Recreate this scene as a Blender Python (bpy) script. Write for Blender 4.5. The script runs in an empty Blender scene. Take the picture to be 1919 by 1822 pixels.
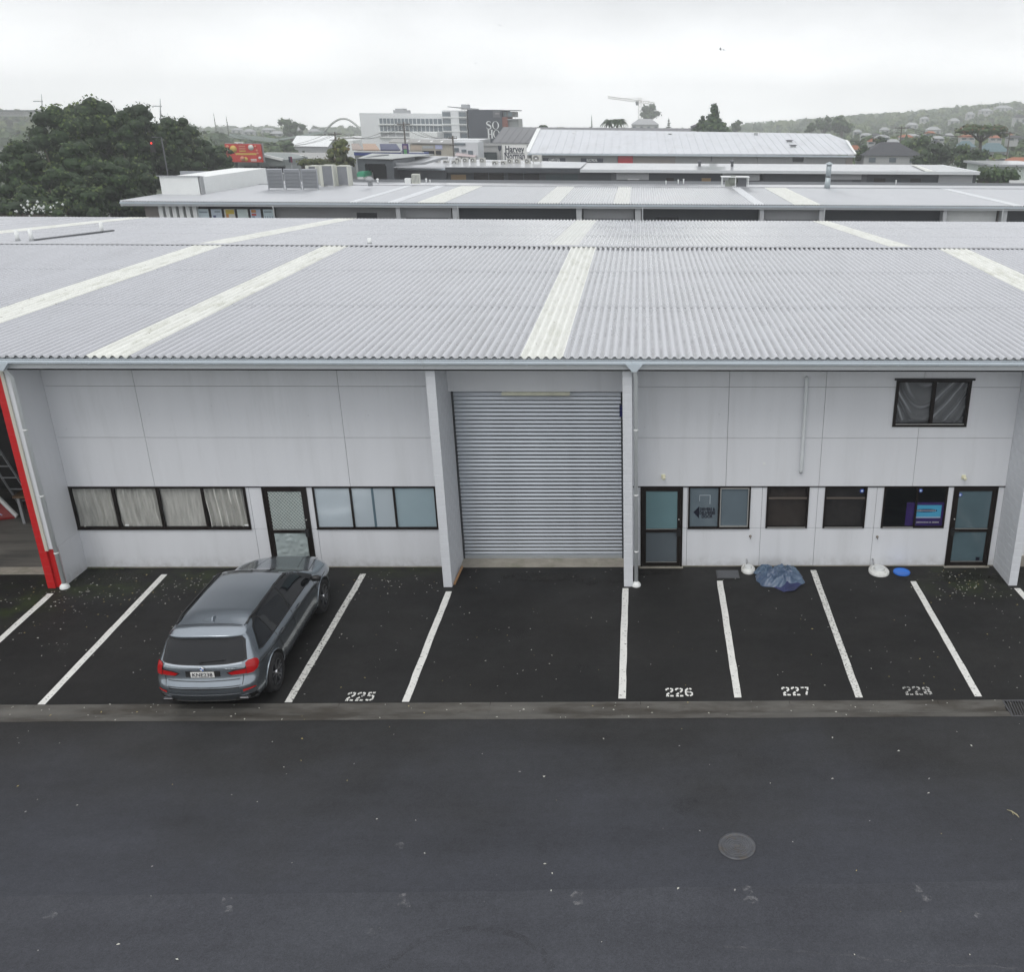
import bpy, bmesh, math, random
from mathutils import Vector, Matrix, noise
from mathutils.bvhtree import BVHTree
random.seed(7)
R = math.radians
HAZE = 0.00075
SC = bpy.context.scene
COL = SC.collection

# ------------------------------------------------------------------ camera
FOC, PIT, YAW, ROL, PX, PY = 1766.594, 0.3735965, 0.0220101, 0.0075381, 1236.362, 907.386
CAM = Vector((0, 0, 11.0))
_f = Vector((math.sin(YAW)*math.cos(PIT), math.cos(YAW)*math.cos(PIT), -math.sin(PIT)))
_r0 = Vector((math.cos(YAW), -math.sin(YAW), 0)); _u0 = _r0.cross(_f)
RT = math.cos(ROL)*_r0 + math.sin(ROL)*_u0
UP = -math.sin(ROL)*_r0 + math.cos(ROL)*_u0
FW = _f
cd = bpy.data.cameras.new('camera'); cam = bpy.data.objects.new('camera', cd); COL.objects.link(cam)
cd.sensor_width = 36.0; cd.sensor_fit = 'HORIZONTAL'; cd.lens = FOC/1919*36
cd.shift_x = -(PX-959.5)/1919; cd.shift_y = (PY-911)/1919
cd.clip_start = 0.2; cd.clip_end = 6000
cam.matrix_world = Matrix(((RT.x, UP.x, -FW.x, CAM.x), (RT.y, UP.y, -FW.y, CAM.y), (RT.z, UP.z, -FW.z, CAM.z), (0, 0, 0, 1)))
SC.camera = cam

def ray(u, v): return RT*((u-PX)/FOC) - UP*((v-PY)/FOC) + FW
def WP(u, v, Y):                 # point of the photograph on the upright plane at depth Y
    d = ray(u, v); return CAM + d*((Y-CAM.y)/d.y)
def GP(u, v, z=0.0):             # point of the photograph on the level plane at height z
    d = ray(u, v); return CAM + d*((z-CAM.z)/d.z)

# ------------------------------------------------------------------ sky and sun
SUN_EL, SUN_AZ = R(58), R(200)   # high, from behind the camera, through thick cloud
w = bpy.data.worlds.new('World'); SC.world = w; w.use_nodes = True
nt = w.node_tree; nt.nodes.clear(); N = nt.nodes.new; L = nt.links.new
out = N('ShaderNodeOutputWorld')
sky = N('ShaderNodeTexSky'); sky.sky_type = 'NISHITA'; sky.sun_disc = False
sky.sun_elevation = SUN_EL; sky.sun_rotation = SUN_AZ; sky.air_density = 1.0; sky.dust_density = 3.0
bg1 = N('ShaderNodeBackground'); bg1.inputs[1].default_value = 0.08; L(sky.outputs[0], bg1.inputs[0])
tc = N('ShaderNodeTexCoord'); sep = N('ShaderNodeSeparateXYZ'); L(tc.outputs['Generated'], sep.inputs[0])
rmp = N('ShaderNodeValToRGB'); L(sep.outputs[2], rmp.inputs[0])
rmp.color_ramp.elements[0].position = 0.0; rmp.color_ramp.elements[0].color = (1.45, 1.465, 1.465, 1)
rmp.color_ramp.elements[1].position = 0.12; rmp.color_ramp.elements[1].color = (.665, .68, .70, 1)
for p_, c_ in ((.40, (.86, .875, .90, 1)), (1.0, (1.04, 1.05, 1.07, 1))): e_ = rmp.color_ramp.elements.new(p_); e_.color = c_
mp = N('ShaderNodeMapping'); mp.inputs['Scale'].default_value = (1.6, 1.6, 4.2); L(tc.outputs['Generated'], mp.inputs[0])
nz = N('ShaderNodeTexNoise'); nz.inputs['Scale'].default_value = 3.2; nz.inputs['Detail'].default_value = 5; nz.inputs['Roughness'].default_value = .5
L(mp.outputs[0], nz.inputs[0])
mr = N('ShaderNodeMapRange'); mr.inputs[1].default_value = .3; mr.inputs[2].default_value = .7; mr.inputs[3].default_value = .90; mr.inputs[4].default_value = 1.09
L(nz.outputs[0], mr.inputs[0])
vm = N('ShaderNodeVectorMath'); vm.operation = 'SCALE'; L(rmp.outputs[0], vm.inputs[0]); L(mr.outputs[0], vm.inputs['Scale'])
bg2 = N('ShaderNodeBackground'); L(vm.outputs[0], bg2.inputs[0]); bg2.inputs[1].default_value = 1.0
mx = N('ShaderNodeMixShader'); mx.inputs[0].default_value = 0.93; L(bg1.outputs[0], mx.inputs[1]); L(bg2.outputs[0], mx.inputs[2]); L(mx.outputs[0], out.inputs[0])
sd = bpy.data.lights.new('sun', 'SUN'); sun = bpy.data.objects.new('sun', sd); COL.objects.link(sun)
sd.energy = 0.75; sd.angle = R(25); sd.color = (1, .97, .93)
sdir = Vector((math.sin(SUN_AZ)*math.cos(SUN_EL), math.cos(SUN_AZ)*math.cos(SUN_EL), math.sin(SUN_EL)))
sun.rotation_euler = (-sdir).to_track_quat('-Z', 'Y').to_euler()
SC.view_settings.view_transform = 'Standard'; SC.view_settings.look = 'None'
SC.view_settings.exposure = 0.28; SC.view_settings.gamma = 1; SC.view_settings.use_curve_mapping = False
SC.cycles.max_bounces = 8; SC.cycles.volume_bounces = 2; SC.cycles.transparent_max_bounces = 12
SC.cycles.use_denoising = True

# ------------------------------------------------------------------ materials
MATS = {}
def mat(name, col=(.5, .5, .5), rough=.6, metal=0.0, var=0.0, vs=1.0, bump=0.0, bs=40.0, spec=.5, coat=0.0, stretch=None,
        col2=None, c2s=.5, c2t=(.5, .6), trans=0.0, alpha=None, emit=0.0, rv=0.0):
    """Principled material: base colour varied by noise, an optional second colour in patches, fine relief."""
    if name in MATS: return MATS[name]
    m = bpy.data.materials.new(name); m.use_nodes = True; MATS[name] = m
    nt = m.node_tree; N = nt.nodes.new; L = nt.links.new; b = nt.nodes['Principled BSDF']
    b.inputs['Base Color'].default_value = (*col, 1); b.inputs['Roughness'].default_value = rough
    b.inputs['Metallic'].default_value = metal; b.inputs['Specular IOR Level'].default_value = spec
    b.inputs['Coat Weight'].default_value = coat; b.inputs['Coat Roughness'].default_value = .05
    b.inputs['Transmission Weight'].default_value = trans
    if alpha is not None: b.inputs['Alpha'].default_value = alpha
    if emit: b.inputs['Emission Color'].default_value = (*col, 1); b.inputs['Emission Strength'].default_value = emit
    if var or bump or col2 or rv:
        tc = N('ShaderNodeTexCoord'); mp = N('ShaderNodeMapping'); L(tc.outputs['Object'], mp.inputs[0])
        if stretch: mp.inputs['Scale'].default_value = stretch
        src = None
        if var or col2 or rv:
            n1 = N('ShaderNodeTexNoise'); n1.inputs['Scale'].default_value = vs; n1.inputs['Detail'].default_value = 6; n1.inputs['Roughness'].default_value = .62
            L(mp.outputs[0], n1.inputs[0])
            r1 = N('ShaderNodeMapRange'); r1.inputs[1].default_value = .3; r1.inputs[2].default_value = .7
            r1.inputs[3].default_value = 1-var; r1.inputs[4].default_value = 1+var; L(n1.outputs[0], r1.inputs[0])
            v1 = N('ShaderNodeVectorMath'); v1.operation = 'SCALE'; v1.inputs[0].default_value = col; L(r1.outputs[0], v1.inputs['Scale'])
            src = v1.outputs[0]
            if rv:
                r3 = N('ShaderNodeMapRange'); r3.inputs[1].default_value = .35; r3.inputs[2].default_value = .65
                r3.inputs[3].default_value = rough-rv; r3.inputs[4].default_value = rough+rv; L(n1.outputs[0], r3.inputs[0]); L(r3.outputs[0], b.inputs['Roughness'])
        if col2:
            n2 = N('ShaderNodeTexNoise'); n2.inputs['Scale'].default_value = c2s; n2.inputs['Detail'].default_value = 7; n2.inputs['Roughness'].default_value = .65
            L(mp.outputs[0], n2.inputs[0])
            r2 = N('ShaderNodeMapRange'); r2.inputs[1].default_value = c2t[0]; r2.inputs[2].default_value = c2t[1]; L(n2.outputs[0], r2.inputs[0])
            mm = N('ShaderNodeMix'); mm.data_type = 'RGBA'; L(r2.outputs[0], mm.inputs[0]); L(src, mm.inputs[6]); mm.inputs[7].default_value = (*col2, 1)
            src = mm.outputs[2]
        if src: L(src, b.inputs['Base Color'])
        if bump:
            n3 = N('ShaderNodeTexNoise'); n3.inputs['Scale'].default_value = bs; n3.inputs['Detail'].default_value = 4; L(mp.outputs[0], n3.inputs[0])
            bp = N('ShaderNodeBump'); bp.inputs['Strength'].default_value = bump; bp.inputs['Distance'].default_value = .02; L(n3.outputs[0], bp.inputs['Height'])
            L(bp.outputs[0], b.inputs['Normal'])
    return m

M_wall = mat('painted_cladding', (.675, .69, .718), .55, var=.035, vs=.7, bump=.05, bs=30, col2=(.58, .595, .61), c2s=1.3, c2t=(.52, .9), stretch=(2.4, 1, .22))
def splash_dirt(m, z0, amt=.5, col=(.20, .19, .16)):
    # rain-splashed grime along the foot of the wall
    nt = m.node_tree; N = nt.nodes.new; L = nt.links.new; b = nt.nodes['Principled BSDF']; src = b.inputs['Base Color'].links[0].from_socket
    tc = N('ShaderNodeTexCoord'); sp = N('ShaderNodeSeparateXYZ'); L(tc.outputs['Object'], sp.inputs[0])
    n = N('ShaderNodeTexNoise'); n.inputs['Scale'].default_value = 5; n.inputs['Detail'].default_value = 6; n.inputs['Roughness'].default_value = .7; L(tc.outputs['Object'], n.inputs[0])
    r = N('ShaderNodeMapRange'); r.inputs[1].default_value = 0; r.inputs[2].default_value = z0; r.inputs[3].default_value = 1; r.inputs[4].default_value = 0; L(sp.outputs[2], r.inputs[0])
    r2 = N('ShaderNodeMapRange'); r2.inputs[1].default_value = .35; r2.inputs[2].default_value = .7; r2.inputs[4].default_value = amt; L(n.outputs[0], r2.inputs[0])
    mu = N('ShaderNodeMath'); mu.operation = 'MULTIPLY'; L(r.outputs[0], mu.inputs[0]); L(r2.outputs[0], mu.inputs[1])
    mm = N('ShaderNodeMix'); mm.data_type = 'RGBA'; L(mu.outputs[0], mm.inputs[0]); L(src, mm.inputs[6]); mm.inputs[7].default_value = (*col, 1); L(mm.outputs[2], b.inputs['Base Color'])
splash_dirt(M_wall, .38)
M_block = mat('painted_block', (.63, .65, .68), .6, var=.05, vs=3, bump=.25, bs=60)
M_red = mat('red_paint', (.50, .010, .012), .45, var=.06, vs=3, bump=.2, bs=60)
M_roof = mat('weathered_roof_sheet', (.40, .41, .44), .28, var=.06, vs=.6, rv=.05, coat=.8, col2=(.30, .31, .33), c2s=.45, c2t=(.5, .95), stretch=(2.2, .35, 1))
M_roof2 = mat('pale_roof_sheet', (.43, .445, .47), .35, coat=.6, var=.05, vs=.5, col2=(.46, .475, .49), c2s=.8, c2t=(.52, .9), stretch=(1.5, .4, 1))
M_sky = mat('fibreglass_skylight', (.70, .71, .665), .40, var=.08, vs=2.5, col2=(.50, .51, .44), c2s=1.6, c2t=(.50, .74), stretch=(2.5, .5, 1))
M_gutter = mat('gutter_metal', (.50, .56, .61), .3, var=.04, vs=1.5, col2=(.36, .40, .42), c2s=2, c2t=(.6, .8))
M_fascia = mat('fascia_paint', (.62, .645, .66), .5, var=.03, vs=1)
M_white = mat('white_paint', (.76, .78, .77), .45, var=.04, vs=2)
M_gully = mat('dirty_white_plastic', (.66, .67, .65), .5, var=.1, vs=6, col2=(.34, .33, .28), c2s=7, c2t=(.52, .72))
M_pvc = mat('pvc_pipe', (.66, .69, .70), .35, var=.04, vs=2)
M_frame = mat('dark_bronze_aluminium', (.012, .009, .008), .4, metal=.0, var=.2, vs=3, spec=.25)
M_black = mat('black_rubber', (.012, .012, .013), .7)
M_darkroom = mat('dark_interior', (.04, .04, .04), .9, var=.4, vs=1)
M_alu = mat('bare_aluminium', (.62, .62, .60), .35, metal=.7, var=.05)
M_steel = mat('galvanised_slat', (.47, .50, .54), .34, metal=.85, var=.12, vs=1.2, stretch=(.8, 1, 4), rv=.06)
M_conc = mat('worn_concrete', (.30, .28, .24), .85, var=.18, vs=3, bump=.3, bs=40, col2=(.20, .20, .15), c2s=2, c2t=(.5, .7))
M_frost = mat('frosted_glass', (.30, .39, .43), .12, var=.04, vs=1.5, spec=.6)
M_frost2 = mat('white_filmed_glass', (.42, .48, .52), .12, var=.03, vs=1.5, spec=.6)
M_glass = mat('window_glass', (.02, .025, .03), .04, spec=.5, alpha=.14)
M_lead = mat('dark_slate', (.10, .105, .115), .6, var=.1, vs=1)
M_charcoal = mat('charcoal_cladding', (.045, .052, .06), .6, var=.08, vs=.6)
M_grey = mat('grey_cladding', (.30, .31, .32), .6, var=.05, vs=.5)

def valley_shade(m, pitch, amt):
    # rib shading painted into the colour: the corrugation valleys are darkened
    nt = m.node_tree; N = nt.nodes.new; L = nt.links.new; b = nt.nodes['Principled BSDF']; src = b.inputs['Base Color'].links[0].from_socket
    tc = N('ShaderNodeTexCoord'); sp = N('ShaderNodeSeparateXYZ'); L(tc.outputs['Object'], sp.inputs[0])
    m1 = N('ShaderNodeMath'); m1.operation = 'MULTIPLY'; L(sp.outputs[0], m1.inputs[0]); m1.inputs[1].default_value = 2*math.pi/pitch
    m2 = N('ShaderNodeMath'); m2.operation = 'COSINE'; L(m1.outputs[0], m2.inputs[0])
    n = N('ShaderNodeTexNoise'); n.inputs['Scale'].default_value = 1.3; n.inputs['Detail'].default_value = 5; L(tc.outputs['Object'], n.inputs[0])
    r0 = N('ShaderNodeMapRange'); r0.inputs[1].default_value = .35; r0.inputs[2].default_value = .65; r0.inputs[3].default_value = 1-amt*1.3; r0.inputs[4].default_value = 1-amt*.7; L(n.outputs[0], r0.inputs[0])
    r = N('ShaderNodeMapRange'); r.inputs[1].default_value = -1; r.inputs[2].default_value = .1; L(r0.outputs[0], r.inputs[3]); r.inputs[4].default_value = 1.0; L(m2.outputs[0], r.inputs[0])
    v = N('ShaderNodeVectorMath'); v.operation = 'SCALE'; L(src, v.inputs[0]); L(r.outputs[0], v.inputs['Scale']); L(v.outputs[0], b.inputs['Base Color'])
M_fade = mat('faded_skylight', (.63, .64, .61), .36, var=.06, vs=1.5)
valley_shade(M_roof, .193, .58); valley_shade(M_sky, .193, .16); valley_shade(M_roof2, .193, .25)

# ------------------------------------------------------------------ mesh helpers
class MB:
    def __init__(s): s.v = []; s.f = []; s.m = []; s.sm = []
    def add(s, vs, fs, mi=0, smooth=False):
        o = len(s.v); s.v += [tuple(p) for p in vs]
        for f in fs: s.f.append([i+o for i in f]); s.m.append(mi); s.sm.append(smooth)
        return s
    def box(s, x0, x1, y0, y1, z0, z1, mi=0):
        return s.add([(x0, y0, z0), (x1, y0, z0), (x1, y1, z0), (x0, y1, z0), (x0, y0, z1), (x1, y0, z1), (x1, y1, z1), (x0, y1, z1)],
                     [(0, 3, 2, 1), (4, 5, 6, 7), (0, 1, 5, 4), (1, 2, 6, 5), (2, 3, 7, 6), (3, 0, 4, 7)], mi)
    def hexa(s, p, mi=0):   # 8 corners: bottom four then top four
        return s.add(p, [(0, 3, 2, 1), (4, 5, 6, 7), (0, 1, 5, 4), (1, 2, 6, 5), (2, 3, 7, 6), (3, 0, 4, 7)], mi)
    def bar(s, a, b, w, h=None, mi=0, up=Vector((0, 0, 1))):
        a = Vector(a); b = Vector(b); d = (b-a).normalized(); h = h or w
        x = d.cross(up)
        if x.length < 1e-4: x = d.cross(Vector((0, 1, 0)))
        x.normalize(); y = x.cross(d)
        c = [a-x*w/2-y*h/2, a+x*w/2-y*h/2, b+x*w/2-y*h/2, b-x*w/2-y*h/2, a-x*w/2+y*h/2, a+x*w/2+y*h/2, b+x*w/2+y*h/2, b-x*w/2+y*h/2]
        return s.hexa(c, mi)
    def tube(s, pts, rad, n=10, mi=0, cap=True):
        pts = [Vector(p) for p in pts]; rr = rad if isinstance(rad, (list, tuple)) else [rad]*len(pts)
        vs = []; fs = []; px = None
        for i, p in enumerate(pts):
            d = (pts[min(i+1, len(pts)-1)]-pts[max(i-1, 0)]).normalized()
            x = d.cross(Vector((0, 0, 1))) if px is None else px - d*px.dot(d)
            if x.length < 1e-3: x = d.cross(Vector((0, 1, 0)))
            x.normalize(); px = x; y = d.cross(x)
            for k in range(n):
                a = 2*math.pi*k/n; vs.append(p+(x*math.cos(a)+y*math.sin(a))*rr[i])
        for i in range(len(pts)-1):
            for k in range(n):
                k2 = (k+1) % n; fs.append((i*n+k, i*n+k2, (i+1)*n+k2, (i+1)*n+k))
        s.add(vs, fs, mi, True)
        if cap:
            o = len(s.v)-len(vs)
            s.f.append([o+k for k in range(n)][::-1]); s.m.append(mi); s.sm.append(False)
            s.f.append([o+(len(pts)-1)*n+k for k in range(n)]); s.m.append(mi); s.sm.append(False)
        return s
    def lathe(s, prof, n=24, c=(0, 0, 0), axis='z', mi=0, smooth=True):
        vs = []; fs = []
        for r, h in prof:
            for k in range(n):
                a = 2*math.pi*k/n; x, y = r*math.cos(a), r*math.sin(a)
                p = (x, y, h) if axis == 'z' else ((h, x, y) if axis == 'x' else (x, h, y))
                vs.append((p[0]+c[0], p[1]+c[1], p[2]+c[2]))
        for i in range(len(prof)-1):
            for k in range(n):
                k2 = (k+1) % n; fs.append((i*n+k, i*n+k2, (i+1)*n+k2, (i+1)*n+k))
        return s.add(vs, fs, mi, smooth)
    def poly(s, pts, mi=0): return s.add(pts, [tuple(range(len(pts)))], mi)
    def prism(s, pts, off, mi=0):   # polygon extruded along off
        n = len(pts); o = Vector(off); a = [Vector(p) for p in pts]; b = [p+o for p in a]
        return s.add(a+b, [tuple(range(n))[::-1], tuple(range(n, 2*n))]+[(i, (i+1) % n, n+(i+1) % n, n+i) for i in range(n)], mi)
    def mesh(s, name, mats):
        me = bpy.data.meshes.new(name); me.from_pydata(s.v, [], s.f)
        for m in (mats if isinstance(mats, (list, tuple)) else [mats]): me.materials.append(m)
        me.polygons.foreach_set('material_index', s.m); me.polygons.foreach_set('use_smooth', s.sm); me.update()
        return me
    def build(s, name, mats, parent=None):
        return link(name, s.mesh(name, mats), parent)

LOCAL = [False]      # True while a thing is modelled about its own origin
def world_of(o):
    m = Matrix.Translation(o.location) @ o.rotation_euler.to_matrix().to_4x4()
    return m if o.parent is None else world_of(o.parent) @ o.matrix_parent_inverse @ m
def link(name, me, parent=None, mat_=None):
    o = bpy.data.objects.new(name, me); COL.objects.link(o)
    if parent is not None:
        o.parent = parent
        if not LOCAL[0]: o.matrix_parent_inverse = world_of(parent).inverted()
    if mat_ is not None: me.materials.append(mat_)
    return o
def bevel(o, wd=.01, seg=2):
    bm = bmesh.new(); bm.from_mesh(o.data); bmesh.ops.bevel(bm, geom=[e for e in bm.edges], offset=wd, segments=seg, affect='EDGES', clamp_overlap=True)
    bm.to_mesh(o.data); bm.free(); return o
def thing(name, label, cat, loc=(0, 0, 0), group=None):
    o = bpy.data.objects.new(name, None); COL.objects.link(o); o.location = loc; o.empty_display_size = .3
    o['label'] = label; o['category'] = cat
    if group: o['group'] = group
    return o
def tag(o, label, cat, group=None, kind=None):
    o['label'] = label; o['category'] = cat
    if group: o['group'] = group
    if kind: o['kind'] = kind
    return o
def struct(o): o['kind'] = 'structure'; return o
def stuff(o, label=None, cat=None):
    o['kind'] = 'stuff'
    if label: o['label'] = label; o['category'] = cat
    return o
def clone(root, loc, label, rz=0.0):
    r = root.copy(); COL.objects.link(r); r.location = loc; r.rotation_euler = (0, 0, rz); r['label'] = label
    for ch in list(root.children):
        c = ch.copy(); COL.objects.link(c); c.parent = r; c.matrix_parent_inverse = ch.matrix_parent_inverse.copy()
        for g in ch.children:
            d = g.copy(); COL.objects.link(d); d.parent = c
    return r
def text(name, s, size, origin, ux, uy, m, parent=None, ext=.003, bold=0.0, sx=1.0, center=True, space=1.0):
    """Raised lettering: origin is the centre, ux the reading direction, uy up."""
    cu = bpy.data.curves.new(name, 'FONT'); cu.body = s; cu.size = size; cu.extrude = ext; cu.offset = bold; cu.space_character = space; cu.resolution_u = 3
    if center: cu.align_x = 'CENTER'; cu.align_y = 'CENTER'
    tmp = bpy.data.objects.new('tmp', cu); me = bpy.data.meshes.new_from_object(tmp); bpy.data.objects.remove(tmp)
    ux = Vector(ux).normalized(); uy = Vector(uy).normalized(); uz = ux.cross(uy); o = Vector(origin)
    for v in me.vertices: v.co = o + ux*v.co.x*sx + uy*v.co.y + uz*v.co.z
    me.name = name; me.materials.clear(); me.materials.append(m)
    return link(name, me, parent)
def cut_rects(x0, x1, z0, z1, holes):
    """A rectangle minus rectangular holes, as a list of rectangles."""
    rs = [(x0, x1, z0, z1)]
    for hx0, hx1, hz0, hz1 in holes:
        nr = []
        for a, b, c, d in rs:
            if hx1 <= a or hx0 >= b or hz1 <= c or hz0 >= d: nr.append((a, b, c, d)); continue
            if hx0 > a: nr.append((a, hx0, c, d))
            if hx1 < b: nr.append((hx1, b, c, d))
            m0, m1 = max(a, hx0), min(b, hx1)
            if hz0 > c: nr.append((m0, m1, c, hz0))
            if hz1 < d: nr.append((m0, m1, hz1, d))
        rs = nr
    return rs
# ================================================================== ground
YW = 22.132; YF = 21.016; YB = 16.05; YR = 15.50       # facade, wing-wall fronts, back and front of the drain channel
def terr(x, y):
    z = -0.10
    if y > 135: t = min(1, (y-135)/765); z -= 12*t*t*(3-2*t)
    # valley sides: the right one climbs, the left one is lower
    if y > 420:
        k = min(1, (y-420)/480); k = k*k*(3-2*k)
        rx = max(0.0, (x-30)/430); z += k*min(38, 34*rx**1.05)
    z += 19*math.exp(-((x+440)/110)**2-((y-600)/150)**2)
    if y > 950: z -= 9*(y-950)/550
    return z
def asphalt(name, col, col2, moss=None, rough=.62, pale_mix=None):
    m = bpy.data.materials.new(name); m.use_nodes = True; nt = m.node_tree; N = nt.nodes.new; L = nt.links.new; b = nt.nodes['Principled BSDF']
    tc = N('ShaderNodeTexCoord'); P = tc.outputs['Object']
    def noi(s, d=5, r=.6, vec=P, st=None):
        n = N('ShaderNodeTexNoise'); n.inputs['Scale'].default_value = s; n.inputs['Detail'].default_value = d; n.inputs['Roughness'].default_value = r
        if st:
            mp = N('ShaderNodeMapping'); mp.inputs['Scale'].default_value = st; L(vec, mp.inputs[0]); vec = mp.outputs[0]
        L(vec, n.inputs[0]); return n.outputs[0]
    def rng(s, a, c, lo, hi):
        r = N('ShaderNodeMapRange'); r.inputs[1].default_value = a; r.inputs[2].default_value = c; r.inputs[3].default_value = lo; r.inputs[4].default_value = hi; L(s, r.inputs[0]); return r.outputs[0]
    def mix(f, a, c):
        x = N('ShaderNodeMix'); x.data_type = 'RGBA'; L(f, x.inputs[0])
        for i, q in ((6, a), (7, c)):
            if isinstance(q, tuple): x.inputs[i].default_value = (*q, 1)
            else: L(q, x.inputs[i])
        return x.outputs[2]
    def mul(a, c):
        x = N('ShaderNodeMath'); x.operation = 'MULTIPLY'; L(a, x.inputs[0])
        if isinstance(c, (int, float)): x.inputs[1].default_value = c
        else: L(c, x.inputs[1])
        return x.outputs[0]
    base = mix(rng(noi(.35, 6, .6), .38, .62, 0, 1), col, col2)
    if pale_mix:    # base blends paler away from the drain, with a ragged noise edge
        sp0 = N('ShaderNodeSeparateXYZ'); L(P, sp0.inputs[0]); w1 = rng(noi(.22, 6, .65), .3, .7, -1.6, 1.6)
        ad = N('ShaderNodeMath'); L(sp0.outputs[1], ad.inputs[0]); L(w1, ad.inputs[1]); base = mix(rng(ad.outputs[0], pale_mix[0]-1.2, pale_mix[1], .85, 0), base, pale_mix[2])
    # streaks along the traffic direction and stone grain
    s = mul(rng(noi(1.0, 5, .6, st=(.25, 1.6, 1)), .3, .7, .90, 1.10), rng(noi(70, 3, .8), .25, .75, .62, 1.38))
    s = mul(s, rng(noi(6, 4, .7), .3, .7, .90, 1.10)); s = mul(s, rng(noi(22, 3, .8), .3, .7, .84, 1.16))
    v = N('ShaderNodeVectorMath'); v.operation = 'SCALE'; L(base, v.inputs[0]); L(s, v.inputs['Scale']); c = v.outputs[0]
    # pale chips
    vo = N('ShaderNodeTexVoronoi'); vo.inputs['Scale'].default_value = 26; L(P, vo.inputs[0])
    c = mix(mul(rng(vo.outputs['Distance'], .05, .09, 1, 0), rng(noi(3, 2), .56, .62, 0, .3)), c, (.11, .11, .105))
    if moss:
        sep = N('ShaderNodeSeparateXYZ'); L(P, sep.inputs[0])
        tot = None
        for cx, cy, rx, ry in moss:
            mp = N('ShaderNodeMapping'); mp.vector_type = 'POINT'; mp.inputs['Location'].default_value = (-cx/rx, -cy/ry, 0); mp.inputs['Scale'].default_value = (1/rx, 1/ry, 0); L(P, mp.inputs[0])
            ln = N('ShaderNodeVectorMath'); ln.operation = 'LENGTH'; L(mp.outputs[0], ln.inputs[0]); q = rng(ln.outputs['Value'], .2, 1.1, 1, 0)
            if tot is None: tot = q
            else:
                a = N('ShaderNodeMath'); a.operation = 'MAXIMUM'; L(tot, a.inputs[0]); L(q, a.inputs[1]); tot = a.outputs[0]
        c = mix(mul(mul(tot, rng(noi(1.6, 6, .7), .44, .62, 0, 1)), .8), c, (.035, .048, .018))
    L(c, b.inputs['Base Color'])
    L(rng(noi(.5, 6, .65), .3, .7, rough-.14, rough+.12), b.inputs['Roughness'])
    b.inputs['Specular IOR Level'].default_value = .16
    bp = N('ShaderNodeBump'); bp.inputs['Strength'].default_value = .45; bp.inputs['Distance'].default_value = .008; L(noi(90, 3, .7), bp.inputs['Height']); L(bp.outputs[0], b.inputs['Normal'])
    return m
M_bay = asphalt('bay_asphalt', (.016, .016, .016), (.022, .0215, .021), moss=[(-13.6, 21.2, 2.6, 1.1), (-11.2, 21.6, 1.6, .8), (8.2, 21.2, 1.6, 1.0), (-6.2, 22.0, 1.6, .5), (-14.8, 20.2, 1.3, 1.2)], rough=.6)
M_road = asphalt('road_asphalt', (.025, .025, .025), (.035, .0355, .037), rough=.5, pale_mix=(12.6, 15.0, (.046, .049, .059)))
M_road2 = asphalt('newer_lane_asphalt', (.045, .047, .055), (.054, .057, .066), rough=.5)
M_land = mat('distant_ground', (.07, .075, .07), .9, var=.3, vs=.02, col2=(.045, .06, .03), c2s=.015, c2t=(.4, .55))

mb = MB(); xs = [-1300, -900, -650, -500, -400, -300, -200, -120, -60, 0, 40, 80, 130, 200, 280, 360, 450, 560, 700, 900, 1300]
ys = [-80, 0, 60, 135, 170, 220, 280, 340, 400, 440, 480, 530, 580, 640, 700, 780, 860, 950, 1100, 1500]
vs = [(x, y, terr(x, y)) for y in ys for x in xs]; nx = len(xs)
mb.add(vs, [(j*nx+i, j*nx+i+1, (j+1)*nx+i+1, (j+1)*nx+i) for j in range(len(ys)-1) for i in range(nx-1)], 0, True)
struct(mb.build('ground', M_land))
struct(MB().box(-60, 45, 2, YW, -.0985, -.0905).build('sub_base', M_land))
bay = MB().box(-60, 45, YB, YW+.3, -.09, 0).build('parking_bays', M_bay); struct(bay)
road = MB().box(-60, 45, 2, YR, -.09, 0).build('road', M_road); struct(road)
# the later-laid lane, with its ragged seam, lies 5 mm proud of the road
a0 = GP(0, 1681); a1 = GP(900, 1672); a2 = GP(1919, 1651)
pts = []
for i in range(61):
    t = i/60; x = -14+t*24
    y = (a0.y + (a1.y-a0.y)*(x-a0.x)/(a1.x-a0.x)) if x < a1.x else (a1.y + (a2.y-a1.y)*(x-a1.x)/(a2.x-a1.x))
    pts.append((x, y+noise.noise(Vector((x*1.3, 0, 0)))*.03, .005))
lane = MB().poly([(10, 2.0, .005), (-14, 2.0, .005)]+pts).build('resurfaced_lane', M_road2); struct(lane)
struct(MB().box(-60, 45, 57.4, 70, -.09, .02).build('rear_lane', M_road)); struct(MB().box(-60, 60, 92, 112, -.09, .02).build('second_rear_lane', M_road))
# concrete drain channel between the bays and the road: a shallow dish
M_kerb = mat('drain_concrete', (.088, .084, .076), .85, var=.28, vs=1.5, bump=.4, bs=60, col2=(.040, .035, .028), c2s=1.1, c2t=(.45, .62), stretch=(.5, 2, 1))
def channel(x0, x1):
    prof = [(YB, .006), (YB-.17, .004), (YB-.25, -.035), (YB-.33, -.035), (YB-.40, -.002), (YR-.02, .006)]
    mb = MB(); vs = []; n = max(2, int((x1-x0)/.4))
    for i in range(n+1):
        x = x0+(x1-x0)*i/n
        for y, z in prof: vs.append((x, y+noise.noise(Vector((x*.8, y, 3)))*.012, z+noise.noise(Vector((x*2, y*3, 9)))*.004))
    k = len(prof)
    mb.add(vs, [(i*k+j, i*k+j+1, (i+1)*k+j+1, (i+1)*k+j) for i in range(n) for j in range(k-1)][::1], 0, False)
    return mb
kerb = None
gx0 = GP(1882, 1320).x
xx = -24.0
ch = []
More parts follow.
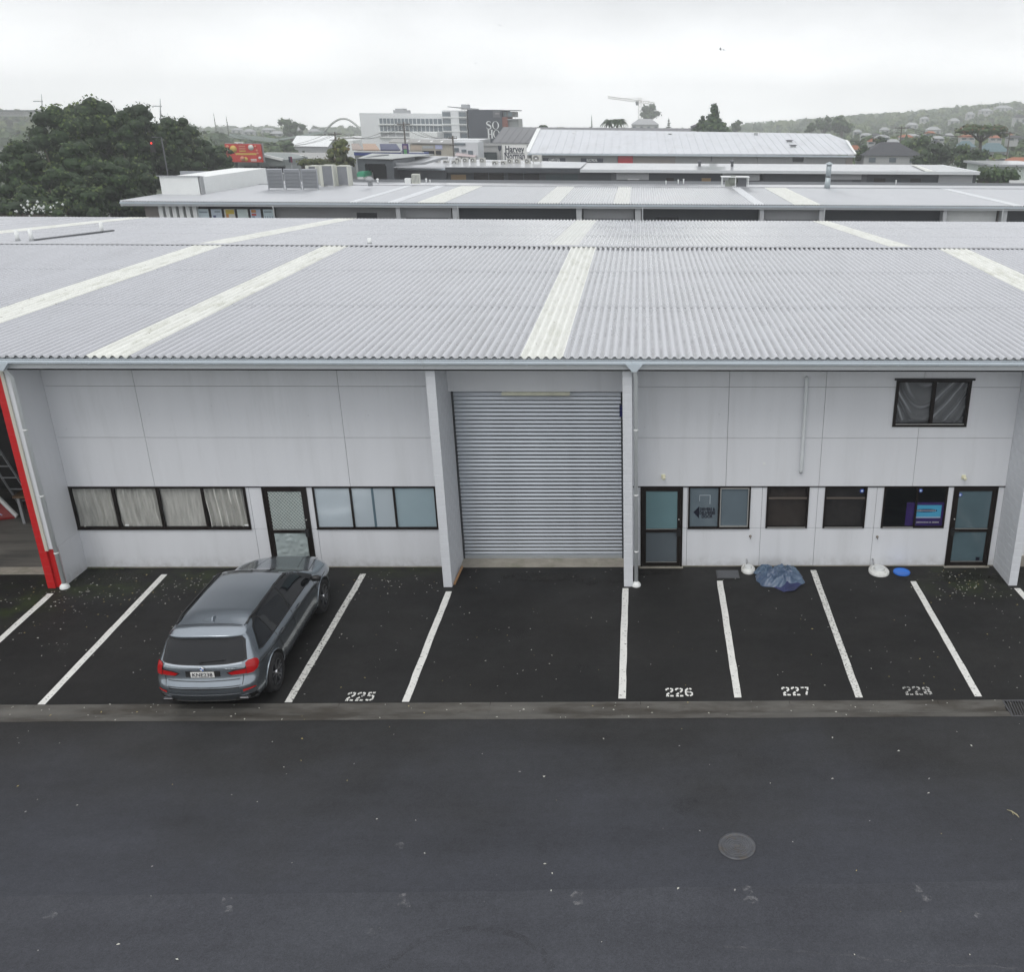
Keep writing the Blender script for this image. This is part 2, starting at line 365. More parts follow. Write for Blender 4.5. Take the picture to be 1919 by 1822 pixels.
while xx < gx0-.01:
    x2 = min(xx+3.0, gx0); ch.append((xx, x2-.006)); xx = x2
kerb = channel(*ch[0]).build('drain_channel', M_kerb); struct(kerb)
for a, b in ch[1:]: channel(a, b).build('channel_section', M_kerb, kerb)
channel(gx0+.75, gx0+8).build('channel_section', M_kerb, kerb)
MB().box(-30, 30, YR-.03, YB+.01, -.088, -.060).build('channel_bed', M_kerb, kerb)
gr = thing('drain_grate', 'black slotted iron drain grate set in the concrete channel', 'grate', (gx0+.37, YB-.25, 0))
M_iron = mat('cast_iron', (.085, .085, .09), .5, metal=.4, var=.2, vs=6)
MB().box(gx0, gx0+.74, YB-.04, YB, -.05, .004).box(gx0, gx0+.74, YR-.02, YR+.02, -.05, .004).box(gx0, gx0+.03, YR+.02, YB-.04, -.05, .004).box(gx0+.71, gx0+.74, YR+.02, YB-.04, -.05, .004).build('grate_frame', M_iron, gr)
for i in range(12):
    x = gx0+.06+i*.055; MB().bar((x-.03, YR+.02, -.008), (x+.03, YB-.04, -.008), .018, .025).build('bar', M_iron, gr)

# ---- painted marks
M_paint = mat('worn_road_paint', (.66, .66, .63), .6, var=.08, vs=4, col2=(.07, .07, .068), c2s=16, c2t=(.575, .66), bump=.3, bs=90)
M_paint3 = mat('scuffed_road_paint', (.60, .60, .57), .65, var=.1, vs=4, col2=(.06, .06, .058), c2s=18, c2t=(.53, .62), bump=.3, bs=90)
M_paint2 = mat('half_gone_road_paint', (.42, .42, .40), .7, var=.1, vs=4, col2=(.045, .045, .044), c2s=14, c2t=(.46, .58), bump=.3, bs=90)
def line(u0, v0, u1, v1, w=.15, m=M_paint):
    a = GP(u0, v0); b = GP(u1, v1); n = 14; vs = []
    for i in range(n+1):
        t = i/n; p = a.lerp(b, t); j = noise.noise(Vector((p.x*2, p.y*1.5, 1)))*.012; ww = w/2*(1+.12*noise.noise(Vector((p.x, p.y*2, 5))))
        vs += [(p.x-ww+j, p.y, .004), (p.x+ww+j, p.y, .004)]
    return MB().add(vs, [(2*i, 2*i+1, 2*i+3, 2*i+2) for i in range(n)]).build('painted_line', m, bay)
for q in [(-75, 1268, 95, 1113), (77, 1321, 308, 1077), (540, 1317, 681, 1076), (760, 1316, 841, 1109), (1166, 1310, 1172, 1103), (1383, 1308, 1349, 1089),
          (1610, 1308, 1524, 1069), (1834, 1306, 1711, 1090), (2085, 1305, 1906, 1103)]: line(*q, m=M_paint3 if q[0] in (1610, 540) else M_paint)
DIG = {'2': [[(.08, .92), (.12, 1.14), (.42, 1.2)], [(.58, 1.2), (.86, 1.1), (.86, .86), (.60, .64)], [(.44, .54), (.12, .26)], [(.06, .1), (.42, .1)], [(.56, .1), (.96, .1)]],
       '5': [[(.16, .72), (.16, 1.2), (.45, 1.2)], [(.57, 1.2), (.92, 1.2)], [(.30, .76), (.45, .78)], [(.58, .78), (.86, .66), (.86, .26), (.58, .1)], [(.44, .1), (.08, .16)]],
       '6': [[(.42, 1.2), (.14, .98), (.1, .62), (.14, .28), (.42, .1)], [(.58, .1), (.88, .26), (.88, .52), (.58, .70)], [(.58, 1.2), (.84, 1.08)], [(.30, .66), (.44, .70)]],
       '7': [[(.06, 1.18), (.42, 1.18)], [(.56, 1.18), (.94, 1.18), (.80, .80)], [(.72, .62), (.5, .08)]],
       '8': [[(.42, 1.2), (.14, 1.04), (.14, .82), (.42, .68)], [(.58, 1.2), (.86, 1.04), (.86, .82), (.58, .68)], [(.42, .56), (.1, .42), (.1, .24), (.42, .1)], [(.58, .56), (.9, .42), (.9, .24), (.58, .1)]]}
DIG['9'] = [[(1-x, 1.3-y) for x, y in s] for s in DIG['6']]
def ribbon(mb, pts, w, place):
    L_ = []; R_ = []
    for i, p in enumerate(pts):
        p = Vector(p); d = (Vector(pts[min(i+1, len(pts)-1)])-Vector(pts[max(i-1, 0)])).normalized(); n = Vector((-d.y, d.x))*w/2
        L_.append(place(p+n)); R_.append(place(p-n))
    k = len(pts); mb.add(L_+R_, [(i+1, i, k+i, k+i+1) for i in range(k-1)])
def number(s, u, v, m, w=.165, h=.31):
    c = GP(u, v); mb = MB()
    for k, ch_ in enumerate(s):
        ox = c.x+(k-(len(s)-1)/2)*w*1.2-w/2
        for st in DIG[ch_]: ribbon(mb, st, .23, lambda p: (ox+p.x*w, c.y-h/2+p.y/1.3*h, .004))
    o = mb.build('bay_number', m, bay)
    return o
number('225', 676, 1306, M_paint3); number('226', 1273, 1298, M_paint); number('227', 1491, 1296, M_paint); number('228', 1719, 1295, M_paint2); number('229', 1950, 1294, M_paint2)
# ---- manhole cover
mc = GP(1381, 1587); mh = thing('manhole_cover', 'round iron manhole cover with concentric rings set flush in the road', 'manhole cover', (mc.x, mc.y, 0))
M_mh = mat('worn_manhole_iron', (.085, .088, .097), .55, metal=.3, var=.2, vs=5, col2=(.09, .075, .06), c2s=6, c2t=(.5, .7))
prof = [(.305, .004), (.305, .013), (.262, .013), (.258, .006), (.246, .006)]
MB().lathe(prof, 40, (mc.x, mc.y, 0)).build('outer_rim', M_mh, mh)
prof = [(.245, .006)]
for k, r in enumerate([.225, .187, .149, .111, .073]): prof += [(r+.012, .007), (r+.010, .014), (r-.008, .014), (r-.010, .007)]
prof += [(.045, .007), (.043, .013), (.001, .013)]
MB().lathe(prof, 40, (mc.x, mc.y, 0), smooth=False).build('ringed_lid', M_mh, mh)
# ---- marks worn into the road: tyre arc and pale scuffs
def alpha_mat(name, col, sc, lo, hi, amax):
    m = bpy.data.materials.new(name); m.use_nodes = True; nt = m.node_tree; N = nt.nodes.new; L = nt.links.new; b = nt.nodes['Principled BSDF']
    b.inputs['Base Color'].default_value = (*col, 1); b.inputs['Roughness'].default_value = .6
    tc = N('ShaderNodeTexCoord'); n = N('ShaderNodeTexNoise'); n.inputs['Scale'].default_value = sc; n.inputs['Detail'].default_value = 6; n.inputs['Roughness'].default_value = .7; L(tc.outputs['Object'], n.inputs[0])
    r = N('ShaderNodeMapRange'); r.inputs[1].default_value = lo; r.inputs[2].default_value = hi; r.inputs[3].default_value = 0; r.inputs[4].default_value = amax; L(n.outputs[0], r.inputs[0]); L(r.outputs[0], b.inputs['Alpha'])
    return m
M_tyre = alpha_mat('tyre_rubber_trace', (.045, .046, .05), 5, .40, .75, .38)
M_scuff = alpha_mat('pale_scuff', (.24, .24, .25), 9, .46, .62, .45)
M_damp = alpha_mat('damp_dirt', (.020, .019, .017), 1.6, .42, .62, .7)
c = GP(870, 1850); c.y -= .1; mb = MB(); n = 44; vs = []
for i in range(n+1):
    a = R(20+140*i/n)
    for r in (1.02, 1.12): vs.append((c.x+r*1.15*math.cos(a), c.y+r*math.sin(a), .009))
mb.add(vs, [(2*i, 2*i+1, 2*i+3, 2*i+2) for i in range(n)]); mb.build('tyre_mark', M_tyre, lane)
for u, v in [(95, 1718), (430, 1705), (425, 1690), (758, 1697), (752, 1684), (1085, 1690), (1080, 1678), (1407, 1687), (1400, 1670), (1735, 1684), (1720, 1668), (700, 1745), (1835, 1716), (750, 1585)]:
    p = GP(u, v); mb = MB(); k = 14
    mb.poly([(p.x+random.uniform(.06, .13)*math.cos(2*math.pi*i/k), p.y+random.uniform(.05, .10)*math.sin(2*math.pi*i/k), .0085 if p.y < 11.6 else .004) for i in range(k)]); mb.build('paint_scuff', M_scuff, lane)
def crack(pts, w, m, parent, z=.0095):
    mb = MB(); P_ = [GP(*q) for q in pts]; L_ = []; R_ = []
    dn = []
    for a, b in zip(P_[:-1], P_[1:]):
        for k in range(8): q = a.lerp(b, k/8); n_ = noise.noise(Vector((q.x*4, q.y*4, 2)))*.05; dn.append(Vector((q.x+n_, q.y+n_*.8, z)))
    for i, q in enumerate(dn):
        d = (dn[min(i+1, len(dn)-1)]-dn[max(i-1, 0)]).normalized(); n_ = Vector((-d.y, d.x, 0))*w*random.uniform(.3, .7); L_.append(q+n_); R_.append(q-n_)
    k = len(dn); mb.add(L_+R_, [(i, i+1, k+i+1, k+i) for i in range(k-1)]); return mb.build('crack', m, parent)
M_crack = mat('dark_crack', (.012, .012, .012), .9); M_pcrack = alpha_mat('pale_crack', (.16, .16, .17), 6, .40, .7, .35)
crack([(1355, 1776), (1500, 1786), (1640, 1800), (1800, 1812), (1919, 1816)], .035, M_pcrack, lane)
crack([(1330, 1290), (1350, 1240), (1358, 1200), (1352, 1165)], .012, M_pcrack, bay, .0065)
M_oil = alpha_mat('oil_spot', (.014, .014, .015), 5, .42, .80, .35)
for k, (u, v, r_) in enumerate([(1340, 1417, .10), (1386, 1417, .06), (1283, 1510, .26), (965, 1405, .05), (700, 1240, .22), (1310, 1195, .16), (1560, 1230, .2), (980, 1190, .25), (1090, 1250, .15)]):
    c = GP(u, v); MB().poly([(c.x+r_*random.uniform(.7, 1.1)*math.cos(2*math.pi*j/16), c.y+r_*random.uniform(.6, 1)*math.sin(2*math.pi*j/16), .0024+.0001*k) for j in range(16)]).build('oil_spot', M_oil, bay if c.y > 16 else road)
for i, (u, v, rx, ry) in enumerate([(1215, 1072, .8, .25), (1770, 1082, 1.4, .35), (1120, 1090, .7, .22), (200, 1085, 1.5, .4), (1900, 1085, .8, .4), (1010, 1082, 1.2, .3)]):
    p = GP(u, v); k = 20
    if abs(p.y-15.75) < ry+.3: continue
    MB().poly([(p.x+rx*random.uniform(.7, 1)*math.cos(2*math.pi*j/k), min(p.y+ry*random.uniform(.7, 1)*math.sin(2*math.pi*j/k), YW-.05), .0021+.0001*i) for j in range(k)]).build('damp_stain', M_damp, bay if p.y > 16 else road)

# ================================================================== warehouse
B1 = thing('warehouse_unit_block', 'long pale grey warehouse with corrugated roof and steel roller door behind the parking bays', 'warehouse', (-2, 30, 0))
def fx(u, v, Y=YW): return WP(u, v, Y).x
Z1, Z2, Z3, Z4 = WP(1240, 990, YW).z, WP(1240, 911, YW).z, WP(1240, 820, YW).z, WP(1240, 724.5, YW).z
ZE = WP(1000, 692, 20.9).z           # underside of the fascia
ZT = ZE+.02
XR0, XR1 = WP(91, 1108, YF).x, WP(91, 1108, YF).x+.19
XC0, XC1 = WP(831.3, 1100, YF).x, WP(847.5, 1100, YF).x
XD0, XD1 = WP(1169.3, 1098, YF).x, WP(1186, 1098, YF).x
XT0, XT1 = WP(1889.8, 1098, YF).x, WP(1905.7, 1098, YF).x
XG = XR1+.16                         # where the pale unit begins beside the red one
W_ = {}
W_['curtain_strip'] = (fx(145.8, 991), fx(471.8, 991), Z1, Z2)
W_['door1'] = (fx(509.6, 1040), fx(591.5, 1043), 0, Z2)
W_['filmed'] = (fx(595, 990), fx(822.5, 990), Z1, Z2)
W_['door2'] = (fx(1200.5, 985), fx(1279, 985), 0, Z2)
W_['sign'] = (fx(1288.8, 988), fx(1404, 988), Z1, Z2)
W_['dark1'] = (fx(1434, 988), fx(1512, 988), Z1, Z2)
W_['dark2'] = (fx(1541, 988), fx(1619, 988), Z1, Z2)
W_['poster'] = (fx(1650, 988), fx(1768, 988), Z1, Z2)
W_['door3'] = (fx(1769.5, 1060), fx(1849.5, 1060), 0, Z2)
zu0, zu1 = WP(1740, 799, YW).z, WP(1740, 710, YW).z
W_['upper'] = (fx(1671, 799), fx(1809.7, 799), zu0, zu1)
holes = list(W_.values())
# backing wall behind the cladding, with real openings
HOLE2 = holes+[(XC0+.05, XD1-.05, -.2, ZT+.1)]
mb = MB()
for a, b, c_, d in cut_rects(XG, XT1+.0, 0, ZT, HOLE2): mb.box(a, b, YW+.022, YW+.16, c_, d)
mb.build('backing_wall', M_lead, B1)
# cladding sheets, 20 mm thick, 8 mm joints; the upper sheets stand 25 mm proud of the lower ones
def sheet(x0, x1, z0, z1, y=YW, lab=None):
    g = .0045; hs = [(a-.0, b+.0, c_, d) for a, b, c_, d in holes]
    rs = cut_rects(x0+g, x1-g, z0+g, z1-g, hs); hi = z1 > Z2+.1; mb = MB()
    for a, b, c_, d in rs:
        if b-a > .01 and d-c_ > .01:
            mb.box(a, b, y, y+.018, c_, d)
            if not hi: mb.build('cladding_panel', M_wall, B1); mb = MB()
    if mb.v: mb.build('cladding_panel', M_wall, B1)
jl = [XG+.02, fx(291, 910), fx(657, 910), XC0]
jr = [XD1, fx(1360, 910), fx(1534, 910), fx(1709.5, 910), XT0]
jr2 = [XD1, W_['door2'][0], W_['sign'][0]-.02, fx(1424, 1020), fx(1526, 1020), fx(1634, 1020), W_['door3'][0], XT0]
jl2 = [XG+.02, W_['curtain_strip'][0], W_['curtain_strip'][1]+.08, W_['door1'][0], W_['filmed'][0], XC0]
for js in (jl, jr):
    for a, b in zip(js[:-1], js[1:]):
        sheet(a, b, Z2, Z3, YW-.025); sheet(a, b, Z3, Z4, YW-.025); sheet(a, b, Z4, ZT, YW-.025)
for js in (jl2, jr2):
    for a, b in zip(js[:-1], js[1:]):
        sheet(a, b, Z1, Z2); sheet(a, b, .03, Z1)
# dark strip that paints the shadow line below the upper sheets
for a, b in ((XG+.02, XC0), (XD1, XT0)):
    MB().box(a, b, YW-.032, YW+.0, Z2-.022, Z2+.003).build('shadow_strip', M_frame, B1)
    mb = MB()
    for p, q, c_, d in cut_rects(a, b, -.02, .045, [h for h in holes if h[2] == 0]): mb.box(p, q, YW+.003, YW+.03, c_, d)
    mb.build('base_strip', M_conc, B1)
    mb = MB(); x = a+.3
    while x < b-.2:
        mb.lathe([(.008, 0), (.008, .003), (0, .004)], 6, (x, YW-.029, Z3+random.uniform(.2, 1.0)), 'y'); x += random.uniform(1.2, 2.6)
    o = mb.build('fixings', M_grey, B1); o['kind'] = 'stuff'
# interiors behind the glass (dark rooms)
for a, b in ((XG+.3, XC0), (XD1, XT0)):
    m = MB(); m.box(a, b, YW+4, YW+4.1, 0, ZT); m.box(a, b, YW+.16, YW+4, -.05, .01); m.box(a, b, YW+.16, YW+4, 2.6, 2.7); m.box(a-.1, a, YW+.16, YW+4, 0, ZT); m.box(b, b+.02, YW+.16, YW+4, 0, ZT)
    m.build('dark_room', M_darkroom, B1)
MB().box(XT0, XT1, YF+.01, YW+.2, ZT-.06, ZT-.055).build('soffit_strip', M_fascia, B1)

# ---- wing walls: single skin of painted blocks laid in stretcher bond
bl_cache = {}
def block_mesh(w, ln, m):
    k = (round(w, 3), round(ln, 3), m.name)
    if k not in bl_cache:
        o = MB().box(-w/2, w/2, 0, ln, 0, .195).build('tmp', m); bevel(o, .004, 1); bl_cache[k] = o.data; bpy.data.objects.remove(o)
    return bl_cache[k]
def wing_wall(x0, x1, m, label=None, y1=YW, m_core=None):
    wl = MB().box(x0+.006, x1-.006, YF+.006, y1+.10, 0, ZT).build('wing_wall', m_core or m, B1)
    if label: wl['label'] = label
    w = x1-x0; n = int(ZT/.2); D = y1-YF
    for c_ in range(n+1):
        z = c_*.2; y = 0; first = (c_ % 2 == 1)
        while y < D-.01:
            ln = .2 if first else .4; first = False; ln = min(ln, D-y)
            if z+.195 < ZT-.005:
                o = bpy.data.objects.new('block', block_mesh(w, ln-.005, m)); COL.objects.link(o); o.parent = wl
                o.location = ((x0+x1)/2+random.uniform(-.0008, .0008), YF+y, z)
            y += ln
    return wl
wing_wall(XR0, XR1, M_red, 'bright red wing wall at the left end of the pale unit')
wing_wall(XC0, XC1, M_block, 'grey wing wall left of the roller door', y1=22.66)
wing_wall(XD0, XD1, M_block, 'grey wing wall right of the roller door with a downpipe', y1=22.66)
wing_wall(XT0, XT1, M_block, 'grey wing wall right of the third door')
# pale lining on the right side of the red wall, down to a metre above the ground
MB().box(XR1+.004, XG+.02, YF+.03, YW+.16, 1.05, ZT).box(XR1+.004, XG+.02, YF+.20, YW+.16, 0, 1.047).build('lining_board', M_wall, B1)
MB().box(XR1-.02, XR1+.055, YF-.012, YF+.028, 1.02, ZT).build('lining_edge', mat('cream_trim', (.55, .53, .46), .5), B1)
MB().box(XR1+.001, XG-.02, YF+.06, YF+.198, 0, 1.046).build('red_return', M_red, B1)

# ---- windows
def pane_surface(x0, x1, z0, z1, y, dy=.006): return MB().box(x0, x1, y, y+dy, z0, z1)
def frame_mesh(x0, x1, z0, z1, divs, w=.05, y0=YW-.03, y1=YW+.05, wb=None):
    mb = MB(); wb = wb or w
    mb.box(x0, x1, y0, y1, z1-w, z1).box(x0, x1, y0, y1, z0, z0+wb)
    mb.box(x0, x0+w, y0, y1, z0+wb, z1-w).box(x1-w, x1, y0, y1, z0+wb, z1-w)
    for d in divs: mb.box(d-w*.55, d+w*.55, y0, y1, z0+wb, z1-w)
    return mb
M_curt = mat('dusty_net_curtain', (.68, .68, .64), .9, var=.22, vs=3, stretch=(5, 1, .6))
M_film = mat('hanging_plastic', (.62, .66, .68), .22, var=.1, vs=4, spec=.6)
def curtain(parent, x0, x1, z0, z1, y, seed, m=M_curt, gather=.0, amp=1.0):
    mb = MB(); nx_, nz_ = int((x1-x0)/.018), 8; vs = []
    for j in range(nz_+1):
        t = j/nz_
        for i in range(nx_+1):
            s = i/nx_; x = x0+(x1-x0)*s
            xx_ = x+.05*math.sin(seed+t*3)*gather*(1-t)
            d = 1.5*amp*(.022*math.sin(x*(30+9*amp)+seed+1.5*math.sin(x*7+seed)+t*.8)+.014*math.sin(x*71+seed*2+t*2))+.05*noise.noise(Vector((x*4, t*2, seed)))
            vs.append((xx_, y+d, z0+(z1-z0)*t))
    mb.add(vs, [(j*(nx_+1)+i, j*(nx_+1)+i+1, (j+1)*(nx_+1)+i+1, (j+1)*(nx_+1)+i) for j in range(nz_) for i in range(nx_)], 0, True)
    return mb.build('curtain', m, parent)
def window(key, divs, kinds, w=.05, sash=()):
    x0, x1, z0, z1 = W_[key]; f = frame_mesh(x0, x1, z0, z1, divs, w).build('window', M_frame, B1)
    MB().box(x0-.01, x1+.01, YW-.045, YW-.031, z0-.012, z0+.012).build('sill', M_frame, f)
    e = [x0+w*.45]+list(divs)+[x1-w*.45]
    for k in range(len(e)-1):
        a, b = e[k]+w*.55, e[k+1]-w*.55; kd = kinds[k]
        if k in sash:   # bright metal sash of an opening light
            sm = MB(); s_ = .022; za, zb = z0+w, z1-w
            sm.box(a, b, YW-.04, YW-.01, za, za+s_*1.3).box(a, b, YW-.04, YW-.01, zb-s_, zb).box(a, a+s_, YW-.04, YW-.01, za+s_*1.3, zb-s_).box(b-s_, b, YW-.04, YW-.01, za+s_*1.3, zb-s_); sm.build('sash', M_alu, f)
        if kd == 'frost': pane_surface(a, b, z0+w, z1-w, YW+.008).build('pane', M_frost, f)
        elif kd == 'film': pane_surface(a, b, z0+w, z1-w, YW+.008).build('pane', M_frost2, f)
        elif kd == 'dark': pane_surface(a, b, z0+w, z1-w, YW+.008).build('pane', M_glass, f)
        elif kd == 'curtain':
            pane_surface(a, b, z0+w, z1-w, YW+.008).build('pane', M_glass, f); curtain(f, a-.02, b+.02, z0+.02, z1-.03, YW+.07, k*2.3, gather=1, amp=(1, .75, .22, 1.35)[k])
    return f
x0, x1, z0, z1 = W_['curtain_strip']
f1 = window('curtain_strip', [fx(227, 991), fx(309, 991), fx(391.5, 991)], ['curtain']*4, .055)
for u, v, q in ((238, 985, .1), (462, 985, .1)):
    p = WP(u, v, YW); MB().box(p.x-.05, p.x+.05, YW+.004, YW+.007, p.z-.02, p.z+.03).build('sticker', M_white, f1)
f2 = window('filmed', [fx(665, 990), fx(745, 990)], ['film', 'film', 'frost'], .045)
MB().box(fx(705, 990)-.03, fx(705, 990)+.03, YW+.003, YW+.0075, Z1+.05, Z2-.05).build('film_gap', mat('gap_in_film', (.10, .15, .18), .15), f2)
M_frost, M_keep = mat('slate_filmed_glass', (.12, .155, .18), .12, var=.05, vs=1.5, spec=.5), M_frost
f3 = window('sign', [fx(1346, 988)], ['frost', 'frost'], .045, sash=(1,)); M_frost = M_keep
# lettering on the left pane: arrow and three rows of dark vinyl
M_vinyl = mat('dark_vinyl', (.006, .007, .02), .35)
def zp(u, v, Y=YW): p = WP(u, v, Y); return p.x, p.z
ax, az = zp(1299.5, 960.5); bx, bz1 = zp(1310.5, 949); _, bz0 = zp(1310.5, 972)
MB().prism([(ax, YW+.003, az), (bx, YW+.003, bz0), (bx, YW+.003, bz1)], (0, .004, 0)).build('arrow', M_vinyl, f3)
for s_, u, v, sz in (('DRIVERS &', 1325.5, 955, .118), ('DELIVERIES', 1325.5, 962, .118), ('DOOR', 1325, 968.5, .118)):
    x_, z_ = zp(u, v); text('lettering', s_, sz, (x_, YW+.004, z_), (1, 0, 0), (0, 0, 1), M_vinyl, f3, bold=.004, sx=.70 if len(s_) > 5 else .8)
lx, lz = zp(1311, 929); rx_, rz = zp(1331, 945)
MB().box(lx, rx_, YW+.003, YW+.006, lz, lz+.012).box(rx_-.014, rx_, YW+.003, YW+.006, rz, lz-.001).box(lx, lx+.01, YW+.003, YW+.006, rz+.08, lz-.001).build('tape_outline', M_frost2, f3)
def dark_window(key, board):
    x0, x1, z0, z1 = W_[key]; f = frame_mesh(x0, x1, z0, z1, [], .045).build('window', M_frame, B1)
    zt = z0+(z1-z0)*.70
    MB().box(x0+.045, x1-.045, YW-.02, YW+.03, zt, zt+.035).build('transom', mat('brown_transom', (.12, .10, .085), .4), f)
    pane_surface(x0+.045, x1-.045, z0+.045, zt, YW+.008).build('pane', M_glass, f); pane_surface(x0+.045, x1-.045, zt+.035, z1-.045, YW+.008).build('pane', M_glass, f)
    MB().box(x0+.05, x1-.05, YW-.038, YW-.012, z0+.012, z0+.040).build('sill_rail', M_alu, f)
    MB().box(x0+.03, x1-.03, YW+.12, YW+.14, z0, z1).build('blind', mat('dark_blind', (.035, .030, .028), .8, var=.3, vs=6) if not board else mat('brown_board', (.055, .042, .035), .8, var=.3, vs=3), f)
    return f
d1 = dark_window('dark1', True); d2 = dark_window('dark2', False)
M_blue = mat('blue_sticker', (.05, .10, .42), .4); M_pale = mat('pale_print', (.55, .65, .85), .4)
def sticker(parent, u, v, r=.055):
    p = WP(u, v, YW); MB().lathe([(r, 0), (r, -.003), (0, -.003)], 18, (p.x, YW+.006, p.z), 'y').build('round_sticker', M_blue, parent)
    MB().lathe([(r*.5, -.0035), (0, -.0035)], 12, (p.x, YW+.006, p.z), 'y').build('sticker_centre', M_pale, parent)
sticker(d2, 1615.5, 920.5)
x0, x1, z0, z1 = W_['poster']; xm = fx(1712, 988)
f6 = frame_mesh(x0, x1, z0, z1, [xm], .045).build('window', M_frame, B1)
pane_surface(x0+.045, xm-.025, z0+.045, z1-.045, YW+.008).build('pane', M_glass, f6); pane_surface(xm+.025, x1-.045, z0+.045, z1-.045, YW+.008).build('pane', M_glass, f6)
MB().box(x0+.05, xm-.03, YW-.038, YW-.012, z0+.012, z0+.040).build('sill_rail', M_alu, f6)
sticker(f6, 1725.5, 920)
# poster standing inside the right-hand light
YP = YW+.022
pl = WP(1700, 942, YP); pr = WP(1767, 985, YP)
po = thing('window_poster', 'purple shop poster with sky blue panel standing inside the window beside the third door', 'poster', (pl.x, YP, Z1))
MB().box(pl.x, min(pr.x, x1-.02), YP, YP+.012, Z1+.05, pl.z).build('poster_board', mat('purple_print', (.045, .018, .16), .4, var=.2, vs=5), po)
a = WP(1716, 947, YP); b_ = WP(1762, 971, YP)
MB().box(a.x, b_.x, YP-.003, YP-.0005, b_.z, a.z).build('blue_panel', mat('sky_blue_print', (.10, .52, .82), .4), po)
MB().box(a.x, b_.x, YP-.005, YP-.0032, b_.z, b_.z+.035).build('white_strip', M_pale, po)
c1 = WP(1735, 957, YP); el = [(c1.x+.30*math.cos(t*math.pi/12), YP-.006, c1.z+.045*math.sin(t*math.pi/12)) for t in range(24)]
MB().prism(el[::-1], (0, .002, 0)).build('oval', mat('navy_print', (.01, .02, .14), .4), po)
mb = MB()
for k in range(18):    # writing too small to read: short uneven white strokes
    x_ = c1.x-.24+k*.028; h_ = random.uniform(.022, .040); mb.box(x_, x_+.017, YP-.0075, YP-.0062, c1.z-h_/2, c1.z+h_/2)
c2 = WP(1738, 979, YP)
for k in range(24):
    if k in (13, 16): continue
    x_ = c2.x-.29+k*.0245; h_ = random.uniform(.026, .036); mb.box(x_, x_+.017, YP-.0035, YP-.001, c2.z-h_/2, c2.z+h_/2)
mb.build('small_print', M_white, po)
# upper window with hanging plastic
x0, x1, z0, z1 = W_['upper']; xm = fx(1742, 799)
f7 = frame_mesh(x0, x1, z0, z1, [xm], .075, YW-.06, YW+.05).build('window', M_frame, B1)
MB().box(x0-.06, x1+.06, YW-.09, YW-.061, z1-.02, z1+.03).build('head_flashing', M_black, f7)
pane_surface(x0+.07, x1-.07, z0+.07, z1-.07, YW-.02).build('pane', M_glass, f7)
MB().box(x0+.075, x1-.075, YW-.068, YW-.0605, z0+.062, z0+.082).build('sill_rail', M_alu, f7)
mb = MB(); n1, n2 = 80, 54; vs = []
for j in range(n2+1):
    t = j/n2
    for i in range(n1+1):
        s = i/n1; sag = 4*(s-.45)*(s-.45); q = t*4.6 - 3.6*sag + .5*math.sin(s*5)+.7*noise.noise(Vector((s*2, t*2, 0)))
        d = .11*abs(math.sin(q*1.7))**2.5*(1 if t > .08 else .3)+.004*math.sin(s*34+t*12)
        vs.append((x0+.05+(x1-x0-.1)*s, YW+.125-d-.02*noise.noise(Vector((s*5, t*5, 2))), z0+.04+(z1-z0-.08)*t))
mb.add(vs, [(j*(n1+1)+i, j*(n1+1)+i+1, (j+1)*(n1+1)+i+1, (j+1)*(n1+1)+i) for j in range(n2) for i in range(n1)], 0, True)
M_plas = mat('sagging_plastic', (.72, .75, .78), .15, spec=.8)
nt = M_plas.node_tree; lw_ = nt.nodes.new('ShaderNodeLayerWeight'); lw_.inputs[0].default_value = .5    # thin film: clear face on, milky where it folds away
mr_ = nt.nodes.new('ShaderNodeMapRange'); mr_.inputs[1].default_value = .28; mr_.inputs[2].default_value = .60; mr_.inputs[3].default_value = .34; mr_.inputs[4].default_value = 1.0
nt.links.new(lw_.outputs['Facing'], mr_.inputs[0]); nt.links.new(mr_.outputs[0], nt.nodes['Principled BSDF'].inputs['Alpha'])
mb.build('hanging_plastic', M_plas, f7)

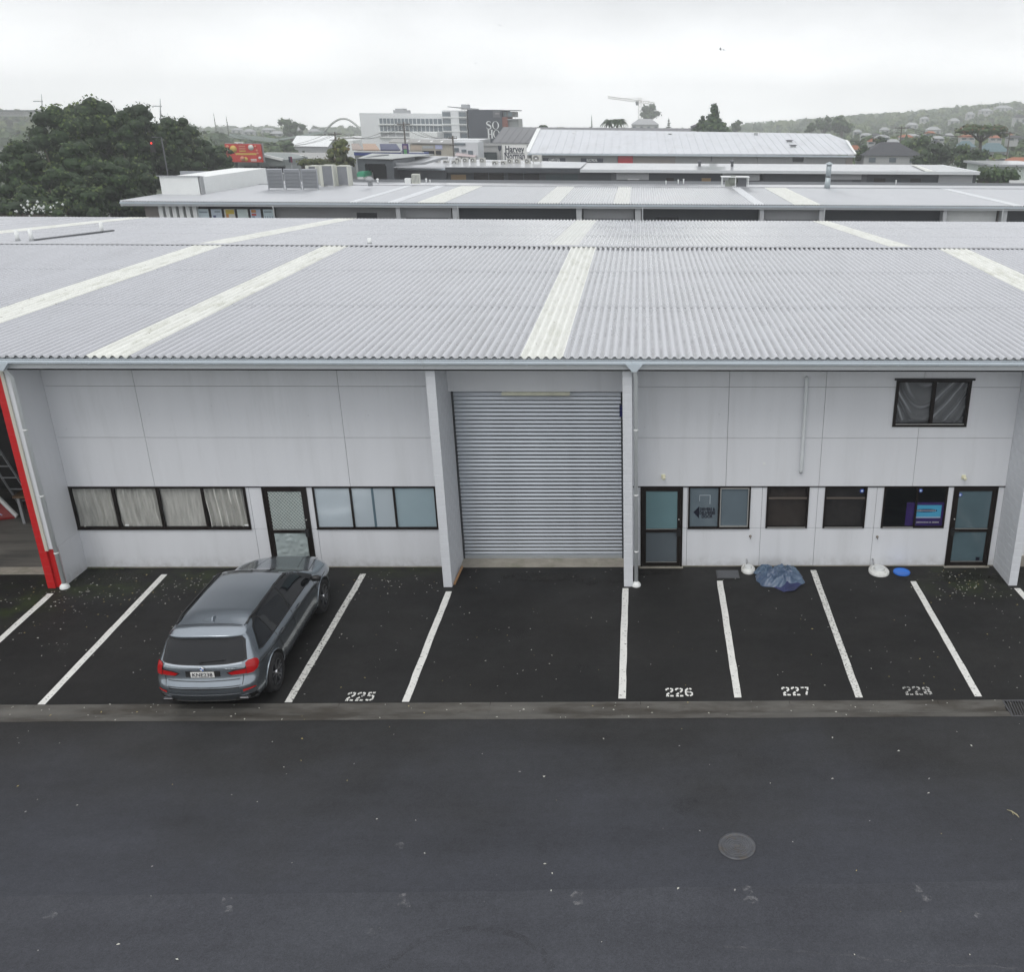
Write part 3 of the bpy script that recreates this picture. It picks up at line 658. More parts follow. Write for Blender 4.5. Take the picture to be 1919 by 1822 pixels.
# ---- doors
def door(key, hinge, top_m, bot_m, mesh_grille=False, zr=None):
    x0, x1, z0, z1 = W_[key]; w = .05
    fr = MB().box(x0, x0+w, YW-.03, YW+.06, .02, z1).box(x1-w, x1, YW-.03, YW+.06, .02, z1).box(x0+w, x1-w, YW-.03, YW+.06, z1-w, z1).build('door', M_frame, B1)
    a, b = x0+w+.004, x1-w-.004; st = .085; zr = zr or 1.06
    lf = MB().box(a, a+st, YW-.018, YW+.03, .03, z1-w-.004).box(b-st, b, YW-.018, YW+.03, .03, z1-w-.004)
    lf.box(a+st, b-st, YW-.018, YW+.03, z1-w-.004-st, z1-w-.004).box(a+st, b-st, YW-.018, YW+.03, zr-.07, zr+.03).box(a+st, b-st, YW-.018, YW+.03, .03, .15)
    lf.build('leaf', M_frame, fr)
    MB().box(a+st, b-st, YW+.004, YW+.012, zr+.03, z1-w-st-.004).build('pane', top_m, fr)
    MB().box(a+st, b-st, YW+.004, YW+.012, .15, zr-.07).build('pane', bot_m, fr)
    MB().box(a+st, b-st, YW-.024, YW-.0185, zr+.018, zr+.032).build('bead', M_alu, fr)
    MB().box(a+st, b-st, YW-.024, YW-.0185, .138, .152).build('bead', M_alu, fr)
    hx = (b-st*.5) if hinge == 'l' else (a+st*.5); s_ = -1 if hinge == 'l' else 1
    MB().box(hx-.055, hx+.04, YW-.06, YW-.0182, zr-.16, zr+.05).bar((hx, YW-.08, zr-.02), (hx+s_*.14, YW-.08, zr-.02), .025).bar((hx, YW-.08, zr-.02), (hx, YW-.06, zr-.02), .025).build('handle', M_black, fr)
    MB().lathe([(.016, 0), (.016, -.03), (0, -.032)], 10, (hx, YW-.018, zr+.30), 'y').build('lock', M_alu, fr)
    MB().box(x0-.03, x1+.03, YW-.10, YW+.06, -.01, .018).build('threshold', M_conc, fr)
    return fr, (a+st, b-st, zr+.03, z1-w-st-.004), (a+st, b-st, .15, zr-.07)
M_fr_t = mat('teal_frosted_pane', (.13, .22, .24), .14, var=.04, vs=1.5); M_fr_g = mat('grey_frosted_pane', (.10, .12, .135), .14, var=.04, vs=1.5)
M_fr_d = mat('dull_teal_pane', (.085, .13, .15), .12, var=.08, vs=1.5); M_net = mat('greenish_pane', (.26, .31, .30), .3, var=.1, vs=3)
dr1, up1, lo1 = door('door1', 'l', M_net, M_net)
dr2, up2, lo2 = door('door2', 'l', M_fr_t, M_fr_g)
dr3, up3, lo3 = door('door3', 'r', M_fr_d, M_fr_d)
sticker(dr3, 1799.5, 928)
p = WP(1832, 1047, YW); MB().box(p.x-.05, p.x+.05, YW-.001, YW+.003, p.z-.06, p.z+.04).build('sticker', M_vinyl, dr3)
# diamond security grille on the first door
a, b, c_, d = up1; mb = MB(); st = .085
def clip_line(k, sg):
    pts = []
    for i in range(41):
        x = a+(b-a)*i/40; z = (c_+(x-a)*1.15*sg+k)
        if c_ <= z <= d: pts.append((x, YW-.008 if sg > 0 else YW-.012, z))
    return pts
k = -2.0
while k < 2.2:
    for sg in (1, -1):
        pt = clip_line(k, sg)
        if len(pt) > 1: mb.bar(pt[0], pt[-1], .015, .006)
    k += st*1.15
mb.build('diamond_grille', mat('white_grille', (.66, .70, .68), .4), dr1)
a, b, c_, d = lo1; mb = MB(); vs = []; n1, n2 = 30, 24
for j in range(n2+1):
    for i in range(n1+1):
        s, t = i/n1, j/n2; dd = .045*abs(noise.noise(Vector((s*3+t*1.5, t*4-s*2, 4))))+.03*abs(noise.noise(Vector((s*7, t*7, 1))))
        vs.append((a+.01+(b-a-.02)*s, YW-.002-dd*.8, c_+.01+(d-c_-.03)*t))
mb.add(vs, [(j*(n1+1)+i, j*(n1+1)+i+1, (j+1)*(n1+1)+i+1, (j+1)*(n1+1)+i) for j in range(n2) for i in range(n1)], 0, True)
mb.build('crumpled_plastic', mat('clear_wrap', (.46, .53, .53), .12, spec=.8, alpha=.75), dr1)
mb = MB()
for k in range(3): mb.box(W_['door1'][0]+.02, W_['door1'][0]+.04, YW-.05, YW-.03, .4+.7*k, .52+.7*k)
mb.build('hinge', M_frame, dr1)

# ---- roller door
YD = 22.66; ZH = WP(1000, 733.5, 22.34).z
MB().box(XC1, XD0, 22.32, 22.5, ZH, ZT).build('header_panel', M_wall, B1)
MB().box(XC1, XD0, 22.5, YD+1.0, ZH+.02, ZH+.05).build('door_housing', M_darkroom, B1)
rd = MB().box(XC1+.045, XD0-.07, YD+.03, YD+.05, 0, ZH+.1).build('roller_door', M_charcoal, B1); M_gd = mat('dark_guide_rail', (.05, .055, .06), .5, var=.2)
MB().box(XC1+.005, XC1+.05, YD-.05, YD+.08, 0, ZH).build('guide_rail', M_gd, rd); MB().box(XD0-.075, XD0-.005, YD-.05, YD+.08, 0, ZH).build('guide_rail', M_gd, rd)
pit = .1035; prof = []
for i in range(9):
    t = i/8
    zz = t*pit; yy = -.017*math.sin(math.pi*min(1, t/.80))**.8 if t < .8 else 0.0
    prof.append((yy, zz))
mb = MB(); xa, xb = XC1+.045, XD0-.07
vs = [(xa, y, z) for y, z in prof]+[(xb, y, z) for y, z in prof]; k = len(prof)
mb.add(vs, [(i, k+i, k+i+1, i+1) for i in range(k-1)], 0, True); sl = mb.mesh('slat', M_steel)
z = .10; zt = ZH+.12; nsl = 0
while z < zt:
    o = bpy.data.objects.new('slat', sl); COL.objects.link(o); o.parent = rd; o.location = (0, YD+random.uniform(-.0015, .0015), z); o.rotation_euler = (random.uniform(-.02, .02), 0, 0); z += pit; nsl += 1
MB().box(xa, xb, YD-.03, YD+.02, .012, .10).build('bottom_rail', mat('flat_zinc', (.5, .53, .56), .4, metal=.6, var=.05), rd)
p0 = WP(940, 737, 22.3).x; p1 = WP(1068, 737, 22.3).x
o = MB().box(p0, p1, 22.24, 22.40, ZH-.085, ZH-.004).build('door_head_light', mat('cream_plastic', (.62, .62, .50), .4, var=.1, vs=3), B1); bevel(o, .012, 2)
p = WP(1164, 770, YD-.1); MB().box(p.x-.04, XD0-.004, YD-.16, YD-.05, p.z-.14, p.z+.14).build('motor_cover', mat('navy_plastic', (.015, .02, .12), .4), rd)
MB().box(XC1, XD0, YW-.02, YD+.1, -.05, .012).build('door_apron', M_conc, B1)
# soffit, fascia, gutter
GY0 = 20.74
MB().box(-24, 26, 20.96, 20.98, 5.55, 5.862).build('eave_shade', M_black, B1);  # black strip painting the shade in the gaps under the corrugation ends
zg1 = WP(1000, 675, GY0).z; zg0 = WP(1000, 684.5, GY0).z; zf0 = WP(1000, 692.5, 20.90).z
MB().box(-24, 26, GY0+.045, 20.884, zg0+.014, zg1-.025).build('gutter_shade', M_black, B1)  # black fill painting the shade inside the open gutter
MB().box(-24, XT1+.0, 20.93, YW+.14, zf0+.005, zf0+.02).box(XT1, 26, 20.93, YW+.14, zf0+.005, zf0+.02).build('soffit', M_fascia, B1)
for a, b in ((-24, XR0-.003), (XR0, XC0), (XC0+.003, XD1), (XD1+.003, 9.0), (9.003, 26)):
    MB().box(a, b, 20.90, 20.925, zf0, zg1+.02).build('fascia_board', M_fascia, B1)
    prof = [(20.895, zg0+.10), (20.895, zg0-.0), (GY0+.03, zg0), (GY0+.005, zg0+.015), (GY0, zg0+.05), (GY0+.012, zg1-.03), (GY0+.0, zg1-.006), (GY0+.012, zg1), (GY0+.022, zg1-.01), (GY0+.024, zg0+.05), (GY0+.04, zg0+.012), (20.885, zg0+.012), (20.885, zg0+.10)]
    vs = [(a, y, z) for y, z in prof]+[(b, y, z) for y, z in prof]; k = len(prof)
    g = MB().add(vs, [(i, i+1, k+i+1, k+i) for i in range(k-1)], 0, False).build('gutter', M_gutter, B1)
    x = a+.5
    while x < b:
        if -16 < x < 10.5: MB().box(x, x+.018, GY0-.003, 20.9, zg0-.008, zg0-.001).build('bracket', M_gutter, g)
        x += .92
def downpipe(xt, yt, xb, yb, zt, label, brk=True):
    t = MB().tube([(xt, 20.82, zg0+.0), (xt, 20.82, zg0-.12), (xb, yb, zg0-.38), (xb, yb, .05)], .048, 14).build('downpipe', M_pvc, B1)
    t['label'] = label
    MB().prism([(xt-.20, GY0-.012, zg0+.03), (xt-.05, GY0-.012, zg0-.15), (xt+.05, GY0-.012, zg0-.15), (xt+.20, GY0-.012, zg0+.03)], (0, .15, 0)).build('rainhead', M_gutter, t)
    MB().lathe([(.115, 0), (.115, .03), (.10, .07), (.06, .11), (.052, .13)], 20, (xb, yb, 0)).build('base_boot', M_white, t)
    for v in (.95, 2.45, 4.1):
        MB().lathe([(.052, -.02), (.056, -.02), (.056, .02), (.052, .02)], 14, (xb, yb, v)).build('bracket', M_white, t)
xd = WP(1191.5, 1085, YF-.02).x; downpipe(xd-.02, 0, xd+.01, YF+.06, 5.6, 'pale downpipe beside the wing wall right of the roller door')
xl = WP(116, 1085, YF).x; downpipe(xl-.0, 0, xl, YF+.03, 5.6, 'pale downpipe beside the red wing wall')
# pipe, lights, taps on the wall
pa = WP(1511, 707, YW); pb = WP(1500, 883, YW)
MB().tube([(pa.x, YW-.02, pa.z), (pa.x, YW-.09, pa.z), (pa.x, YW-.10, pa.z-.08), (pb.x+.0, YW-.10, pb.z+.08), (pb.x, YW-.09, pb.z), (pb.x, YW-.02, pb.z)], .042, 12).build('wall_pipe', M_pvc, B1)
for u, v in ((1243, 892), (1805, 893)):
    p = WP(u, v, YW); o = MB().box(p.x-.05, p.x+.05, YW-.055, YW-.026, p.z-.05, p.z+.05).lathe([(.028, 0), (.028, -.05), (.045, -.09), (.04, -.10), (0, -.10)], 12, (p.x+.01, YW-.055, p.z-.01), 'y').build('wall_lamp', mat('ivory_plastic', (.72, .70, .52), .4), B1)
p = WP(1432, 868, YW); MB().box(p.x-.03, p.x+.03, YW-.04, YW-.026, p.z-.03, p.z+.03).build('wall_socket', M_white, B1)
for u, v in ((1406, 1005), (1644, 1006)):
    p = WP(u, v, YW); MB().lathe([(.035, 0), (.035, -.01), (.012, -.012), (.012, -.05), (0, -.05)], 12, (p.x, YW, p.z), 'y').tube([(p.x, YW-.05, p.z), (p.x, YW-.06, p.z-.05)], .012, 8).build('tap', mat('dull_brass', (.22, .20, .17), .4, metal=.6), B1)

# ---- roof
PIT_ = .193
RY0, RZ0, RY1, RZ1, RY2, RZ2 = 20.84, 5.888, 38.29, 6.101, 57.2, 5.209
def corr(name, x0, x1, y0, z0, y1, z1, m, parent, lift=0.0, amp=.031, pitch=PIT_, th=.012, smooth=True, sub=8, ny=1, jit=0.0):
    n0 = int(round((x1-x0)/pitch)); ns = n0*sub; vs = []; fs = []
    for j in range(ny+1):
        t = j/ny
        for lv in (0, 1):
            for i in range(ns+1):
                x = x0+i*pitch/sub; h = amp*math.cos(2*math.pi*i/sub)
                if sub >= 8: h = amp*max(-.9, min(1, 1.25*math.cos(2*math.pi*i/sub)))
                vs.append((x, y0+(y1-y0)*t, z0+(z1-z0)*t+h+lift-(th if lv else 0)+jit*noise.noise(Vector((x*.3, t*5, 0)))))
    w_ = ns+1
    for j in range(ny):
        o = j*2*w_; p = (j+1)*2*w_
        for i in range(ns): fs.append((o+i, o+i+1, p+i+1, p+i)); fs.append((o+w_+i+1, o+w_+i, p+w_+i, p+w_+i+1))
    mb = MB().add(vs, fs, 0, smooth)
    e = ny*2*w_; mb.add(vs[:2*w_], [(i, w_+i, w_+i+1, i+1) for i in range(ns)]); mb.add(vs[e:], [(i, i+1, w_+i+1, w_+i) for i in range(ns)])
    return mb.build(name, m, parent)
def snap(x): return round(x/PIT_)*PIT_
def slope(X0, X1, strips, y0, z0, y1, z1, parent, m, ny=1):
    X0, X1 = snap(X0), snap(X1); cur = X0
    def lay(a, b, mm, name, lift):     # three lengths of sheet, each lapped over the one below
        ys_ = [y0+(y1-y0)*k/3 for k in range(4)]; zz = lambda y: z0+(z1-z0)*(y-y0)/(y1-y0)
        for k in range(3): ya = ys_[k]-(.12 if k else 0); corr(name, a, b, ya, zz(ya), ys_[k+1], zz(ys_[k+1]), mm, parent, lift=lift+.007*k, ny=ny)
    for s_ in strips:
        a, b = snap(s_[0]), snap(s_[1])
        if a > cur: lay(cur, a, m, 'roof_sheeting', 0)
        lay(a, b, s_[2] if len(s_) > 2 else M_sky, 'skylight_strip', .004); cur = b
    lay(cur, X1, m, 'roof_sheeting', 0)
slope(-40, 26, [(-26.3, -25.3), (-17.37, -16.30), (-12.36, -11.39), (-2.73, -1.70), (11.74, 12.85), (20, 21)], RY0, RZ0, RY1, RZ1, B1, M_roof)
def rx(u, v):   # x on the rear slope
    t = (RZ2-RZ1)/(RY2-RY1); d = ray(u, v); s = (CAM.z-RZ1+(RY1-CAM.y)*t)/(d.y*t-d.z); return (CAM+d*s).x
slope(-46, 28, sorted([(rx(0, 434), rx(0, 434)+1.1), (rx(388, 455)-.05, rx(440, 455)), (rx(1075, 440)-.5, rx(1075, 440)+.5, M_fade), (rx(1575, 430)-.3, rx(1575, 430)+.75)]), RY1+.0, RZ1-.002, RY2, RZ2, B1, M_roof)
cap = MB(); nn = 150
for (y0, z0, y1, z1) in ((RY1-.26, RZ1+.046, RY1-.02, RZ1+.066), (RY1-.02, RZ1+.066, RY1+.26, RZ1+.030)):
    cap.hexa([(-46, y0, z0), (28, y0, z0), (28, y1, z1), (-46, y1, z1), (-46, y0, z0+.008), (28, y0, z0+.008), (28, y1, z1+.008), (-46, y1, z1+.008)])
cap.build('ridge_cap', mat('dull_ridge_cap', (.42, .43, .45), .5, var=.15, vs=2), B1)
mb = MB()   # fixing washers in rows along the purlins
for yy in (21.3, 24.6, 27.9, 31.2, 34.5, 37.6):
    x = snap(-20)
    while x < 14:
        zz = RZ0+(RZ1-RZ0)*(yy-RY0)/(RY1-RY0)+.026+.007*int((yy-RY0)/(RY1-RY0)*3); y_ = yy+random.uniform(-.03, .03)
        mb.add([(x-.013, y_-.013, zz), (x+.013, y_-.013, zz), (x+.013, y_+.013, zz), (x-.013, y_+.013, zz), (x, y_, zz+.014)], [(0, 1, 4), (1, 2, 4), (2, 3, 4), (3, 0, 4)]); x += PIT_*4
o = mb.build('roof_fixings', mat('grey_washer', (.30, .30, .31), .6), B1); o['kind'] = 'stuff'
mb = MB()   # leaves and grit caught on the sheets
for k in range(420):
    x = random.uniform(-19, 14); y = random.uniform(RY0+.1, RY1-.3)
    if random.random() < .35: x = random.choice([-11.9, -2.2, -16.8])+random.gauss(0, .35)
    zz = RZ0+(RZ1-RZ0)*(y-RY0)/(RY1-RY0)+.042; s = random.uniform(.012, .045); a = random.random()*3.14
    mb.add([(x-s*math.cos(a), y-s*math.sin(a), zz), (x+s*.4*math.sin(a), y-s*.4*math.cos(a), zz+.006), (x+s*math.cos(a), y+s*math.sin(a), zz)], [(0, 1, 2)])
stuff(mb.build('leaf_litter', mat('dead_leaf', (.12, .10, .07), .8, var=.3, vs=9)), 'dead leaves and grit scattered over the near roof', 'leaf litter')
# building shell behind
MB().box(-46, 28, 56.7, 56.9, 0, RZ2-.1).build('rear_wall', M_grey, B1)
MB().box(-46, -45.8, 22.2, 56.7, 0, RZ2-.1).box(27.8, 28, 22.2, 56.7, 0, RZ2-.1).build('end_wall', M_grey, B1)
# vent pipes on the rear slope
for u0, v0, u1, v1 in ((28, 431, 34, 452), (53, 429, 60, 452), (186, 416, 192, 436), (692, 446, 693, 458)):
    def hit(u, v):
        t = (RZ2-RZ1)/(RY2-RY1); d = ray(u, v); s = (CAM.z-RZ1+(RY1-CAM.y)*t)/(d.y*t-d.z); return CAM+d*s
    b = hit(u1, v1); top = WP(u0, v0, b.y)
    t = MB().tube([(b.x, b.y, b.z-.05), (b.x, b.y, top.z)], .075, 12).build('vent_pipe', M_white, B1)
    MB().lathe([(.105, -.02), (.10, .03), (.08, .05)], 14, (b.x, b.y, b.z+.03)).build('flashing_collar', M_grey, t)

ca_ = hit(66, 452); cb_ = hit(212, 434)
MB().bar(ca_+Vector((0, 0, .06)), cb_+Vector((0, 0, .06)), .16, .05).build('roof_conduit', M_lead, B1)
# ---- neighbouring open unit on the left
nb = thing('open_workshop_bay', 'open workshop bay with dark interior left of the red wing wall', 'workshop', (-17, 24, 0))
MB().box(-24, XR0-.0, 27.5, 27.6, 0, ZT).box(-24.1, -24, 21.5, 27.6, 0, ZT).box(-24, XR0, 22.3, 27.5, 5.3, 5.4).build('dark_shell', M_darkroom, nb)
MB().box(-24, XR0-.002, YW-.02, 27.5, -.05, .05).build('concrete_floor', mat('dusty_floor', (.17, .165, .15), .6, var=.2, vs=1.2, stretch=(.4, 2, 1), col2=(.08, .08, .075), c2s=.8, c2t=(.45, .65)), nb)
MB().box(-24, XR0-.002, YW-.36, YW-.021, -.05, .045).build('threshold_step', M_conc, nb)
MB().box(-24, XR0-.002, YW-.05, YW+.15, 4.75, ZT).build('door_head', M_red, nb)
# things inside the open bay
pA = WP(-30, 885, 22.9); pB = GP(33, 972, .05)
bd = thing('leaning_red_board', 'dark red advertising board with white frame leaning in the open bay', 'sign board', (pB.x, pB.y, .05))
a = Vector((pB.x, pB.y, .06)); b = Vector((pB.x-1.35, pB.y+.55, 1.25)); dn = Vector((-.55, -.35, -.55))
MB().bar(a+Vector((0, 0, .06)), b+Vector((0, 0, .06)), .05, .13).build('white_rail', M_white, bd)
a2 = a+Vector((-.06, -.02, 0)); b2 = b+Vector((-.06, -.02, 0)); c2_ = Vector((a2.x-.62, a2.y-.2, .06)); d2_ = Vector((b2.x-.62, b2.y-.2, .5))
MB().prism([a2, b2, d2_, c2_], (0, -.0, .03)).build('red_panel', mat('dark_red_print', (.22, .008, .008), .4, var=.3, vs=3), bd)
for k in range(3):
    q0 = a2.lerp(c2_, .35+.22*k)+Vector((0, 0, .035)); q1 = b2.lerp(d2_, .35+.22*k)+Vector((0, 0, .035)); MB().bar(q0.lerp(q1, .08), q0.lerp(q1, .6), .028, .006).build('print_line', M_pale, bd)
lad = thing('workshop_trestle', 'pale metal trestle standing behind the leaning red board', 'trestle', (a.x+.1, a.y+.6, .05))
for dx in (0, .45): MB().bar((a.x-.25+dx, a.y+.65, .05), (a.x-1.2+dx, a.y+1.0, 1.9), .05, .03).build('rail', M_grey, lad)
for k in range(5):
    t = .15+k*.18; MB().bar((a.x-.25-.95*t, a.y+.65+.35*t, .05+1.85*t), (a.x+.2-.95*t, a.y+.65+.35*t, .05+1.85*t), .03, .03).build('rung', M_grey, lad)
tb = thing('cluttered_workbench', 'cluttered brown workbench deep in the open workshop bay', 'workbench', (-16.2, 25, .05))
MB().box(-17.6, -15.0, 24.8, 25.6, .85, .92).build('bench_top', mat('old_wood', (.12, .075, .04), .8, var=.3, vs=4), tb)
for x, y in ((-17.5, 24.9), (-15.1, 24.9), (-17.5, 25.5), (-15.1, 25.5)): MB().box(x-.04, x+.04, y-.04, y+.04, .05, .85).build('leg', M_grey, tb)
for i, (x, z, s, cc) in enumerate(((-17.1, .92, .22, (.2, .14, .05)), (-16.5, .92, .3, (.05, .07, .1)), (-15.8, .92, .18, (.3, .05, .04)))):
    bx_ = MB().box(x-s, x+s, 25.0, 25.4, z, z+s*1.6).box(x-s-.01, x+s+.01, 24.99, 25.41, z+s*1.6-.04, z+s*1.6+.01).build('storage_box', mat('box_%d' % i, cc, .7))
    tag(bx_, ['tan storage box at the left end of the dark workbench', 'large dark storage box in the middle of the workbench', 'small red storage box at the right end of the workbench'][i], 'box', 'boxes on the workbench')
# unit to the right of the last wing wall: pale panel above a concrete step
MB().box(XT1+.002, 26, YW+.0, YW+.1, .3, ZT).build('neighbour_wall', M_white, B1); MB().box(XT1+.002, 26, YW-.04, YW+.1, -.02, .297).build('neighbour_step', M_conc, B1)
# ================================================================== things on the ground by the wall
def cloth_heap(c, rx, ry, h, seed, n=72):
    """A crumpled sheet: a closed mound with sharp folds and a wandering hem."""
    vs = []; fs = []; m = 30
    for j in range(m+1):
        t = j/m
        for i in range(n):
            a = 2*math.pi*i/n; q = Vector((math.cos(a)*t*2, math.sin(a)*t*2, seed))
            out_ = 1+.22*noise.noise(Vector((math.cos(a)*1.6, math.sin(a)*1.6, seed+3)))+.05*math.sin(9*a+seed)
            rid = 1-abs(noise.noise(q*1.25+Vector((3, 1, 0))))*3.0; rid2 = 1-abs(noise.noise(q*2.6))*2.2
            z = h*(1-t**2.2)**.8*(.60+.50*rid+.08*rid2) + .02*math.sin(14*a+t*6)*t*(1-t)*3
            if t == 1: z = 0
            vs.append((c[0]+rx*t*out_*math.cos(a)+.05*rid2*t*(1-t), c[1]+ry*t*out_*math.sin(a), max(.006, z)+c[2]))
    for j in range(m):
        for i in range(n): fs.append((j*n+i, j*n+(i+1) % n, (j+1)*n+(i+1) % n, (j+1)*n+i))
    return MB().add(vs, fs, 0, True)
tc_ = GP(1462, 1090)
M_tarp = mat('blue_tarpaulin', (.050, .080, .145), .33, var=.15, vs=2.2, col2=(.08, .125, .19), c2s=1.5, c2t=(.45, .62), bump=.15, bs=9)
M_tarp2 = mat('faded_blue_tarpaulin', (.09, .14, .21), .38, var=.15, vs=2.5, bump=.15, bs=8)
tp = thing('tarpaulin', 'crumpled blue tarpaulin heaped against the wall beside the painted line', 'tarpaulin', (tc_.x, tc_.y, 0))
cloth_heap((tc_.x, tc_.y+.06, 0), .60, .44, .30, 4.0).build('sheet', M_tarp, tp)
cloth_heap((tc_.x+.14, tc_.y+.28, .07), .42, .24, .24, 11.0).build('folded_layer', M_tarp2, tp)
cloth_heap((tc_.x-.36, tc_.y+.42, .02), .30, .11, .22, 19.0).build('folded_layer', M_tarp2, tp)
mb = MB(); c = GP(1474, 1109)
mb.poly([(c.x-.50, c.y+.45, .012), (c.x-.08, c.y-.03, .008), (c.x+.20, c.y+.0, .03), (c.x+.42, c.y+.30, .05), (c.x+.1, c.y+.4, .16)]); mb.build('corner_flap', mat('navy_tarpaulin', (.028, .035, .10), .35, var=.3, vs=3, bump=.4, bs=14), tp)
def basin(u, v, rx, ry, label, pipe_dx):
    c = GP(u, v); t = thing('gully_surround', label, 'drain surround', (c.x, c.y, 0), 'moulded white gully surrounds along the wall')
    def ring(prof):
        mb = MB().lathe(prof, 30, (0, 0, 0)); mb.v = [(c.x+x*rx, c.y+y*ry+(.08 if y > 0 else 0)*y, z) for x, y, z in mb.v]; return mb
    ring([(1, 0), (1.0, .05), (.93, .075), (.80, .07), (.74, .10), (.62, .115), (.55, .10), (.5, .06), (0, .05)]).build('surround', M_gully, t)
    ring([(.46, .06), (.45, .135), (.38, .14), (0, .14)]).build('cap', mat('grey_white_plastic', (.60, .62, .62), .5, var=.08, vs=6), t)
    MB().tube([(c.x+pipe_dx, c.y+ry*.75, .10), (c.x+pipe_dx, c.y+ry*.9, .20), (c.x+pipe_dx, YW-.01, .21)], .02, 8).build('waste_pipe', M_grey, t)
    return t
basin(1402, 1070, .18, .22, 'white plastic gully surround half hidden beside the blue tarpaulin', -.02)
basin(1647, 1073, .26, .28, 'larger white gully surround beside the round blue lid', -.10)
c = GP(1689.5, 1073.5); t = thing('bucket_lid', 'round bright blue plastic lid lying on the asphalt by the wall', 'lid', (c.x, c.y, 0))
MB().lathe([(.215, .004), (.22, .022), (.205, .034), (.19, .026), (.0, .030)], 32, (c.x, c.y, 0)).build('disc', mat('bright_blue_plastic', (.02, .16, .62), .35, var=.08, vs=5), t)
MB().lathe([(.215, .036), (.212, .042), (.20, .036)], 32, (c.x, c.y, 0)).build('rim', mat('blue_plastic_rim', (.015, .10, .42), .4), t)
c = GP(1364, 1079); t = thing('grey_door_mat', 'flat dark grey rubber mat lying at the wall left of the tarpaulin', 'mat', (c.x, c.y, 0))
o = MB().box(c.x-.29, c.x+.29, c.y-.17, c.y+.27, .003, .022).build('rubber_pad', mat('grey_rubber', (.075, .08, .085), .7, var=.1, vs=8, bump=.6, bs=90), t)
mb = MB()
for k in range(7): mb.box(c.x-.25, c.x+.25, c.y-.13+k*.055, c.y-.11+k*.055, .0221, .027)
mb.build('ribs', M_lead, t)
a = GP(847, 1089); t = thing('timber_offcut', 'thin brown timber offcut leaning against the base of the roller door wing wall', 'timber', (XC1+.05, YF+.1, 0))
MB().bar((XC1+.03, YF+.12, .02), (XC1+.09, YF+.95, .10), .05, .03).build('plank', mat('raw_timber', (.34, .19, .09), .7, var=.2, vs=8, stretch=(1, .2, 1)), t)
# twig and litter
c = GP(1898, 1526); t = thing('fallen_twig', 'pale dried twig lying on the road near the right edge', 'twig', (c.x, c.y, .01))
MB().tube([(c.x-.07, c.y+.09, .012), (c.x-.01, c.y+.03, .03), (c.x+.05, c.y-.05, .02), (c.x+.07, c.y-.10, .01)], [.004, .009, .011, .004], 6).build('stem', mat('dry_twig', (.38, .35, .22), .8), t)
MB().tube([(c.x-.01, c.y+.03, .03), (c.x-.01, c.y-.05, .02)], [.006, .003], 5).build('side_shoot', MATS['dry_twig'], t)
mb = MB()
def leaf(x, y, s, z=.008):
    a = random.random()*6.28; ca, sa = math.cos(a)*s, math.sin(a)*s
    mb.add([(x-ca, y-sa, z), (x+sa*.55, y-ca*.55, z+s*.35), (x+ca, y+sa, z+.002), (x-sa*.5, y+ca*.5, z+s*.2)], [(0, 1, 2, 3)], random.choice([0, 0, 0, 1, 2]))
for k in range(420):   # thick drifts near the red wall, by the car and by the right wing wall
    cx, cy, sx, sy = random.choice([(-13.0, 20.6, 1.1, .55), (-13.0, 20.6, 1.1, .55), (-14.6, 20.3, .8, .6), (-10.9, 21.1, .9, .35), (-6.3, 21.2, .7, .35), (8.2, 21.2, .5, .45), (-13.2, 19.4, 1.4, 1.0), (8.3, 20.6, .6, .4)])
    x, y = random.gauss(cx, sx), random.gauss(cy, sy)
    if YB+.1 < y < YW-.1: leaf(x, y, random.uniform(.010, .030))
for k in range(330): leaf(random.uniform(-15, 9.5), random.uniform(YB+.1, YW-.1), random.uniform(.008, .024))
for k in range(90): leaf(random.uniform(-15, 9.5), random.uniform(YR, YB), random.uniform(.010, .028))
for k in range(60):
    y = 9.3+6*random.random()**.7; leaf(random.uniform(-13, 7.5), y, random.uniform(.006, .022), .012)
for u, v in [(1131, 1386), (974, 1448), (1019, 1457), (1560, 1461), (1560, 1384), (34, 1475), (1741, 1461), (1820, 1399), (1684, 1409), (1020, 1457), (566, 1386), (222, 1772), (332, 1800), (1271, 1667), (1377, 1670), (1021, 1621), (1522, 1180), (1697, 1173), (1724, 1236), (880, 1150), (910, 1240), (250, 1262), (640, 1190), (1740, 1488)]:
    p = GP(u, v); leaf(p.x, p.y, .028, .012)
stuff(mb.build('petal_litter', [mat('pale_petal', (.52, .52, .46), .7), mat('yellow_leaf', (.36, .30, .12), .7), mat('grey_flake', (.30, .30, .29), .7)]), 'pale fallen petals and leaf scraps scattered over the wet asphalt', 'leaf litter')
mb = MB()   # weeds in the crack at the foot of the wall
for k in range(260):
    x = random.choice([random.uniform(XG+.1, -11), random.uniform(XG+.1, XC0-.1), random.uniform(XD1, XT0), random.uniform(XG+.05, XG+1.0)]); y = YW-.02-abs(random.gauss(0, .035)); h_ = random.uniform(.015, .075); a = random.random()*3.14
    mb.add([(x-.008*math.cos(a), y-.008*math.sin(a), 0), (x+.008*math.cos(a), y+.008*math.sin(a), 0), (x+random.uniform(-.03, .03), y-random.uniform(0, .03), h_)], [(0, 1, 2)])
stuff(mb.build('wall_weeds', mat('weed_green', (.07, .10, .03), .8, var=.3, vs=9)), 'small green weeds and moss in the crack along the foot of the wall', 'weeds')

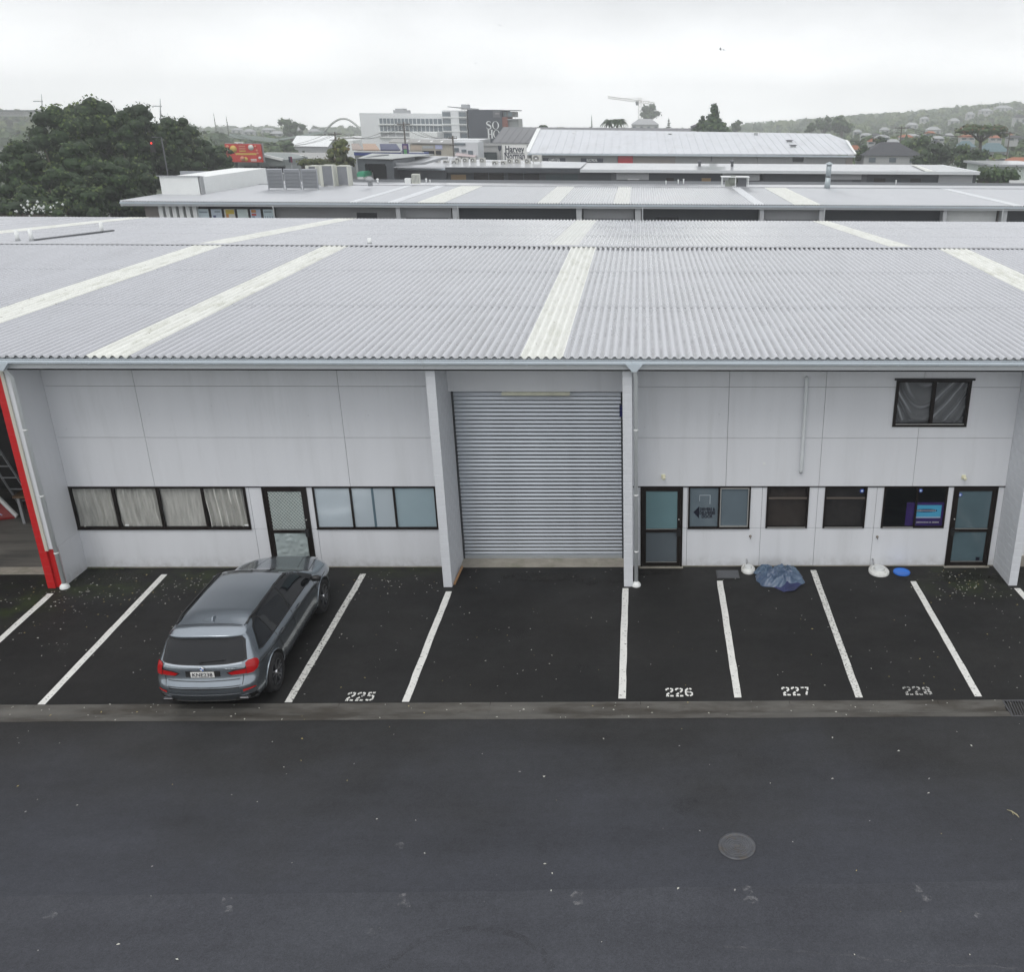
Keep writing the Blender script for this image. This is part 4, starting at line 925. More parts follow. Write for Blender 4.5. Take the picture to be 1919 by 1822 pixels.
# ================================================================== the parked car
CL = 5.35; CW = .955
def lerpt(tab, x):
    if x <= tab[0][0]: return tab[0][1]
    for (a, p), (b, q) in zip(tab[:-1], tab[1:]):
        if x <= b:
            t = (x-a)/(b-a); t = t*t*(3-2*t)*.5+t*.5; return p+(q-p)*t
    return tab[-1][1]
TOP = [(0, 1.50), (.36, 1.545), (.60, 1.60), (1.2, 1.655), (2.1, 1.66), (2.75, 1.625), (3.05, 1.56), (3.5, 1.32), (3.95, 1.10), (4.2, 1.065), (4.7, 1.01), (5.05, .92), (5.35, .74)]
REAR = [(.20, .16), (.30, .06), (.45, .0), (.62, -.01), (.70, .02), (.74, .075), (.90, .10), (1.02, .115), (1.10, .17), (1.22, .24), (1.45, .38), (1.54, .30), (1.60, .26), (1.7, .3)]
FRONT = [(.20, 5.22), (.35, 5.33), (.55, 5.35), (.75, 5.30), (.95, 5.1), (1.1, 4.6), (1.3, 4.0), (1.55, 3.2), (1.66, 2.9)]
WID = [(.20, .84), (.32, .915), (.50, .945), (.72, .955), (.90, .935), (1.02, .905), (1.07, .87), (1.12, .855), (1.30, .79), (1.45, .735), (1.55, .69), (1.62, .63), (1.68, .58)]
PLAN = [(-.02, .88), (.12, .925), (.35, .965), (.8, .99), (1.1, 1.0), (4.1, 1.0), (4.6, .985), (5.0, .94), (5.2, .86), (5.36, .70)]
WB0, WB1, WR = .93, 4.02, .385
def carpt(a, b, c_):
    """a across, b along, c up, each -1..1"""
    y = (b+1)/2*CL; tz = lerpt(TOP, y); zb = .22+.06*max(0, (abs(b)-.85))/.15
    z = zb+(c_+1)/2*(tz-zb)
    y = lerpt(REAR, z)+(b+1)/2*(lerpt(FRONT, z)-lerpt(REAR, z))
    tz = lerpt(TOP, y); z = zb+(c_+1)/2*(tz-zb)
    wd = lerpt(WID, z)*lerpt(PLAN, y)
    for wc in (WB0, WB1):   # flared arches
        d = math.hypot(y-wc, z-.40); wd += .018*max(0, 1-abs(d-.44)/.10)*(z < .9)
    if .75 < z < .87: wd -= .008*math.sin((z-.75)/.12*math.pi)*(1.4 < y < 3.7)      # light crease along the doors
    x = a*wd
    if c_ > -.5: z -= (.045 if y < 3.0 else .05)*abs(a)**2.6*(max(0, c_)**3)
    k = abs(a)**4
    if b < -.7: y += .16*k*((-b-.7)/.3)
    if b > .7: y -= .40*k*((b-.7)/.3)
    return Vector((x, y, z))
def cargrid():
    bm = bmesh.new(); NA, NB, NC = 22, 66, 30; vd = {}
    def V(i, j, k):
        if (i, j, k) not in vd: vd[(i, j, k)] = bm.verts.new(carpt(-1+2*i/NA, -1+2*j/NB, -1+2*k/NC))
        return vd[(i, j, k)]
    for i in range(NA):
        for j in range(NB):
            bm.faces.new((V(i, j, NC), V(i+1, j, NC), V(i+1, j+1, NC), V(i, j+1, NC))); bm.faces.new((V(i, j, 0), V(i, j+1, 0), V(i+1, j+1, 0), V(i+1, j, 0)))
        for k in range(NC):
            bm.faces.new((V(i, 0, k), V(i+1, 0, k), V(i+1, 0, k+1), V(i, 0, k+1))); bm.faces.new((V(i, NB, k), V(i, NB, k+1), V(i+1, NB, k+1), V(i+1, NB, k)))
    for j in range(NB):
        for k in range(NC):
            bm.faces.new((V(0, j, k), V(0, j, k+1), V(0, j+1, k+1), V(0, j+1, k))); bm.faces.new((V(NA, j, k), V(NA, j+1, k), V(NA, j+1, k+1), V(NA, j, k+1)))
    for _ in range(3): bmesh.ops.smooth_vert(bm, verts=bm.verts, factor=.5, use_axis_x=True, use_axis_y=True, use_axis_z=True)
    bmesh.ops.recalc_face_normals(bm, faces=bm.faces)
    me = bpy.data.meshes.new('car_body'); bm.to_mesh(me); bm.free()
    for p in me.polygons: p.use_smooth = True
    return me
def mat_car():
    return mat('metallic_grey_paint', (.27, .305, .34), .25, metal=.9, coat=1.0, var=.03, vs=2)
M_car = mat_car(); M_cglass = mat('car_glass', (.006, .007, .009), .04, spec=.45); M_trim = mat('black_car_trim', (.010, .010, .011), .4)
M_chr = mat('satin_chrome', (.60, .61, .62), .2, metal=1.0); M_lens = mat('red_tail_lens', (.36, .004, .006), .2, coat=.2, spec=.4); M_lensd = mat('dark_red_lens', (.12, .003, .005), .12, coat=1)
LOCAL[0] = True
car = thing('parked_car', 'grey metallic estate bodied suv parked nose to the wall left of bay 225', 'car', (-8.41, 15.60, 0))
me = cargrid(); me.materials.append(M_car); me.materials.append(M_trim)
body = bpy.data.objects.new('body', me); COL.objects.link(body)
dg0 = bpy.context.evaluated_depsgraph_get()
bvh = BVHTree.FromPolygons([v.co.copy() for v in me.vertices], [tuple(p.vertices) for p in me.polygons])
# wheel arches cut out
cut = MB()
for wc in (WB0, WB1):
    for s in (-1, 1): cut.tube([(s*.62, wc, WR+.01), (s*1.2, wc, WR+.01)], WR+.055, 36)
cu = cut.build('cutter', M_trim)
cu.data.materials.clear(); cu.data.materials.append(M_car); cu.data.materials.append(M_trim)
for p in cu.data.polygons: p.material_index = 1
bmod = body.modifiers.new('b', 'BOOLEAN'); bmod.object = cu; bmod.operation = 'DIFFERENCE'; bmod.solver = 'EXACT'
dg = bpy.context.evaluated_depsgraph_get(); nm = bpy.data.meshes.new_from_object(body.evaluated_get(dg)); body.modifiers.clear(); body.data = nm
bpy.data.objects.remove(cu)
body.parent = car
def conform(name, poly, origin_dir, m, off=.004, step=.035, edge=None, parent=body, thick=.004):
    """Lay a panel cut to the outline poly onto the body. poly gives (p,q) in the plane facing origin_dir:
    'R'/'L' side: (y,z); 'B' rear: (x,z); 'T' top: (x,y); 'BR'/'BL' rear corner at 45 degrees: (s,z)."""
    D = {'R': (Vector((-1, 0, 0)), lambda p, q: Vector((3, p, q))), 'L': (Vector((1, 0, 0)), lambda p, q: Vector((-3, p, q))),
         'B': (Vector((0, 1, 0)), lambda p, q: Vector((p, -3, q))), 'F': (Vector((0, -1, 0)), lambda p, q: Vector((p, 9, q))), 'T': (Vector((0, 0, -1)), lambda p, q: Vector((p, q, 5))),
         'BR': (Vector((-.7071, .7071, 0)), lambda p, q: Vector((2.2-0+p*.7071, -2.2+p*.7071, q))), 'BL': (Vector((.7071, .7071, 0)), lambda p, q: Vector((-2.2-p*.7071, -2.2+p*.7071, q)))}
    dv, fn = D[origin_dir]
    pts = [Vector(p) for p in poly]
    bm = bmesh.new(); x0 = min(p.x for p in pts); x1 = max(p.x for p in pts); y0 = min(p.y for p in pts); y1 = max(p.y for p in pts)
    f = bm.faces.new([bm.verts.new((p.x, p.y, 0)) for p in pts])
    k = x0+step
    while k < x1:
        bmesh.ops.bisect_plane(bm, geom=bm.verts[:]+bm.edges[:]+bm.faces[:], plane_co=(k, 0, 0), plane_no=(1, 0, 0)); k += step
    k = y0+step
    while k < y1:
        bmesh.ops.bisect_plane(bm, geom=bm.verts[:]+bm.edges[:]+bm.faces[:], plane_co=(0, k, 0), plane_no=(0, 1, 0)); k += step
    bad = []
    for v in bm.verts:
        h = bvh.ray_cast(fn(v.co.x, v.co.y), dv)
        if h[0] is None: bad.append(v); continue
        n = h[1]; n = n if n.dot(dv) < 0 else -n
        v.co = h[0]+n*off
    if bad: bmesh.ops.delete(bm, geom=bad, context='VERTS')
    bmesh.ops.recalc_face_normals(bm, faces=bm.faces)
    if bm.faces and sum((fc.normal.dot(dv) for fc in bm.faces)) > 0: bmesh.ops.reverse_faces(bm, faces=bm.faces)
    me = bpy.data.meshes.new(name); bm.to_mesh(me); bm.free()
    for p in me.polygons: p.use_smooth = True
    me.materials.append(m); o = bpy.data.objects.new(name, me); COL.objects.link(o); o.parent = parent; return o
def seam(pts, dirn, w=.010, m=M_trim, off=.003, name='seam', parent=body):
    o_ = []; pts = [Vector(p) for p in pts]; L_ = []; R_ = []
    dens = []
    for a, b in zip(pts[:-1], pts[1:]):
        n = max(1, int((b-a).length/.06)); dens += [a.lerp(b, i/n) for i in range(n)]
    dens.append(pts[-1])
    for i, p in enumerate(dens):
        d = (dens[min(i+1, len(dens)-1)]-dens[max(i-1, 0)]).normalized(); n = Vector((-d.y, d.x))*w/2; L_.append(p+n); R_.append(p-n)
    o = None
    return conform(name, [tuple(p) for p in L_]+[tuple(p) for p in R_[::-1]], dirn, m, off, .08, parent=parent)
for S, sgn in (('R', 1), ('L', -1)):
    conform('window_surround', [(.58, 1.11), (.70, 1.075), (3.62, 1.065), (3.70, 1.10), (3.20, 1.43), (2.85, 1.565), (2.3, 1.60), (1.5, 1.60), (1.0, 1.575), (.78, 1.48)], S, M_trim, .003, parent=car)
    conform('side_window', [(.62, 1.13), (.72, 1.10), (1.20, 1.10), (1.06, 1.54), (.84, 1.48)], S, M_cglass, .006, parent=car)
    conform('side_window', [(1.235, 1.10), (2.16, 1.095), (2.16, 1.575), (1.5, 1.575), (1.10, 1.55)], S, M_cglass, .006, parent=car)
    conform('side_window', [(2.23, 1.095), (3.50, 1.09), (3.10, 1.41), (2.80, 1.545), (2.23, 1.575)], S, M_cglass, .006, parent=car)
    seam([(3.58, 1.055), (3.60, .45), (3.45, .30)], S); seam([(2.20, 1.06), (2.24, .30)], S); seam([(1.30, 1.06), (1.32, .95), (1.42, .70), (1.40, .40)], S)
    seam([(.30, .92), (.8, .925), (3.4, .885), (4.3, .86)], S, .012)
    conform('sill_trim', [(1.43, .24), (3.54, .24), (3.56, .34), (1.42, .34)], S, M_trim, .004, parent=car)
    for y in (1.46, 2.46):
        h = bvh.ray_cast(Vector((3*sgn, y+.08, .965)), Vector((-sgn, 0, 0)))[0]
        MB().bar(h+Vector((sgn*.028, -.09, 0)), h+Vector((sgn*.028, .09, .0)), .018, .028).bar(h+Vector((0, -.09, 0)), h+Vector((sgn*.03, -.09, 0)), .02, .02).bar(h+Vector((0, .09, 0)), h+Vector((sgn*.03, .09, 0)), .02, .02).build('door_handle', M_chr, None).parent = car
    # roof rails
    pr = []
    for k in range(15):
        y = .78+k*.152; h = bvh.ray_cast(Vector((sgn*.64*(1 if y > 1 else .97), y, 4)), Vector((0, 0, -1)))[0]; lift = .038 if 0 < k < 14 else .004; pr.append(h+Vector((0, 0, lift)))
    MB().tube(pr, .017, 8).build('roof_rail', M_trim, None).parent = car
    # arch lips
    lip = MB(); pts = []
    for wc in (WB0, WB1):
        pts = []
        for k in range(25):
            a = math.pi*(-.06+1.12*k/24); y, z = wc+(WR+.062)*math.cos(a), WR+.01+(WR+.062)*math.sin(a); h = bvh.ray_cast(Vector((3*sgn, y, z)), Vector((-sgn, 0, 0)))
            if h[0] is not None and z > .27: pts.append(h[0]+Vector((sgn*.003, 0, 0)))
        lip.tube(pts, .012, 6)
    lip.build('arch_lip', M_car, None).parent = car
    # mirror
    mc_ = Vector((sgn*1.0, 3.52, 1.10)); mm = MB(); prof = [(.0, -.10), (.06, -.085), (.085, -.02), (.08, .06), (.05, .085), (0, .09)]
    mm.lathe(prof, 16, (0, 0, 0), 'x'); mm.v = [(mc_.x+v[0]*1.15, mc_.y+v[1]*1.0, mc_.z+v[2]*.85) for v in mm.v]
    mm.build('side_mirror', M_trim, None).parent = car
    MB().bar((sgn*.84, 3.52, 1.06), (sgn*.95, 3.52, 1.08), .05, .03).build('mirror_arm', M_trim, None).parent = car
    mk = MB().lathe([(0, -.09), (.05, -.08), (.075, -.02), (.06, .07), (0, .085)], 14, (0, 0, 0), 'x'); mk.v = [(mc_.x+v[0]*1.17, mc_.y+.012+v[1]*.9, mc_.z+.014+v[2]*.85) for v in mk.v]; mk.build('mirror_cap', M_car, None).parent = car
    # tail lamps: outer round part wraps the corner, inner bar lies on the tailgate
    BD = 'BR' if sgn > 0 else 'BL'; q = sgn
    conform('tail_lamp_seat', [(q*.48, .845), (q*.40, .90), (q*.52, .945), (q*.70, .955), (q*.73, 1.03), (q*.78, 1.055), (q*.82, 1.0), (q*.84, .90), (q*.835, .838), (q*.72, .835)][::q], 'B', M_trim, .003, parent=car)
    conform('tail_lamp', [(q*.49, .858), (q*.43, .90), (q*.54, .932), (q*.715, .940), (q*.715, .855)][::q], 'B', M_lens, .010, parent=car)
    conform('tail_lamp', [(q*.722, .845), (q*.722, .99), (q*.75, 1.03), (q*.785, 1.045), (q*.805, 1.02), (q*.825, .95), (q*.83, .845)][::q], 'B', M_lens, .016, parent=car)
    conform('tail_lamp', [(.655, .85), (.65, 1.0), (.66, 1.045), (.72, 1.075), (.82, 1.07), (.885, 1.03), (.90, .97), (.84, .89), (.75, .85)][::q], BD, M_lens, .012, parent=car)
    conform('lamp_underline', [(q*.50, .846), (q*.50, .856), (q*.84, .848), (q*.84, .838)][::q], 'B', M_chr, .013, parent=car)
    conform('rear_reflector', [(q*.66, .525), (q*.66, .570), (q*.82, .585), (q*.85, .560)][::q], 'B', mat('reflector_red', (.45, .02, .02), .25), .006, parent=car)
    conform('exhaust_surround', [(q*.50, .33), (q*.54, .42), (q*.84, .44), (q*.84, .36), (q*.74, .32)][::q], 'B', M_trim, .004, parent=car)
    mb = MB().box(q*.66-.09, q*.66+.09, .03, .16, .365, .415); ex = mb.build('exhaust_tip', mat('dull_exhaust', (.20, .20, .21), .3, metal=.9), None); bevel(ex, .02, 3); ex.parent = car
    MB().box(q*.66-.08, q*.66+.08, .026, .0295, .372, .408).build('exhaust_mouth', M_black, ex)
    # head lamps
    conform('head_lamp', [(q*.50, .70), (q*.52, .80), (q*.74, .84), (q*.80, .76), (q*.70, .70)][::-q], 'F', mat('clear_lamp', (.5, .52, .54), .08, spec=.9), .006, parent=car)
# rear: tailgate glass, spoiler line, number plate, trims
conform('glass_surround', [(-.735, 1.09), (-.66, 1.065), (0, 1.050), (.66, 1.065), (.735, 1.09), (.68, 1.40), (.62, 1.475), (0, 1.490), (-.62, 1.475), (-.68, 1.40)], 'B', M_trim, .003, parent=car)
rg = conform('rear_window', [(-.70, 1.105), (-.63, 1.085), (0, 1.070), (.63, 1.085), (.70, 1.105), (.645, 1.395), (.595, 1.45), (0, 1.460), (-.595, 1.45), (-.645, 1.395)], 'B', M_cglass, .007, parent=car)
conform('tailgate_trim', [(-.665, 1.040), (0, 1.012), (.665, 1.040), (.665, 1.070), (0, 1.043), (-.665, 1.070)], 'B', mat('bright_trim', (.50, .54, .58), .25, metal=.8, coat=1), .009, parent=car)
seam([(-.63, .66), (0, .645), (.63, .66)], 'B', .012); seam([(-.69, .95), (-.66, .66)], 'B', .010); seam([(.69, .95), (.66, .66)], 'B', .010)
conform('bumper_pad', [(-.60, .405), (-.50, .365), (.50, .365), (.60, .405), (.58, .47), (0, .455), (-.58, .47)], 'B', mat('satin_black_plastic', (.03, .034, .038), .5), .004, parent=car)
conform('bumper_step', [(-.62, .615), (0, .600), (.62, .615), (.60, .635), (0, .622), (-.60, .635)], 'B', M_trim, .004, parent=car)
seam([(-.57, .70), (0, .68), (.57, .70)], 'T', .012, off=.004)
conform('bumper_highlight', [(-.62, .50), (0, .485), (.62, .50), (.61, .522), (0, .508), (-.61, .522)], 'B', MATS['bright_trim'], .010, parent=car)
seam([(-.62, .765), (0, .745), (.62, .765)], 'B', .014, m=MATS['satin_black_plastic'])
def roofz(x, y): return bvh.ray_cast(Vector((x, y, 4)), Vector((0, 0, -1)))[0]
seam([(-.585, .66), (0, .64), (.585, .66)], 'T', .010); seam([(-.60, .70), (-.61, 1.6), (-.60, 2.75)], 'T', .014); seam([(.60, .70), (.61, 1.6), (.60, 2.75)], 'T', .014)
conform('windscreen', [(-.58, 3.02), (0, 2.98), (.58, 3.02), (.72, 3.72), (0, 3.92), (-.72, 3.72)], 'T', M_cglass, .005, parent=car)
conform('sunroof_edge', [(-.50, 2.86), (.50, 2.86), (.50, 2.90), (-.50, 2.90)], 'T', M_trim, .004, parent=car)
seam([(-.72, 4.0), (-.60, 5.0)], 'T', .010); seam([(.72, 4.0), (.60, 5.0)], 'T', .010); seam([(-.45, 4.1), (-.33, 5.0)], 'T', .006); seam([(.45, 4.1), (.33, 5.0)], 'T', .006)
h = roofz(0, .86)
MB().prism([(0, .78, h.z-.003), (0, .99, h.z-.003), (0, .86, h.z+.055), (0, .82, h.z+.06)], (.022, 0, 0)).build('roof_aerial', M_car, None).parent = car
hb = bvh.ray_cast(Vector((.0, -3, .905)), Vector((0, 1, 0)))[0]
PYy = hb.y
conform('plate_recess', [(-.30, .835), (.30, .835), (.30, .945), (-.30, .945)], 'B', M_trim, .004, parent=car)
pc = Vector((0, PYy-.022, .885)); tilt = Vector((0, .12, 1)).normalized()
pl_ = MB().box(-.205, .205, PYy-.030, PYy-.016, .825, .945).build('number_plate', mat('plate_white', (.72, .72, .70), .35), None); pl_.parent = car; bevel(pl_, .006, 2)
tx = text('plate_lettering', 'KNE238', .112, (0, PYy-.0325, .884), (1, 0, 0), (0, 0, 1), M_vinyl, pl_, ext=.0015, bold=.0012, sx=.92)
mb = MB()
for i in range(4):
    a0 = i*math.pi/2; pts = [(0, PYy-.0235+.0, 0)]+[(.034*math.cos(a0+k*math.pi/12), PYy-.0235, .034*math.sin(a0+k*math.pi/12)) for k in range(7)]
    zc = .992; pts = [(p[0], hb.y+.002-.016, p[2]+zc) for p in pts]; mb.add(pts, [tuple(range(len(pts)))], i % 2)
bb = MB().lathe([(.045, 0), (.045, -.010), (.034, -.011), (0, -.011)], 24, (0, hb.y-.002, .992), 'y').build('round_badge', M_chr, None); bb.parent = car
mb.build('badge_quarters', [mat('badge_white', (.75, .75, .75), .3), mat('badge_blue', (.03, .14, .45), .3)], bb)
MB().box(.40, .58, hb.y+.0, hb.y+.008, .972, .990).build('model_badge', M_chr, None).parent = car
w0 = bvh.ray_cast(Vector((-.02, -3, 1.10)), Vector((0, 1, 0)))[0]; w1 = bvh.ray_cast(Vector((.40, -3, 1.135)), Vector((0, 1, 0)))[0]
MB().bar(w0+Vector((0, -.02, 0)), w1+Vector((0, -.02, 0)), .018, .012).bar(w0+Vector((-.03, -.015, -.01)), w0+Vector((.03, -.015, .0)), .03, .02).build('rear_wiper', M_trim, None).parent = car
# wheels
tyre_prof = [(.25, -.10), (.33, -.125), (.372, -.115), (WR, -.08), (WR, .08), (.372, .115), (.33, .125), (.25, .10)]
rim_prof = [(.265, -.10), (.268, .10), (.255, .118), (.245, .105), (.235, -.04)]
M_tyre_r = mat('tyre_rubber', (.016, .016, .017), .75, bump=.2, bs=60); M_rim = mat('dark_alloy', (.05, .052, .056), .35, metal=.6); M_rim2 = mat('alloy_edge', (.16, .165, .175), .3, metal=.8)
def wheel(x, y, sgn):
    wr = bpy.data.objects.new('wheel', MB().lathe(tyre_prof, 40, (0, 0, 0), 'x').mesh('wheel', M_tyre_r)); COL.objects.link(wr); wr.parent = car; wr.location = (x, y, WR)
    MB().lathe([(r, h*sgn) for r, h in rim_prof], 40, (0, 0, 0), 'x').lathe([(.235, -.04*sgn), (0, -.04*sgn)], 30, (0, 0, 0), 'x').build('rim', M_rim, None).parent = wr
    sp = MB()
    for k in range(5):
        for d in (-.17, .17):
            a = 2*math.pi*k/5+.3; o1 = (math.cos(a+d*.35)*.05, math.sin(a+d*.35)*.05); o2 = (math.cos(a+d*1.25)*.252, math.sin(a+d*1.25)*.252)
            sp.bar((sgn*.085, o1[0], o1[1]), (sgn*.10, o2[0], o2[1]), .030, .028, up=Vector((1, 0, 0)))
    sp.build('spokes', M_rim2, None).parent = wr
    MB().lathe([(.045, .06*sgn), (.045, .11*sgn), (.03, .118*sgn), (0, .118*sgn)], 16, (0, 0, 0), 'x').build('hub_cap', M_chr, None).parent = wr
for s in (1, -1):
    for y in (WB0, WB1): wheel(s*.845, y, s)
MB().box(-.78, .78, .35, 5.0, .20, .42).build('underbody', M_black, None).parent = car
CYAW = R(1.0); car.rotation_euler = (0, 0, CYAW); car.scale = (1.095, 1.05, 1.035)

LOCAL[0] = False
# ================================================================== rear buildings
def facade(parent, Y, segs, zbot, ztop, m_by):
    for u0, u1, k, ins in segs:
        a, b = WP(u0, 400, Y).x, WP(u1, 400, Y).x; MB().box(a+.02, b-.02, Y+ins, Y+ins+.15, zbot, ztop).build({'p': 'pillar', 'd': 'charcoal_wall', 'g': 'grey_wall', 'l': 'roller_shutter', 'w': 'pale_wall', 't': 'taupe_wall', 'k': 'dark_window'}.get(k, 'wall'), m_by[k], parent)
M_pale2 = mat('pale_grey_wall', (.44, .455, .47), .6, var=.05, vs=.5); M_taupe = mat('taupe_wall_paint', (.25, .225, .21), .7, var=.05, vs=.5)
M_shut = mat('pale_shutter', (.40, .41, .42), .5, var=.05, vs=.6); M_dwin = mat('dark_window_glass', (.012, .014, .018), .08, spec=.8)
MB_ = {'p': M_pale2, 'd': M_charcoal, 'g': mat('mid_grey_wall', (.27, .275, .28), .6, var=.05, vs=.5), 'l': M_shut, 'w': M_white, 't': M_taupe, 'k': M_dwin}
B2 = thing('second_warehouse_row', 'second pale roofed warehouse row with window posters and rooftop plant behind the near roof', 'warehouse', (-5, 80, 0))
Y2 = 70.0; z2 = WP(1000, 381, Y2).z; X2a, X2b = WP(228, 379, Y2).x, 42.0
YR2 = 88.0; zr2 = WP(1000, 349, YR2).z; YE2 = 105.0; ze2 = WP(1000, 341.5, YE2).z
def strip2(u, w_, m=None): x = WP(u, 382, Y2).x; return (x, x+w_)
st2 = [(655, .55, 1), (725, .9, 1), (782, 2.0, 0), (1005, 1.6, 2), (1150, 1.2, 2), (1412, .7, 1), (1488, 2.0, 0), (1900, .8, 1)]
cur = snap(X2a)
M_wst = mat('white_sealed_sheet', (.64, .66, .68), .4, var=.05, vs=1)
for u, w_, k in st2:
    a, b = strip2(u, w_); a, b = snap(a), snap(b)
    corr('roof_sheeting', cur, a, Y2, z2, YR2, zr2, M_roof2, B2, sub=6, amp=.035); corr('skylight_strip' if k != 1 else 'sealed_strip', a, b, Y2-.01, z2, YR2, zr2, (M_sky, M_wst, M_fade)[k], B2, sub=6, lift=.01, amp=.035); cur = b
corr('roof_sheeting', cur, X2b, Y2, z2, YR2, zr2, M_roof2, B2, sub=6, amp=.035)
corr('roof_sheeting', snap(X2a), X2b, YR2, zr2-.004, YE2, ze2, M_roof2, B2, sub=4, amp=.03)
MB().box(X2a, X2b, YR2-.2, YR2+.2, zr2+.04, zr2+.075).build('ridge_cap', MATS['dull_ridge_cap'], B2)
zf2 = WP(1000, 390, Y2-.1).z; zg2 = WP(1000, 385, Y2-.1).z
MB().box(X2a-.1, X2b, Y2-.13, Y2-.02, zg2-.03, zg2+.09).build('gutter', M_gutter, B2)
MB().box(X2a-.1, X2b, Y2-.02, Y2+.03, zf2, zg2+.05).build('fascia_board', M_fascia, B2)
MB().hexa([(X2a-.1, Y2, z2-.35), (X2a-.02, Y2, z2-.35), (X2a-.02, YR2, zr2-.35), (X2a-.1, YR2, zr2-.35), (X2a-.1, Y2, z2+.06), (X2a-.02, Y2, z2+.06), (X2a-.02, YR2, zr2+.06), (X2a-.1, YR2, zr2+.06)]).build('barge_board', M_fascia, B2)
MB().box(X2a, X2b, Y2, Y2+.9, zf2+.01, zf2+.05).build('soffit', M_fascia, B2)
MB().box(X2a+1.5, X2b, Y2+1.1, YE2, -.1, z2-.6).build('core_wall', M_charcoal, B2)
facade(B2, Y2+.8, [(272, 303, 't', 0), (515, 742, 'g', .05), (1432, 1536, 'l', 0), (752, 846, 'l', 0), (1093, 1188, 'l', 0), (1775, 1868, 'w', 0), (858, 1080, 'd', .1), (1204, 1424, 'd', .1), (1546, 1768, 'd', .1), (1888, 1960, 'd', .1), (1870, 1879, 't', 0)], -.1, zf2+.01, MB_)
for u0, u1 in ((742, 750), (848, 857), (1080, 1090), (1190, 1201), (1424, 1432), (1536, 1545), (1768, 1775), (1879, 1888)):
    a, b = WP(u0, 400, Y2+.1).x, WP(u1, 400, Y2+.1).x; MB().box(a, b, Y2+.1, Y2+1.0, -.1, zf2+.009).build('pillar', M_pale2, B2)
for u in (511, 857.5, 1204, 1546, 1881):
    p = WP(u, 390, Y2-.05); t = MB().tube([(p.x, Y2-.08, zg2), (p.x, Y2+.05, zf2-.1), (p.x, Y2+.05, 0)], .05, 8).build('downpipe', M_pvc, B2)
for a_, b_, v0 in ((668, 706, 400), (1229, 1272, 405.5)):
    a, b = WP(a_, 400, Y2+.8).x, WP(b_, 400, Y2+.8).x; zt = WP(1000, v0, Y2+.8).z
    q = .05 if a_ < 900 else .1; MB().box(a, b, Y2+.8+q-.02, Y2+.8+q-.003, zt-1.2, zt).build('window', M_dwin, B2)
for a_, b_ in ((760, 840), (1094, 1186), (1434, 1534)):
    a, b = WP(a_, 400, Y2+.8).x, WP(b_, 400, Y2+.8).x; zt = WP(1000, 408.5, Y2+.8).z; MB().box(a, b, Y2+.77, Y2+.797, zt-.06, zt).build('shutter_box', M_lead, B2)
# posters and slots at the left end
a, b = WP(300, 400, Y2+.5).x, WP(371, 400, Y2+.5).x
for k in range(6):
    x = a+(b-a)*k/5.6; MB().box(x, x+.28, Y2+.35, Y2+.8, -.1, zf2+.009).build('fin', M_white, B2)
MB().box(a, b, Y2+.8, Y2+.9, -.1, zf2+.009).build('dark_window', M_dwin, B2)
u_ = [369.5, 393.5, 418, 442.5, 467, 491, 515.5]; zt = WP(400, 391.5, Y2+.6).z; zb = zt-1.7
pcol = [(.62, .72, .76), (.60, .68, .76), (.66, .66, .60), (.62, .72, .70), (.58, .66, .78), (.60, .72, .76)]
pm = {k: mat('poster_'+k, c_, .5) for k, c_ in dict(red=(.55, .06, .04), orange=(.62, .25, .05), yellow=(.65, .50, .06), navy=(.03, .05, .16), grey=(.30, .36, .42), pink=(.55, .30, .33), skin=(.5, .33, .24)).items()}
for k in range(6):
    a, b = WP(u_[k], 400, Y2+.6).x, WP(u_[k+1], 400, Y2+.6).x
    f = MB().box(a, b, Y2+.62, Y2+.80, zb-.06, zt+.06).build('display_window', M_frame, B2)
    MB().box(a+.09, b-.09, Y2+.60, Y2+.619, zb, zt).build('poster', mat('poster_sheet_%d' % k, pcol[k], .45, var=.05, vs=2), f)
    W2 = b-a-.18; x0 = a+.09
    def blot(fx0, fx1, fz0, fz1, m): MB().box(x0+W2*fx0, x0+W2*fx1, Y2+.590, Y2+.598, zt-(zt-zb)*fz1, zt-(zt-zb)*fz0).build('print_patch', m, f)
    if k == 0: blot(.1, .9, .10, .16, pm['grey']); blot(.2, .55, .40, .6, pm['skin']); blot(.6, .8, .42, .52, pm['grey'])
    if k == 1: blot(.35, .85, .08, .14, pm['grey']); blot(.15, .42, .26, .62, pm['navy']); blot(.42, .5, .4, .62, pm['pink'])
    if k == 2: blot(.15, .95, .02, .2, pm['yellow']); blot(.15, .4, .2, .34, pm['orange']); blot(.1, .5, .42, .5, pm['red']); blot(.1, .98, .55, .6, pm['red']); blot(.6, .98, .40, .52, pm['grey'])
    if k == 3: blot(.05, .7, .40, .5, pm['grey']); blot(.1, .7, .52, .6, pm['red']); blot(.8, .9, .38, .55, pm['grey'])
    if k == 4: blot(.1, .55, .02, .14, pm['orange']); blot(.1, .55, .18, .26, pm['red']); blot(.12, .4, .28, .34, pm['grey']); blot(.62, .85, .42, .62, pm['navy'])
    if k == 5:
        blot(.1, .8, .08, .13, pm['grey'])
        for r_ in range(3):
            for c_ in range(4): blot(.1+.22*c_, .22+.22*c_, .28+.17*r_, .36+.17*r_, pm['grey'])
